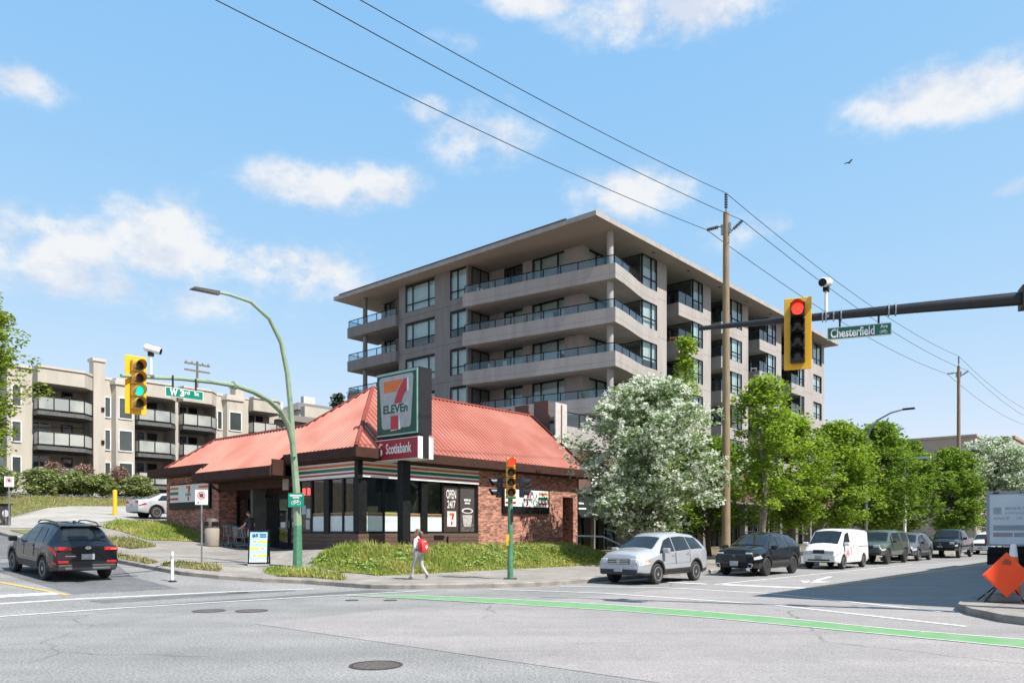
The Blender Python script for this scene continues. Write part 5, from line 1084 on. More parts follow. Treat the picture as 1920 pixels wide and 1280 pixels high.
# ================================================================ vehicles
m_tyre = M('tyre_rubber', (.018, .018, .018), (.03, .03, .03), scale=20, rough=.85); m_alloy = M('alloy', (.55, .55, .56), rough=.35, metal=.25); m_darkalloy = M('dark_alloy', (.05, .05, .055), rough=.3, metal=.8)
m_cglass = M('car_glass', (.012, .016, .018), (.02, .025, .028), rough=.03, spec=.4); m_trim = M('black_trim', (.02, .02, .021), (.03, .03, .03), rough=.6)
m_hl = M('headlamp', (.62, .62, .63), (.40, .40, .42), scale=15, rough=.1, spec=.8); m_tl = M('tail_lamp', (.50, .01, .015), (.35, .01, .01), scale=12, rough=.12, spec=.7); m_amber = M('amber_lamp', (.75, .25, .08), rough=.2)
m_plate = M('number_plate', (.30, .31, .33), (.40, .41, .43), scale=9, rough=.5); m_chrome = M('chrome', (.7, .7, .71), rough=.12, metal=1.0); m_under = M('underbody', (.008, .008, .008), rough=.9)
def paint(name, c, metal=.0, coat=.9): return M(name, c, tuple(x * .96 for x in c), scale=2, rough=.4, metal=metal, coat=coat, spec=.15)
def interp(tab, x):
    if x <= tab[0][0]: return tab[0][1]
    for (x0, y0), (x1, y1) in zip(tab, tab[1:]):
        if x <= x1: t = (x - x0) / (x1 - x0); return y0 + (y1 - y0) * t
    return tab[-1][1]
def vehicle(name, loc, rz, label, cat, L, Wd, top, belt, roofw, wheels, wr, pm, group=None, sill=.30, side=(), ws=None, rw=None, lamps=None, low_trim=.0, arch_trim=True, rim=None, doors=(), tail=None, roofrails=False, mirrors=None, crown=.04, nose=.80, rear=.90, cap_trim=True):
    """A road vehicle, nose towards +x. top and belt are side outlines [(x, z)]; roofw is the half width of the top outline [(x, y)]."""
    e = empty(name, loc, rz, label, cat, group); h = L / 2; hw0 = Wd / 2
    hwt = [(-h, hw0 * rear), (-h + .12, hw0 * (rear + .06)), (-h + .45, hw0), (h - .75, hw0), (h - .28, hw0 * .955), (h - .1, hw0 * .89), (h, hw0 * nose)]
    def hw(x): return interp(hwt, x)
    ra = wr + .075
    def bot(x): return sill + (.06 * max(0, (abs(x) - h + .4) / .4) if abs(x) > h - .4 else 0)
    def arch(x):
        z = bot(x)
        for wx in wheels:
            d = abs(x - wx)
            if d < ra: z = max(z, wr + math.sqrt(ra * ra - d * d))
        return z
    def ring(x):
        t = interp(top, x); b = min(interp(belt, x), t - .03); w = hw(x); rwid = min(interp(roofw, x), w - .02); a = arch(x); z0 = bot(x)
        zm = max(z0 + (b - z0) * .48, a + .05); zl = max(z0 + (b - z0) * .16, a + .02)
        return [(0, z0), (w * .62, z0), (w * .64, max(z0, a - .01)), (w * .95, a), (w * .985, zl), (w * 1.0, min(zm, b - .02)), (w * .972, b), (rwid + .015, t - .07 if t - b > .12 else t - .4 * (t - b)), (rwid - .06, t - .012), (rwid * .5, t + crown * .7), (0, t + crown)]
    xs = set([-h, h] + [x for x, _ in top] + [x for x, _ in belt] + [x for x, _ in hwt] + [x for x, _ in roofw])
    for wx in wheels:
        for k in range(-9, 10): xs.add(wx + ra * math.sin(k * math.pi / 18))
        xs.add(wx - ra - .01); xs.add(wx + ra + .01)
    n = int(L / .3)
    for i in range(n): xs.add(-h + L * i / n)
    xs = sorted(x for x in xs if -h <= x <= h); xs = [x for i, x in enumerate(xs) if i == 0 or x - xs[i - 1] > .004]
    mb = MB(); K = None
    for x in xs:
        r = ring(x); K = 2 * len(r) - 2; mb.v += [(x, y, z) for y, z in r] + [(x, -y, z) for y, z in r[-2:0:-1]]
    for i in range(len(xs) - 1):
        for j in range(K):
            mb.f.append((i * K + j, i * K + (j + 1) % K, (i + 1) * K + (j + 1) % K, (i + 1) * K + j))
            jj = j if j < 10 else K - 1 - j
            mb.mi.append(1 if jj < 3 else (2 if low_trim and jj == 3 else 0))
    mb.f.append(tuple(range(K))); mb.mi.append(0); mb.f.append(tuple((len(xs) - 1) * K + j for j in range(K - 1, -1, -1))); mb.mi.append(0)
    body = mb.build('body', [pm, m_under, m_trim], e, smooth=32)
    def pt(x, i, f, s, off):
        r = ring(x); (y0, z0), (y1, z1) = r[i], r[i + 1]; y = y0 + (y1 - y0) * f; z = z0 + (z1 - z0) * f; l = math.hypot(y1 - y0, z1 - z0) or 1
        return Vector((x, s * (y + (z1 - z0) / l * off), z - (y1 - y0) / l * off))
    def patch(nm, mat, s, xb, xt, i, f0, f1, off=.008, parent=body):
        """a panel on the flank between ring points i and i+1, its front and rear edges slanting from xb at the bottom to xt at the top"""
        m = 10; q = MB(); 
        for r_ in range(2):
            f = (f0, f1)[r_]; a, b = (xb, xt)[r_]
            for k in range(m + 1): q.v.append(tuple(pt(a + (b - a) * k / m, i, f, s, off)))
        q.f = [(k, k + 1, m + 2 + k, m + 1 + k) for k in range(m)]; q.mi = [0] * m
        return q.build(nm, mat, parent)
    for s in (1, -1):
        for (xb, xt) in side: patch('side_window', m_cglass, s, xb, xt, 6, .07, .90)
        for (x0, x1) in doors:
            d = patch('door', pm, s, (x0, x1), (x0, x1), 5, .05, .97, .007); patch('handle', pm if tail != 'chrome' else m_chrome, s, (x0 + .06, x0 + .24), (x0 + .06, x0 + .24), 5, .74, .83, .03, d)
            for xx in (x0, x1): patch('door_gap', m_trim, s, (xx - .013, xx + .013), (xx - .013, xx + .013), 5, -.0, 1.0, .009, d)
        if low_trim: patch('sill_trim', m_trim, s, (wheels[0] + ra + .03, wheels[1] - ra - .03), (wheels[0] + ra + .03, wheels[1] - ra - .03), 4, -.0, .35, .012)
        if arch_trim:
            for wx in wheels:
                q = MB(); m = 16
                for k in range(m + 1):
                    t = math.pi * (k / m) ; w = hw(wx)
                    for rr_, o in ((ra - .005, .004), (ra + .055, .008)):
                        x = wx + rr_ * math.cos(t); q.v.append((x, s * (min(hw(x), w) * .995 + o), wr + rr_ * math.sin(t)))
                q.f = [(2 * k, 2 * k + 1, 2 * k + 3, 2 * k + 2) for k in range(m)]; q.mi = [0] * m; q.build('arch_trim', m_trim, body)
    def topglass(nm, x0, x1, f):
        q = MB(); m = 6; c = 8
        for k in range(m + 1):
            x = x0 + (x1 - x0) * k / m; t = interp(top, x); w = min(interp(roofw, x), hw(x) - .02) - .05; dz = (interp(top, x + .02) - interp(top, x - .02)) / .04; l = math.hypot(1, dz)
            for j in range(c + 1):
                y = w * f * (-1 + 2 * j / c); q.v.append((x - dz / l * .012, y, t - .005 + (crown + .005) * (1 - (y / w) ** 2) + .012 / l))
        q.f = [(k * (c + 1) + j, k * (c + 1) + j + 1, (k + 1) * (c + 1) + j + 1, (k + 1) * (c + 1) + j) for k in range(m) for j in range(c)]; q.mi = [0] * len(q.f)
        return q.build(nm, m_cglass, body, smooth=True)
    if ws: topglass('windshield', ws[0], ws[1], .98)
    if rw: topglass('rear_window', rw[0], rw[1], .92)
    # wheels: tyre, rim and spokes
    rimm = rim or m_alloy
    for wx in wheels:
        for s in (1, -1):
            yc = s * (hw0 - .115); w = empty('wheel', (wx, yc, wr), 0); w.parent = e
            MB().lathe([(wr * .62, -.10), (wr * .9, -.11), (wr, -.07), (wr, .07), (wr * .9, .11), (wr * .62, .10)], 28, axis='y').build('tyre', m_tyre, w, smooth=35)
            q = MB().lathe([(wr * .60, s * .055), (wr * .66, s * .105), (wr * .63, s * .108), (wr * .57, s * .06)], 28, axis='y'); q.lathe([(.0001, s * .04), (wr * .60, s * .04)], 28, axis='y', mi=1); q.lathe([(.001, s * .10), (.06, s * .10), (.065, s * .06)], 12, axis='y')
            for k in range(5):
                a = k * 2 * math.pi / 5 + .3; ca, sa = math.cos(a), math.sin(a); d = Vector((ca, 0, sa)); t = Vector((-sa, 0, ca)); p0 = d * .03; p1 = d * wr * .62; y0, y1 = s * .06, s * .098
                v = [p0 + t * .035, p0 - t * .035, p1 - t * .065, p1 + t * .065]; q.add([(u.x, y1, u.z) for u in v] + [(u.x, y0, u.z) for u in v], [(0, 1, 2, 3), (0, 4, 5, 1), (1, 5, 6, 2), (2, 6, 7, 3), (3, 7, 4, 0)])
            q.build('rim', [rimm, m_trim], w, smooth=30)
    def bx(nm, mat, x0, x1, y0, y1, z0, z1, bev=.015, par=body, both=False):
        for s in ((1, -1) if both else (1,)):
            a, b = sorted((s * y0, s * y1)); MB().box(x0, x1, a, b, z0, z1).build(nm, mat, par, bevel=bev)
    if mirrors:
        x, z = mirrors
        for s in (1, -1):
            y0 = interp(hwt, x) * .97; mm = MB().box(x - .06, x + .10, min(s * y0, s * (y0 + .24)), max(s * y0, s * (y0 + .24)), z, z + .17).build('mirror', pm, body, bevel=.04)
    if roofrails:
        xr0, xr1 = roofrails
        for s in (1, -1):
            q = [(xr0 + (xr1 - xr0) * k / 8, s * (interp(roofw, xr0 + (xr1 - xr0) * k / 8) - .05), interp(top, xr0 + (xr1 - xr0) * k / 8) + (.07 if 0 < k < 8 else .02)) for k in range(9)]; MB().tube(q, .02, 6).build('roof_rail', m_trim, body)
    return e, body, patch, bx, hw, h
def text_on(mb, x, y, z, rz, nm, mat, par): return mb.xf(Matrix.Translation((x, y, z)) @ Matrix.Rotation(rz, 4, 'Z')).build(nm, mat, par)
FRONT, REAR = R(90), R(-90)        # lettering turned to face +x or -x
def ring_badge(x, y, z, rx, rz_, face, par, mat=m_chrome, t=.018):
    q = MB(); n = 22; sx = 1 if face > 0 else -1
    for i in range(n):
        t0, t1 = 2 * math.pi * i / n, 2 * math.pi * (i + 1) / n; q.quad(*[(x, y + (rx - d) * math.cos(a), z + (rz_ - d) * math.sin(a)) for d, a in ((0, t0), (0, t1), (t, t1), (t, t0))])
    q.build('emblem', mat, par)
def h_badge(x, y, z, w, hh, par, mat=m_chrome, slant=.0):
    q = MB(); t = w * .2
    def bar(a0, b0, a1, b1): 
        d = Vector((a1 - a0, b1 - b0)).normalized() * t / 2; q.quad((x, y + a0 - d.y, z + b0 + d.x), (x, y + a1 - d.y, z + b1 + d.x), (x, y + a1 + d.y, z + b1 - d.x), (x, y + a0 + d.y, z + b0 - d.x))
    bar(-w * .36 - slant, -hh / 2, -w * .30 + slant, hh / 2); bar(w * .36 - slant, -hh / 2, w * .30 + slant, hh / 2); bar(-w * .33, 0, w * .33, 0); q.build('emblem', mat, par)
QUE = TH + math.pi
# --- dark SUV driving away at the left
sx, sz = W(8.0, 24.9), 0
c0 = W(8.9, 26.55); e, b, patch, bx, hw, h = vehicle('dark_suv', (c0.x, c0.y, street(26.55)), TH + math.pi / 2, 'black compact SUV seen from behind, driving up the left street', 'car', 4.48, 1.85,
    [(-2.24, .86), (-2.2, 1.02), (-2.06, 1.12), (-1.62, 1.56), (-1.3, 1.63), (-.5, 1.655), (.15, 1.62), (.45, 1.50), (1.12, 1.10), (1.9, 1.0), (2.18, .86), (2.24, .72)],
    [(-2.24, .80), (-2.1, 1.02), (-1.5, 1.08), (0, 1.03), (1.1, .99), (2.24, .70)], [(-2.24, .72), (-2.0, .70), (-1.6, .60), (-.5, .62), (.4, .60), (1.12, .70), (2.24, .66)], (-1.33, 1.34), .345, paint('black_blue_paint', (.004, .005, .008)), low_trim=.1,
    side=(((-1.25, -.62), (-1.05, -.62)), ((-.56, .22), (-.56, .16)), ((.28, 1.05), (.22, .50))), ws=(.50, 1.08), rw=(-2.0, -1.64), doors=((-.6, .24), (.26, 1.0)), mirrors=(.95, 1.0), roofrails=(-1.5, .2))
e.rotation_euler = (0, -math.atan(.06), TH + math.pi / 2)
for s in (1, -1):
    patch('tail_lamp', m_tl, s, (-2.235, -1.72), (-2.2, -1.86), 5, .62, .95, .014); patch('rear_reflector', m_tl, s, (-2.23, -2.08), (-2.23, -2.08), 4, .5, .9, .012)
    bx('tail_lamp', m_tl, -2.262, -2.20, s * .45, s * .82, .92, 1.02, .02); bx('rear_reflector', m_tl, -2.262, -2.22, s * .52, s * .80, .56, .63, .01)
bx('bumper_trim', m_trim, -2.275, -2.15, -.80, .80, .33, .53, .05); bx('skid_trim', M('grey_trim', (.10, .10, .105), rough=.5), -2.285, -2.2, -.62, .62, .36, .44, .02); bx('number_plate', m_plate, -2.262, -2.24, -.18, .18, .66, .82, .005)
ring_badge(-2.252, 0, 1.0, .085, .045, -1, b); h_badge(-2.253, 0, 1.0, .12, .05, b, slant=-.012); bx('spoiler', paint('black_blue_paint', (.004, .005, .008)), -1.74, -1.5, -.56, .56, 1.585, 1.625, .015); bx('wiper', m_trim, -2.04, -2.0, -.3, .1, 1.16, 1.19, .004); bx('antenna', m_trim, -1.2, -1.05, -.03, .03, 1.66, 1.74, .02)
bx('name_badge', m_chrome, -2.262, -2.25, .34, .62, .75, .775, .003); bx('side_marker', m_amber, -2.265, -2.255, -.80, -.62, .95, .98, .003)
# --- queue on the right-hand street, noses towards the camera
def q_car(a_front_axle, wx, b_c, z=0.0): return W(a_front_axle + wx, b_c, z)
silver = paint('silver_paint', (.40, .41, .43), metal=.3)
e, b, patch, bx, hw, h = vehicle('silver_suv', q_car(22.3, 1.31, 14.0), QUE, 'silver compact SUV at the head of the stopped queue', 'car', 4.56, 1.84,
    [(-2.28, .95), (-2.23, 1.14), (-1.98, 1.48), (-1.6, 1.63), (-.5, 1.70), (.25, 1.66), (.58, 1.55), (1.32, 1.15), (1.98, 1.06), (2.2, .96), (2.28, .78)], [(-2.28, .88), (-2.1, 1.12), (-1.2, 1.10), (0, 1.04), (1.1, 1.0), (2.28, .72)], [(-2.28, .66), (-1.7, .58), (-.5, .62), (.5, .60), (1.18, .72), (2.28, .64)],
    (-1.31, 1.31), .345, silver, low_trim=.1, side=(((-1.85, -.95), (-1.6, -.9)), ((-.88, .12), (-.85, .08)), ((.18, 1.2), (.14, .60))), ws=(.62, 1.28), rw=(-2.18, -1.95), doors=((-.85, .14), (.16, 1.02)), mirrors=(.92, 1.02))
def nose(bx, patch, body, h, zl, hl_w, gz, plate=True, grille_m=m_trim, gw=.42, slim=False):
    for s in (1, -1):
        patch('headlamp', m_hl, s, (h - .55, h - .02), (h - .42, h - .02), 5, .45, .93, .014)
        bx('headlamp', m_hl, h - .06, h + .016, s * gw * 1.05, s * hl_w, zl - (.035 if slim else .07), zl + (.03 if slim else .07), .02)
    bx('grille', grille_m, h - .05, h + .018, -gw, gw, gz - .09, gz + .09, .02)
    if plate: bx('number_plate', m_plate, h + .03, h + .05, -.16, .16, gz - .33, gz - .18, .005)
nose(bx, patch, b, h, .78, .68, .76)
for z in (.70, .76, .82): bx('grille_bar', m_chrome, h + .01, h + .024, -.40, .40, z - .012, z + .012, .004)
bx('bumper_trim', m_trim, h - .25, h + .03, -.72, .72, .33, .52, .05)
bx('fog_lamp', m_hl, h - .04, h + .012, .56, .68, .54, .60, .01, both=True); ring_badge(h + .028, 0, .77, .06, .055, 1, b); h_badge(h + .029, 0, .77, .08, .075, b); patch('turn_lamp', m_amber, -1, (h - .55, h - .42), (h - .50, h - .38), 5, .65, .93, .018); patch('turn_lamp', m_amber, 1, (h - .55, h - .42), (h - .50, h - .38), 5, .65, .93, .018)
e, b, patch, bx, hw, h = vehicle('black_suv', q_car(29.4, 1.35, 13.3), QUE, 'glossy black SUV second in the queue, in front of the wooden pole', 'car', 4.70, 1.87,
    [(-2.35, .98), (-2.3, 1.16), (-2.0, 1.50), (-1.6, 1.62), (-.5, 1.69), (.2, 1.65), (.52, 1.55), (1.28, 1.16), (2.1, 1.08), (2.28, 1.0), (2.35, .82)], [(-2.35, .9), (-2.1, 1.14), (-1.2, 1.10), (0, 1.04), (1.1, 1.0), (2.35, .76)], [(-2.35, .68), (-1.7, .58), (-.5, .62), (.5, .60), (1.18, .74), (2.35, .70)],
    (-1.35, 1.35), .36, paint('black_paint', (.004, .0045, .006)), low_trim=.1, rim=m_darkalloy, side=(((-1.75, -.95), (-1.45, -.9)), ((-.88, .12), (-.85, .08)), ((.18, 1.18), (.14, .55))), ws=(.56, 1.24), rw=(-2.2, -1.95), doors=((-.85, .14), (.16, 1.02)), mirrors=(.95, 1.03), roofrails=(-1.6, .2), nose=.84)
nose(bx, patch, b, h, .90, .72, .74, slim=True, gw=.44); bx('grille', m_trim, h - .03, h + .02, -.5, .5, .56, .86, .03); h_badge(h + .03, 0, .80, .12, .10, b); bx('number_plate', m_plate, h + .025, h + .04, -.17, .17, .46, .60, .005)
for s in (1, -1):
    q = MB()
    for (y0, z0, y1, z1) in ((.60, .50, .74, .50), (.74, .50, .70, .34), (.70, .34, .56, .34), (.56, .34, .60, .50)): q.tube([(h + .02, s * y0, z0), (h + .02, s * y1, z1)], .02, 6)
    q.build('bumper_bezel', m_chrome, b)
white = paint('white_paint', (.74, .74, .74))
e, b, patch, bx, hw, h = vehicle('white_van', q_car(37.2, 1.45, 12.85), QUE, 'small white cargo van with a red round mark on its front door', 'van', 4.73, 1.73,
    [(-2.36, 1.0), (-2.34, 1.72), (-2.2, 1.82), (-1.0, 1.86), (.6, 1.85), (.95, 1.78), (1.75, 1.13), (2.15, .98), (2.3, .82), (2.36, .68)], [(-2.36, .95), (-2.2, 1.1), (0, 1.1), (1.2, 1.06), (1.7, 1.02), (2.36, .66)], [(-2.36, .72), (-2.0, .72), (0, .72), (.9, .68), (1.75, .72), (2.36, .64)],
    (-1.47, 1.45), .31, white, side=(((.55, 1.55), (.55, 1.0)),), ws=(1.0, 1.70), doors=((-.55, .48), (.52, 1.45)), mirrors=(1.35, 1.08), crown=.05, arch_trim=False, nose=.84)
nose(bx, patch, b, h, .80, .70, .82, gw=.26)
ring_badge(h + .028, 0, .84, .055, .05, 1, b); bx('lower_grille', m_trim, h - .02, h + .015, -.5, .5, .40, .47, .01)
for s in (1, -1): bx('grille', m_trim, h - .05, h + .014, s * .30, s * .42, .78, .87, .01); patch('slide_rail', m_trim, s, (-2.2, -.7), (-2.2, -.7), 5, .86, .90, .012)
patch('handle', m_trim, 1, (.1, .16), (.1, .16), 5, .75, .95, .012)
q = MB(); m_rprint = M('red_print', (.62, .10, .10)) 
for rr_, t in ((.21, .02), (.0, 0)):
    if rr_:
        for i in range(24):
            t0, t1 = 2 * math.pi * i / 24, 2 * math.pi * (i + 1) / 24; q.quad(*[(.98 + (rr_ - d) * math.cos(a), hw(.9) * 1.012, .74 + (rr_ - d) * math.sin(a) * .9) for d, a in ((0, t0), (0, t1), (t, t1), (t, t0))])
for i, z in enumerate((.80, .73, .66)): q.quad((.86 - .02 * i, hw(.9) * 1.012, z), (1.10 + .02 * i, hw(.9) * 1.012, z), (1.10 + .02 * i, hw(.9) * 1.012, z + .04), (.86 - .02 * i, hw(.9) * 1.012, z + .04))
q.build('door_emblem', m_rprint, b)
olive = paint('olive_paint', (.055, .075, .05))
e, b, patch, bx, hw, h = vehicle('green_pickup', q_car(44.5, 1.75, 13.0), QUE, 'olive green pickup with a matching canopy over its bed', 'pickup truck', 5.40, 1.91,
    [(-2.7, 1.05), (-2.66, 1.70), (-2.5, 1.80), (-.75, 1.84), (.3, 1.82), (.6, 1.72), (1.15, 1.22), (2.3, 1.15), (2.6, 1.0), (2.7, .8)], [(-2.7, 1.0), (-2.5, 1.17), (-.8, 1.18), (.6, 1.14), (1.2, 1.12), (2.7, .8)], [(-2.7, .72), (-.7, .70), (.5, .66), (1.2, .76), (2.7, .72)],
    (-1.60, 1.75), .40, olive, sill=.48, rim=m_darkalloy, side=(((-2.5, -1.1), (-2.4, -1.1)), ((-.72, -.05), (-.7, -.08)), ((.0, 1.05), (-.03, .58))), ws=(.64, 1.12), rw=None, doors=((-.75, -.02), (.0, .95)), mirrors=(.9, 1.15), nose=.88)
nose(bx, patch, b, h, .98, .76, .92); bx('bumper', m_trim, h - .2, h + .05, -.8, .8, .5, .7, .05)
grey = paint('grey_paint', (.10, .105, .11), metal=.4)
e, b, patch, bx, hw, h = vehicle('grey_suv', q_car(51.0, 1.32, 13.0), QUE, 'dark grey SUV between the green pickup and the black pickup', 'car', 4.6, 1.82,
    [(-2.3, .95), (-2.22, 1.12), (-1.85, 1.55), (-1.4, 1.66), (-.4, 1.71), (.25, 1.66), (.5, 1.56), (1.15, 1.12), (1.95, 1.03), (2.2, .92), (2.3, .74)], [(-2.3, .88), (-2.1, 1.12), (-1.2, 1.10), (0, 1.04), (1.1, 1.0), (2.3, .72)], [(-2.3, .66), (-1.7, .6), (-.5, .62), (.5, .60), (1.18, .72), (2.3, .64)],
    (-1.32, 1.32), .35, grey, low_trim=.1, side=(((-1.8, -.95), (-1.55, -.9)), ((-.88, .12), (-.85, .08)), ((.18, 1.08), (.14, .52))), ws=(.54, 1.12), doors=((-.85, .14), (.16, 1.02)), mirrors=(.92, 1.02), roofrails=(-1.6, .2))
nose(bx, patch, b, h, .80, .68, .78); bx('bumper_trim', m_trim, h - .25, h + .03, -.7, .7, .33, .5, .05); bx('fog_lamp', m_hl, h - .02, h + .03, .5, .66, .45, .58, .02, both=True)
e, b, patch, bx, hw, h = vehicle('black_pickup', q_car(58.8, 1.80, 12.45), QUE, 'large black pickup with a wide dark grille and open bed', 'pickup truck', 5.8, 2.02,
    [(-2.9, 1.22), (-2.88, 1.38), (-1.1, 1.38), (-1.02, 1.88), (.2, 1.93), (.5, 1.85), (1.1, 1.32), (2.5, 1.22), (2.8, 1.08), (2.9, .85)], [(-2.9, 1.2), (-1.1, 1.28), (.6, 1.22), (1.2, 1.18), (2.9, .86)], [(-2.9, .92), (-1.1, .92), (-1.0, .72), (.5, .70), (1.1, .82), (2.9, .80)],
    (-1.75, 1.80), .41, paint('black_paint', (.004, .0045, .006)), sill=.5, side=(((-.98, -.05), (-.9, -.1)), ((.02, 1.0), (-.03, .5))), ws=(.55, 1.06), doors=((-1.0, -.02), (.0, .95)), mirrors=(.85, 1.22), nose=.90, crown=.03)
nose(bx, patch, b, h, 1.0, .84, 1.0, gw=.55); bx('grille', m_trim, h - .02, h + .03, -.56, .56, .82, 1.12, .03); bx('bumper', paint('black_paint', (.004, .0045, .006)), h - .2, h + .07, -.86, .86, .5, .74, .05); bx('emblem', m_chrome, h + .03, h + .04, -.07, .07, .9, 1.02, .02)
e, b, patch, bx, hw, h = vehicle('white_suv', q_car(69.5, 1.35, 12.0), QUE, 'white SUV partly hidden behind the black pickup', 'car', 4.6, 1.84,
    [(-2.3, .95), (-2.22, 1.12), (-1.85, 1.55), (-1.4, 1.66), (-.4, 1.71), (.25, 1.66), (.5, 1.56), (1.15, 1.12), (1.95, 1.03), (2.2, .92), (2.3, .74)], [(-2.3, .88), (-2.1, 1.12), (-1.2, 1.10), (0, 1.04), (1.1, 1.0), (2.3, .72)], [(-2.3, .66), (-1.7, .6), (-.5, .62), (.5, .60), (1.18, .72), (2.3, .64)],
    (-1.32, 1.32), .35, white, side=(((-1.8, -.95), (-1.55, -.9)), ((-.88, .12), (-.85, .08)), ((.18, 1.08), (.14, .52))), ws=(.54, 1.12), doors=((-.85, .14), (.16, 1.02)), mirrors=(.92, 1.02))
nose(bx, patch, b, h, .80, .68, .78)
# --- pale sedan parked behind the shop, heading right
c0 = W(21.4, 45.4); e, b, patch, bx, hw, h = vehicle('pale_sedan', (c0.x, c0.y, lot(21.4, 45.4) + .02), TH, 'pale silver sedan half hidden behind the brick end of the shop', 'car', 4.8, 1.85,
    [(-2.4, .80), (-2.36, 1.02), (-1.75, 1.10), (-.95, 1.42), (-.3, 1.47), (.3, 1.44), (.5, 1.38), (1.25, .98), (2.1, .86), (2.35, .72), (2.4, .6)], [(-2.4, .76), (-1.7, 1.0), (0, .94), (1.2, .9), (2.4, .58)], [(-2.4, .74), (-1.75, .70), (-.9, .58), (.4, .56), (1.25, .70), (2.4, .62)],
    (-1.40, 1.40), .335, paint('pale_silver_paint', (.50, .51, .53), metal=.3), side=(((-1.35, -.75), (-1.0, -.7)), ((-.68, .2), (-.65, .15)), ((.26, 1.15), (.2, .55))), ws=(.56, 1.2), rw=(-1.7, -1.0), doors=((-.68, .22), (.24, 1.1)), mirrors=(.95, .9))
for s in (1, -1): patch('tail_lamp', m_tl, s, (-2.39, -1.95), (-2.36, -2.05), 5, .62, .95, .014); bx('tail_lamp', m_tl, -2.42, -2.36, s * .45, s * .82, .86, .98, .02)
bx('number_plate', m_plate, -2.43, -2.40, -.2, .2, .7, .84, .005)
# --- box truck driving away on the right
tk = empty('box_truck', W(39.2, 5.35, 0), TH, 'white box truck seen from behind, cut by the right edge', 'truck'); m_box = M('truck_box_white', (.86, .87, .88), (.80, .81, .82), scale=1.5, rough=.45)
bxk = MB().box(0, 6.2, -1.28, 1.28, 1.12, 3.5).build('cargo_box', m_box, tk, bevel=.03); MB().box(-.03, 0, -1.28, 1.28, 3.36, 3.5).box(-.03, 0, -1.28, -1.16, 1.12, 3.36).box(-.03, 0, 1.16, 1.28, 1.12, 3.36).box(-.03, 0, -1.16, 1.16, 1.12, 1.2).build('door_frame', m_lgrey, bxk)
for i in range(5): MB().box(-.015, 0, -1.16, 1.16, 1.21 + i * .43, 1.63 + i * .43).build('door_panel', m_box, bxk)
m_fade = M('faded_print', (.52, .53, .55)); RX = lambda y, z: Matrix.Translation((-.02, y, z)) @ Matrix.Rotation(-math.pi / 2, 4, 'Z')
lettering('MOSHE PA', .86, .13, bold=.02).xf(RX(.58, 2.68)).build('lettering', m_fade, bxk); lettering('& PACKAGING', .90, .10, bold=.01).xf(RX(.58, 2.50)).build('lettering', m_fade, bxk); lettering('SINCE', .62, .12, bold=.02, shear=.2).xf(RX(1.02, 2.26)).build('lettering', m_fade, bxk); lettering('19', .2, .12, bold=.02, shear=.2).xf(RX(.16, 2.26)).build('lettering', m_fade, bxk)
MB().box(-.021, -.016, .72, 1.02, 2.50, 2.80).build('logo_print', m_fade, bxk); MB().box(-.021, -.016, -1.0, 1.02, 1.80, 2.02).build('print_band', M('faded_blue', (.42, .44, .48)), bxk); MB().box(-.021, -.016, .30, 1.02, 1.52, 1.70).build('print_band', M('faded_red', (.50, .38, .38)), bxk); MB().box(-.021, -.016, -1.0, .25, 1.52, 1.70).build('print_band', M('faded_blue', (.42, .44, .48)), bxk)
for s in (1, -1): MB().box(-.06, -.02, s * 1.30 - .04, s * 1.30 + .04, 1.2, 1.5).build('tail_lamp', m_tl, tk)
MB().box(-.05, -.03, .8, 1.02, 3.39, 3.45).build('marker_lamp', m_black, tk); MB().box(-.05, -.03, -.05, .05, 3.40, 3.45).build('marker_lamp', m_tl, tk)
MB().box(-.12, .3, -1.2, 1.2, .78, 1.08).build('bumper', m_under, tk); MB().box(.1, 7.8, -.45, .45, .6, 1.1).build('chassis', m_under, tk); MB().box(-.02, .02, .7, 1.25, .30, .95).build('mud_flap', m_under, tk); MB().box(-.02, .02, -1.25, -.7, .30, .95).build('mud_flap', m_under, tk)
MB().sideprism([(6.3, .5), (8.3, .5), (8.3, 1.25), (7.9, 1.45), (7.5, 2.3), (6.3, 2.35)], -1.05, 1.05).build('cab', m_box, tk, bevel=.05); MB().box(6.6, 7.4, -1.06, 1.06, 1.45, 2.1).build('cab_window', m_cglass, tk)
for (x, ys) in ((1.5, (.95, -.95)), (7.3, (.95, -.95))):
    for y in ys:
        w = empty('wheel', (x, y, .42), 0); w.parent = tk; MB().lathe([(.26, -.16), (.38, -.17), (.42, -.12), (.42, .12), (.38, .17), (.26, .16)], 26, axis='y').build('tyre', m_tyre, w, smooth=35); MB().lathe([(.01, .10), (.25, .14), (.26, -.14), (.01, -.10)], 20, axis='y').build('rim', m_lgrey, w)
# ================================================================ trees, shrubs, grass
m_bark = M('bark', (.13, .10, .075), (.08, .062, .05), scale=6, rough=.95, bump=.5, stretch=(3, 3, .6)); m_palebark = M('pale_bark', (.30, .26, .21), (.18, .15, .12), scale=5, rough=.9, bump=.4)
m_leaf = M('fresh_green_leaf', (.29, .40, .028), (.19, .30, .022), scale=1.5, rough=.55, island=.35, trans=.52); m_leafd = M('deep_green_leaf', (.21, .32, .026), (.14, .235, .02), scale=1.5, rough=.55, island=.35, trans=.48); m_leafy = M('yellow_green_leaf', (.27, .33, .02), (.19, .27, .02), scale=1.5, rough=.55, island=.3, trans=.5)
m_wleaf = M('blossom', (.84, .85, .76), (.68, .72, .54), scale=1.2, rough=.7, island=.15, trans=.45); m_wgreen = M('grey_green_leaf', (.24, .32, .14), (.17, .25, .10), scale=1.5, rough=.6, island=.3, trans=.35)
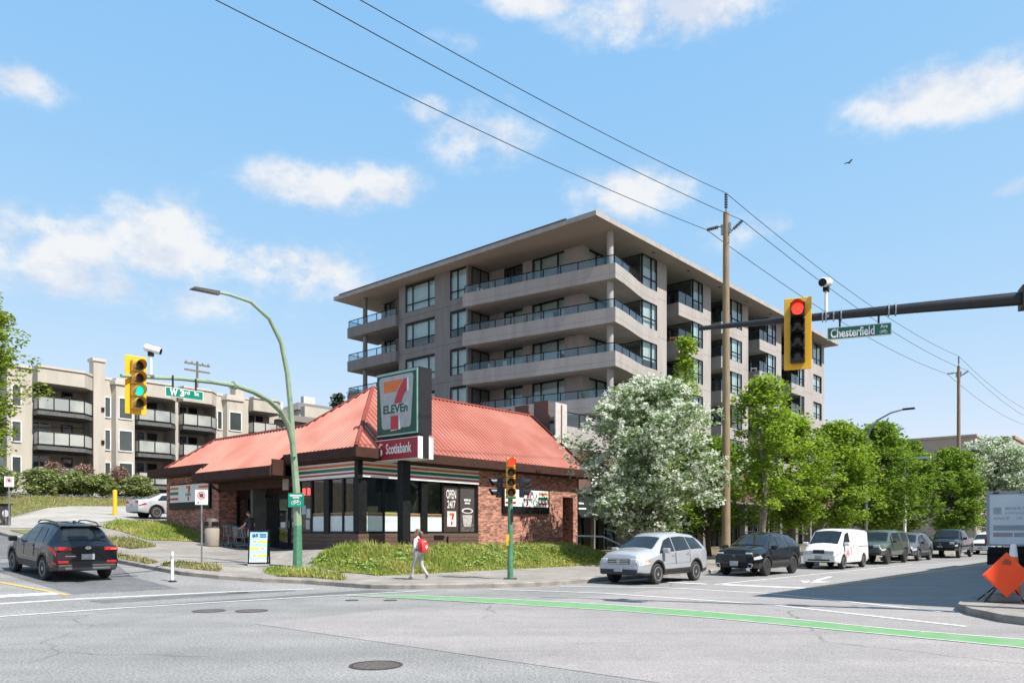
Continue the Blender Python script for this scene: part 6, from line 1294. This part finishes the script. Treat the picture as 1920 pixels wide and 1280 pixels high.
m_ever = M('evergreen', (.022, .045, .02), (.03, .055, .025), scale=2, rough=.7, island=.3); m_rhodo = M('shrub_leaf', (.19, .25, .07), (.27, .30, .12), scale=2, rough=.6, island=.35, trans=.3); m_twig = M('dry_twigs', (.26, .16, .12), (.2, .12, .09), rough=.9, island=.3)
def leaves(rng, clumps, per, size, aspect=1.7, flat=.5):
    """many small bent leaves spread through clumps [(centre, radii)]"""
    v = []; f = []
    for (c, rad) in clumps:
        for _ in range(per):
            while True:
                p = Vector((rng.uniform(-1, 1), rng.uniform(-1, 1), rng.uniform(-1, 1)))
                if p.length < 1: break
            p = Vector((c[0] + p.x * rad[0], c[1] + p.y * rad[1], c[2] + p.z * rad[2])); s = size * rng.uniform(.6, 1.35)
            az = rng.uniform(0, 6.283); d = Vector((math.cos(az), math.sin(az), rng.uniform(-.7, .5))).normalized(); up = Vector((rng.uniform(-.6, .6), rng.uniform(-.6, .6), 1)).normalized()
            if rng.random() > flat: up = Vector((rng.uniform(-1, 1), rng.uniform(-1, 1), rng.uniform(-.4, .6))).normalized()
            t = d.cross(up); t = t.normalized() if t.length > .01 else Vector((1, 0, 0)); n = t.cross(d); o = len(v)
            v += [tuple(p), tuple(p + d * s * .5 + t * s / aspect * .5 + n * s * .08), tuple(p + d * s), tuple(p + d * s * .5 - t * s / aspect * .5 + n * s * .08)]; f.append((o, o + 1, o + 2, o + 3))
    mb = MB(); mb.v = v; mb.f = f; mb.mi = [0] * len(f); return mb
def tree(name, loc, label, rng_seed, h, cr, ch0, trunk_r, leafm, nclump, per, lsize, group=None, bark=m_bark, lean=(0, 0), shape='round', second=None, cat='tree', clump=.75, stems=1):
    rng = random.Random(rng_seed); e = empty(name, loc, rng.uniform(0, 6), label, cat, group); tr = MB(); cl = []
    for s_ in range(stems):
        a0 = s_ * 2.2 + .4; off = Vector((math.cos(a0), math.sin(a0), 0)) * (.35 * (stems > 1)); top = Vector((lean[0] + off.x * 2.2, lean[1] + off.y * 2.2, h * .9)); pts = [Vector((0, 0, -.2)) + off * .2]
        for k in range(1, 7): t = k / 6; pts.append(Vector((0, 0, 0)).lerp(top, t) + off * .3 + Vector((rng.uniform(-.12, .12), rng.uniform(-.12, .12), 0)) * (1 if k < 6 else 0))
        tr.tube(pts, [trunk_r * (1.25, 1, .85, .68, .5, .32, .12)[k] for k in range(7)], 8)
    for i in range(nclump):
        t = rng.random() ** .8; z = ch0 + (h - ch0) * t
        if shape == 'round': r = cr * math.sqrt(max(.04, 1 - (2 * t - .95) ** 2 * .92))
        elif shape == 'cone': r = cr * (1.02 - t) ** .8 + .12
        else: r = cr * min(1, .55 + t * 1.4) * math.sqrt(max(.03, 1 - max(0, t - .45) ** 2 / .31))
        a = rng.uniform(0, 6.283); r *= .80 + .24 * math.sin(a * 3 + rng_seed) * math.cos(z * 1.1 + rng_seed * 2) + .12 * math.sin(a * 7 + z * 2); rr_ = r * (rng.random() ** .45) * rng.uniform(.75, 1.06); ax = lean[0] * t; ay = lean[1] * t; c = Vector((ax + rr_ * math.cos(a), ay + rr_ * math.sin(a), z)); k = clump * rng.uniform(.6, 1.3); cl.append((c, (k, k, k * .62)))
        if i % 3 == 0:
            b0 = Vector((ax * .8, ay * .8, max(ch0 * .7, z - rr_ * .75 - .3))); m_ = b0.lerp(c, .55) + Vector((0, 0, .12)); tr.tube([b0, m_, c], [trunk_r * .28, trunk_r * .16, .012], 5)
    tr.build('trunk', bark, e, smooth=True)
    if second:
        leaves(rng, cl, int(per * second[2]), lsize * 1.25).build('crown', second[0], e); sub_ = []
        for c, r in cl:        # flower trusses: tight knots of petals over the leaf clumps
            for _ in range(9):
                d = Vector((rng.gauss(0, 1), rng.gauss(0, 1), rng.gauss(.45, .8))).normalized(); k = rng.uniform(.75, 1.12); sub_.append((Vector((c.x + d.x * r[0] * k, c.y + d.y * r[1] * k, c.z + d.z * r[2] * k)), (lsize * .85, lsize * .85, lsize * .7)))
        leaves(rng, sub_, max(6, per // 11), lsize * .72, aspect=1.1, flat=.25).build('blossom', leafm, e)
    else: leaves(rng, cl, per, lsize).build('crown', leafm, e)
    return e
tree('blossom_tree', W(32.3, 19.4, .15), 'broad white blossoming tree beside the silver SUV', 11, 8.6, 4.4, 1.1, .20, m_wleaf, 235, 130, .165, second=(m_wgreen, 1, .55), stems=3, clump=.8)
G = 'green street trees along the right-hand sidewalk'
tree('street_tree', W(48.3, 26.2, .1), 'tall narrow street tree rising behind the blossoming tree', 12, 15.0, 2.0, 3.0, .16, m_leaf, 80, 55, .27, G, shape='cone', clump=.75)
tree('street_tree', W(42.2, 17.9, .15), 'street tree with two pale bare stems right of the wooden pole', 13, 10.3, 2.6, 2.6, .14, m_leaf, 100, 75, .24, G, bark=m_palebark, stems=2, clump=.75)
tree('street_tree', W(47.5, 18.6, .15), 'bright green street tree behind the white van', 14, 8.6, 3.3, 1.9, .17, m_leaf, 150, 85, .24, G)
tree('street_tree', W(46.5, 23.5, .15), 'shaded street tree close to the shopfronts behind the black SUV', 22, 7.6, 3.6, 1.4, .16, m_leafd, 150, 90, .26, G)
tree('street_tree', W(38.5, 23.0, .15), 'low leafy tree between the blossoming tree and the wooden pole', 23, 5.6, 2.6, 1.2, .12, m_leaf, 90, 90, .24, G)
tree('street_tree', W(54.5, 18.0, .15), 'street tree behind the green pickup canopy', 15, 8.9, 3.4, 1.9, .17, m_leaf, 150, 85, .25, G)
tree('street_tree', W(61.5, 17.4, .15), 'darker full street tree behind the grey SUV', 16, 9.6, 3.5, 1.9, .18, m_leafd, 170, 85, .26, G)
tree('street_tree', W(68.5, 17.3, .15), 'darker street tree behind the black pickup, next to the white post', 17, 8.8, 3.2, 1.9, .17, m_leafd, 145, 85, .27, G)
tree('street_tree', W(80, 16.2, .15), 'street tree in front of the distant wooden pole', 18, 9.0, 3.4, 1.8, .17, m_leafd, 150, 100, .30, G)
tree('blossom_tree', W(98, 16.0, .15), 'large pale blossoming tree above the truck at the right', 19, 11.5, 5.6, 1.8, .22, m_wleaf, 170, 90, .26, second=(m_wgreen, 1, .6), stems=2, clump=1.2)
tree('blossom_tree', W(116, 15.0, .15), 'farther pale blossoming tree at the right edge', 20, 10.5, 5.5, 1.8, .22, m_wleaf, 130, 80, .30, second=(m_wgreen, 1, .6), clump=1.2)
tree('street_tree', W(13.2, 54.0, lot(13.2, 54.0)), 'yellow-green maple leaning in at the left edge', 21, 13.4, 3.7, 2.4, .2, m_leafy, 230, 110, .24, lean=(0, 0), clump=.85)
for i, (a, b, h, lab) in enumerate(((82, 112, 17, 'dark conifer on the hillside, left of a pair'), (87, 114, 18.0, 'dark conifer on the hillside, right of a pair'), (44, 92, 12.6, 'dark round evergreen behind the beige block roof'))): tree('conifer', W(a, b, 9 if i < 2 else 5.5), lab, 30 + i, h, 3.0, 1.5, .22, m_ever, 130, 60, .5, shape='cone' if i < 2 else 'round', clump=.9)
tree('shrub', W(42.5, 60, 4), 'leafy yellow-green shrub on the balcony side above the red roof', 40, 6.2, 1.9, .4, .1, m_leafy, 60, 80, .22, cat='shrub', clump=.6)
tree('shrub', W(46, 60.4, 4), 'second leafy green shrub beside the brown-roofed house', 41, 5.8, 1.8, .4, .1, m_leaf, 60, 80, .22, cat='shrub', clump=.6)
RG = 'rhododendron bushes in front of the beige block'
for i, (a, b, h, r, lab) in enumerate(((16.6, 60.5, 2.6, 1.5, 'leftmost rounded rhododendron bush by the no-parking sign'), (19.2, 61.0, 2.7, 1.6, 'second rhododendron bush from the left, dark at its foot'), (21.6, 61.2, 2.5, 1.5, 'third rhododendron bush with reddish buds'), (23.6, 61.6, 2.3, 1.1, 'small rhododendron bush left of the bare pruned shrub'), (26.2, 61.4, 2.4, 1.5, 'rightmost rhododendron bush beside the dark garage'))):
    tree('rhododendron', W(a, b, lot(a, b)), lab, 50 + i, h * .68, r, .15, .06, m_rhodo, 75, 75, .20, RG, cat='bush', clump=.45)
for i, (a, b, lab) in enumerate(((22.6, 62.4, 'reddish bare-twigged shrub left of the chimney'), (25.2, 62.6, 'reddish bare-twigged shrub under the bay windows'), (20.6, 62.6, 'reddish twiggy shrub below the lowest balcony'))): tree('twiggy_shrub', W(a, b, lot(a, b)), lab, 60 + i, 2.3, .9, .9, .05, m_twig, 40, 60, .13, 'reddish twiggy shrubs in front of the beige block', cat='shrub', clump=.4)
# broad-leaved weeds scattered through the bank
rng = random.Random(71); mb = leaves(rng, [((rng.uniform(16.6, 33), rng.uniform(21, 24.6), .06), (rng.uniform(.12, .4), rng.uniform(.12, .3), .07)) for _ in range(130)], 40, .13, flat=.7)
mb.v = [tuple(W(a, b, lot(a, b) + .06 + z)) for (a, b, z) in mb.v]; tag(mb.build('weeds', M('weed_leaf', (.18, .28, .05), (.26, .33, .08), scale=2, island=.35, trans=.3)), 'dark green broad-leaved weeds scattered in the bank grass', 'weeds', kind='stuff')
# bluebells under the bushes
rng = random.Random(70); mb = leaves(rng, [((rng.uniform(16, 27.5), rng.uniform(59.2, 60.2), 0), (.35, .25, .12)) for _ in range(55)], 16, .12); vv = []
for (a, b, z) in mb.v: vv.append(tuple(W(a, b, lot(a, b) + .16 + z)))
mb.v = vv; tag(mb.build('bluebells', M('bluebell', (.16, .15, .32), (.10, .16, .08), scale=3, island=.3)), 'low bluish flowers under the rhododendron bushes', 'flowers', kind='stuff')
# grass blades on the banks and verges
def grass(name, poly, n, hmin, hmax, mat, label, seed, hf=lot, tuft=0.0):
    rng = random.Random(seed); v = []; f = []; xs = [p[0] for p in poly]; ys = [p[1] for p in poly]
    def inside(x, y):
        c = False; j = len(poly) - 1
        for i in range(len(poly)):
            if (poly[i][1] > y) != (poly[j][1] > y) and x < (poly[j][0] - poly[i][0]) * (y - poly[i][1]) / (poly[j][1] - poly[i][1]) + poly[i][0]: c = not c
            j = i
        return c
    k = 0
    while k < n:
        a = rng.uniform(min(xs), max(xs)); b = rng.uniform(min(ys), max(ys))
        if not inside(a, b): continue
        a += rng.gauss(0, .07); b += rng.gauss(0, .07); k += 1; q = .5 + .5 * math.sin(a * 1.7 + math.sin(b * 2.1) * 1.5) * math.cos(b * 1.3 + a * .6); h = (hmin + (hmax - hmin) * q) * rng.uniform(.6, 1.2) * (1.9 if rng.random() < .05 else 1); az = rng.uniform(0, 6.283); w = .012 + .01 * rng.random(); p = W(a, b, hf(a, b) + .02); d = Vector((math.cos(az), math.sin(az), 0)); t = Vector((-d.y, d.x, 0)) * w; ln = rng.uniform(.15, .6) * h; o = len(v)
        v += [tuple(p - t), tuple(p + t), tuple(p + d * ln * .4 + t * .7 + Vector((0, 0, h * .6))), tuple(p + d * ln + Vector((0, 0, h))), tuple(p + d * ln * .4 - t * .7 + Vector((0, 0, h * .6)))]; f.append((o, o + 1, o + 2, o + 3, o + 4))
    m = MB(); m.v = v; m.f = f; m.mi = [0] * len(f); return tag(m.build(name, mat), label, 'grass', kind='stuff')
m_gr1 = M('grass_blade', (.25, .32, .05), (.42, .40, .11), scale=.55, rough=.7, island=.35, trans=.35, lo=.4, hi=.6); m_gr2 = M('dry_grass_blade', (.24, .26, .07), (.34, .30, .13), scale=.8, rough=.75, island=.35, trans=.3)
grass('grass', BANK, 90000, .04, .15, m_gr1, 'tall unmown grass on the bank in front of the shop', 80)
grass('grass', [(16.2, 23.6), (17.0, 20.9), (20.5, 20.8), (21, 23.5), (19.5, 24.9), (17.3, 24.6)], 22000, .06, .24, m_gr1, 'bushy grass mound at the left end of the bank', 81)
grass('grass', [(13.9, 22.2), (14.7, 21.5), (15.1, 20.3), (15.5, 21.2), (15.8, 23.2), (15.2, 24.4), (14.3, 23.6)], 9000, .04, .18, m_gr1, 'tufty verge grass around the green lamp pole', 82)
grass('grass', [(12.25, 26.8), (12.7, 25.0), (13.0, 24.3), (13.4, 25.2), (13.5, 26.4), (12.9, 27.4)], 4000, .05, .14, m_gr2, 'thin dry verge grass at the foot of the no-parking sign', 83)
grass('grass', [(12.1, 27.6), (12.5, 27.8), (12.5, 31.5), (12.05, 31.5)], 2500, .05, .12, m_gr2, 'narrow strip of kerb grass', 84)
grass('grass', [(16.4, 37.2), (19.5, 36.2), (19.5, 42.5), (17.2, 43.0), (15.9, 41.5)], 14000, .04, .15, m_gr1, 'grass slope below the brick end of the shop', 85)
grass('grass', [(14.0, 33.6), (15.4, 34.4), (15.6, 37.2), (14.5, 38.6), (13.8, 37.0)], 8000, .06, .18, m_gr2, 'worn grass patch on the left sidewalk', 86)
grass('grass', [(12.05, 50.2), (12.05, 60), (23.5, 60), (30.0, 56.6), (19, 54.6)], 22000, .05, .14, m_gr2, 'mown lawn in front of the beige block', 87)
rng = random.Random(90); mb = MB()
for i in range(90):
    a = rng.gauss(29.5, 1.6); b = 20.95 + abs(rng.gauss(0, .5)); p = W(a, b, lot(a, b) + .16); mb.lathe([(.02, 0), (.035, .012), (.01, .02)], 6, c=tuple(p))
tag(mb.build('dandelions', M('dandelion', (.8, .6, .02))), 'yellow dandelions along the foot of the grass bank', 'flowers', kind='stuff')
# ================================================================ people
m_skin = M('skin', (.50, .29, .21), (.46, .26, .19), scale=6, rough=.55); m_hair = M('brown_hair', (.085, .04, .028), (.13, .065, .045), scale=14, rough=.5, stretch=(3, 3, .5)); m_dhair = M('dark_hair', (.025, .018, .014), rough=.5)
def person(name, loc, rz, label, J, E_, mats, pick, head, hair, hands, scale=1.0):
    """J: joints {name: ((x, y, z), radius)}, E_: bones; x forward, y left. The body is grown from the skeleton as one surface."""
    e = empty(name, loc, rz, label, 'person'); e.scale = (scale,) * 3; names = list(J); idx = {n: i for i, n in enumerate(names)}
    me = bpy.data.meshes.new('body'); me.from_pydata([J[n][0] for n in names], [(idx[a], idx[b]) for a, b in E_], []); ob = bpy.data.objects.new('body', me); C.objects.link(ob)
    sk = ob.modifiers.new('skin', 'SKIN'); sk.use_smooth_shade = True; lay = me.skin_vertices[0].data
    for n in names:
        r = J[n][1]; lay[idx[n]].radius = r if isinstance(r, tuple) else (r, r); lay[idx[n]].use_root = (n == 'pelvis')
    sb = ob.modifiers.new('sub', 'SUBSURF'); sb.levels = 2; sb.render_levels = 2
    dg = bpy.context.evaluated_depsgraph_get(); m2 = bpy.data.meshes.new_from_object(ob.evaluated_get(dg)); bpy.data.objects.remove(ob); m2.name = 'body'; m2.materials.clear()
    for m in mats: m2.materials.append(m)
    m2.polygons.foreach_set('material_index', [pick(p.center) for p in m2.polygons]); m2.polygons.foreach_set('use_smooth', [True] * len(m2.polygons))
    body = bpy.data.objects.new('body', m2); C.objects.link(body); body.parent = e
    # head with brow, nose, mouth, eyes and ears on the same neck
    hx = Matrix.Translation(head['at']) @ Matrix.Rotation(head.get('turn', 0), 4, 'Z') @ Matrix.Rotation(head.get('nod', 0), 4, 'Y'); q = MB(); nu, nv = 20, 14
    for i in range(nv + 1):
        t = math.pi * i / nv; zz = math.cos(t); s_ = math.sin(t)
        for k in range(nu):
            a = 2 * math.pi * k / nu; x = .098 * s_ * math.cos(a); y = .076 * s_ * math.sin(a); z = .118 * zz
            if zz < -.1: x = x * (1 + .22 * zz) + .012 * -zz; y *= 1 + .32 * zz
            if x > .05 and abs(y) < .02 and -.045 < z < .02: x += .022 * (1 - abs(y) / .02)
            q.v.append((x, y, z))
    for i in range(nv):
        for k in range(nu): q.f.append((i * nu + k, i * nu + (k + 1) % nu, (i + 1) * nu + (k + 1) % nu, (i + 1) * nu + k)); q.mi.append(0)
    hd = q.xf(hx).build('head', m_skin, e, smooth=60)
    for s in (1, -1):
        MB().lathe([(.001, -.01), (.016, 0), (.022, .012), (.008, .02)], 10, axis='y', c=(-.01, s * .074, -.005)).xf(hx).build('ear', m_skin, hd); MB().lathe([(.001, -.006), (.011, 0), (.001, .006)], 8, axis='x', c=(.088, s * .032, .012)).xf(hx).build('eye', m_black, hd)
    MB().box(.086, .094, -.022, .022, -.062, -.055).xf(hx).build('mouth', M('lips', (.35, .12, .10)), hd)
    q = MB()
    for i in range(9):
        t = (math.pi * .60) * i / 8; zz = math.cos(t); s_ = math.sin(t)
        for k in range(nu):
            a = 2 * math.pi * k / nu; x = -.012 + .112 * s_ * math.cos(a); y = .090 * s_ * math.sin(a); z = .012 + .125 * zz
            if math.cos(a) > .35: z = max(z, .045 + .03 * math.cos(a)); 
            q.v.append((x, y, z))
    for i in range(8):
        for k in range(nu): q.f.append((i * nu + k, i * nu + (k + 1) % nu, (i + 1) * nu + (k + 1) % nu, (i + 1) * nu + k)); q.mi.append(0)
    hr_ = q.xf(hx).build('hair', hair, e, smooth=60)
    for (w, d, palm, s) in hands:        # wrist, pointing direction, palm normal, thumb side
        w = Vector(w); d = Vector(d).normalized(); n = Vector(palm); n = (n - d * n.dot(d)).normalized(); t = d.cross(n) * s; q = MB(); q.tube([w - d * .02, w + d * .03, w + d * .085], [.022, .034, .032], 8)
        for i, (off, ln) in enumerate(((-.026, .066), (-.009, .078), (.009, .072), (.025, .056))): b = w + d * .08 + t * off; q.tube([b, b + d * ln * .45 + n * .006, b + d * ln * .75 + n * .022, b + d * ln * .9 + n * .038], [.0095, .009, .008, .006], 6)
        b = w + d * .03 - t * .028; q.tube([b, b - t * .022 + d * .03, b - t * .024 + d * .055 + n * .012], [.011, .010, .007], 6); q.build('hand', m_skin, e, smooth=50)
    return e, hx
BONES = [('pelvis', 'waist'), ('waist', 'chest'), ('chest', 'neck'), ('neck', 'nape'), ('chest', 'shl'), ('shl', 'ell'), ('ell', 'wrl'), ('chest', 'shr'), ('shr', 'elr'), ('elr', 'wrr'), ('pelvis', 'hil'), ('hil', 'knl'), ('knl', 'anl'), ('anl', 'hel'), ('anl', 'tol'), ('pelvis', 'hir'), ('hir', 'knr'), ('knr', 'anr'), ('anr', 'her'), ('anr', 'tor')]
m_hood = M('white_hoodie', (.66, .63, .62), (.58, .56, .56), scale=5, rough=.9, bump=.2); m_legg = M('grey_leggings', (.42, .41, .40), (.36, .35, .35), scale=6, rough=.85); m_shoe = M('pale_trainers', (.45, .38, .33), (.3, .25, .22), scale=12, rough=.7)
JW = {'pelvis': ((0, 0, .90), (.135, .115)), 'waist': ((.0, 0, 1.06), (.125, .105)), 'chest': ((.02, 0, 1.25), (.135, .11)), 'neck': ((.02, 0, 1.40), .055), 'nape': ((.03, 0, 1.47), .048),
      'shl': ((.01, .165, 1.33), .062), 'ell': ((-.03, .235, 1.08), .052), 'wrl': ((.12, .20, .92), .038), 'shr': ((.01, -.165, 1.33), .062), 'elr': ((-.05, -.235, 1.09), .052), 'wrr': ((.10, -.20, .93), .038),
      'hil': ((0, .085, .84), .098), 'knl': ((.14, .09, .48), .062), 'anl': ((.22, .09, .10), .042), 'hel': ((.18, .09, .05), .04), 'tol': ((.36, .10, .045), .036), 'hir': ((0, -.085, .84), .098), 'knr': ((-.06, -.09, .47), .062), 'anr': ((-.30, -.09, .17), .042), 'her': ((-.36, -.09, .15), .04), 'tor': ((-.22, -.10, .05), .036)}
wa = (17.15, 19.05)
e, hx = person('person', W(*wa, lot(*wa) - .012), TH + math.pi / 2 + R(8), 'person in white hoodie and grey leggings walking with a red backpack', JW, BONES, [m_hood, m_legg, m_shoe, m_skin],
    lambda c: 3 if (c.z > 1.43 and abs(c.y) < .09) else 0 if c.z > .80 and (c.z > .86 or abs(c.y) > .17) else 2 if (c.z < .115 or (c.x < -.2 and c.z < .2)) else 1, {'at': (.045, 0, 1.555), 'turn': R(25), 'nod': R(6)}, m_hair, (((.12, .20, .92), (.5, -.1, -1), (.3, -1, 0), 1), ((.10, -.20, .93), (.5, .1, -1), (.3, 1, 0), -1)))
MB().tube([(-.05, 0, .03), (-.12, .0, -.03), (-.135, .01, -.12), (-.12, .015, -.22), (-.11, .01, -.27)], [.06, .075, .065, .045, .015], 10).xf(hx).build('ponytail', m_hair, e, smooth=60)
m_pack = M('red_backpack', (.62, .025, .03), (.55, .02, .025), scale=5, rough=.6)
bk_ = empty('backpack', W(*wa, lot(*wa) - .012), TH + math.pi / 2 + R(8), 'red backpack with a white cross worn by the walking person', 'backpack')
pts = []; q = MB()
for i, (z, x0, x1, w) in enumerate(((.92, -.13, -.26, .11), (.95, -.11, -.31, .145), (1.05, -.11, -.32, .155), (1.18, -.10, -.30, .15), (1.30, -.09, -.25, .13), (1.36, -.09, -.17, .09))):
    q.v += [(x0, w, z), (x0, -w, z), (x1 + .03, -w, z), (x1, -w * .7, z), (x1, w * .7, z), (x1 + .03, w, z)]
for i in range(5):
    for k in range(6): q.f.append((i * 6 + k, i * 6 + (k + 1) % 6, (i + 1) * 6 + (k + 1) % 6, (i + 1) * 6 + k)); q.mi.append(0)
q.f += [tuple(range(6)), tuple(range(35, 29, -1))]; q.mi += [0, 0]; q.build('pack_body', m_pack, bk_, smooth=50)
MB().box(-.335, -.318, -.022, .022, 1.03, 1.15).box(-.335, -.318, -.06, .06, 1.07, 1.112).build('white_cross', m_wsign, bk_); MB().box(-.268, -.255, -.06, .06, 1.265, 1.285).build('white_print', m_wsign, bk_)
for s in (1, -1): MB().tube([(-.1, s * .09, 1.34), (.05, s * .11, 1.40), (.15, s * .12, 1.25), (.05, s * .16, 1.02), (-.12, s * .13, .98)], .02, 6).build('strap', m_black, bk_)
m_polo = M('dark_polo', (.035, .037, .045), (.05, .052, .06), scale=8, rough=.85); m_pants = M('black_trousers', (.012, .012, .013), rough=.85)
JM = {'pelvis': ((0, 0, .95), (.15, .125)), 'waist': ((.02, 0, 1.12), (.145, .115)), 'chest': ((.05, 0, 1.33), (.155, .12)), 'neck': ((.07, 0, 1.50), .062), 'nape': ((.09, 0, 1.57), .054),
      'shl': ((.05, .19, 1.42), .07), 'ell': ((.12, .27, 1.15), .052), 'wrl': ((.36, .24, 1.02), .036), 'shr': ((.05, -.19, 1.42), .07), 'elr': ((.0, -.26, 1.14), .052), 'wrr': ((.12, -.24, .92), .036),
      'hil': ((0, .095, .88), .105), 'knl': ((.03, .10, .50), .07), 'anl': ((0, .10, .09), .05), 'hel': ((-.05, .10, .045), .042), 'tol': ((.16, .11, .04), .04), 'hir': ((0, -.095, .88), .105), 'knr': ((.0, -.11, .50), .07), 'anr': ((-.05, -.11, .09), .05), 'her': ((-.10, -.11, .045), .042), 'tor': ((.11, -.12, .04), .04)}
mp2 = (18.75, 32.2)
e, hx = person('person', W(*mp2, lot(*mp2) - .005), TH + R(112), 'person in dark polo and black trousers reaching towards the carts by the doors', JM, BONES, [m_polo, m_pants, m_black, m_skin],
    lambda c: 3 if (c.z > 1.53 and abs(c.y) < .1) or (abs(c.y) > .17 and c.z < 1.24) else 0 if c.z > .97 else 2 if c.z < .1 else 1, {'at': (.115, 0, 1.665), 'turn': R(15), 'nod': R(14)}, m_dhair, (((.36, .24, 1.02), (1, -.05, -.5), (0, -.3, -1), 1), ((.12, -.24, .92), (.5, .1, -1), (.3, 1, 0), -1)))
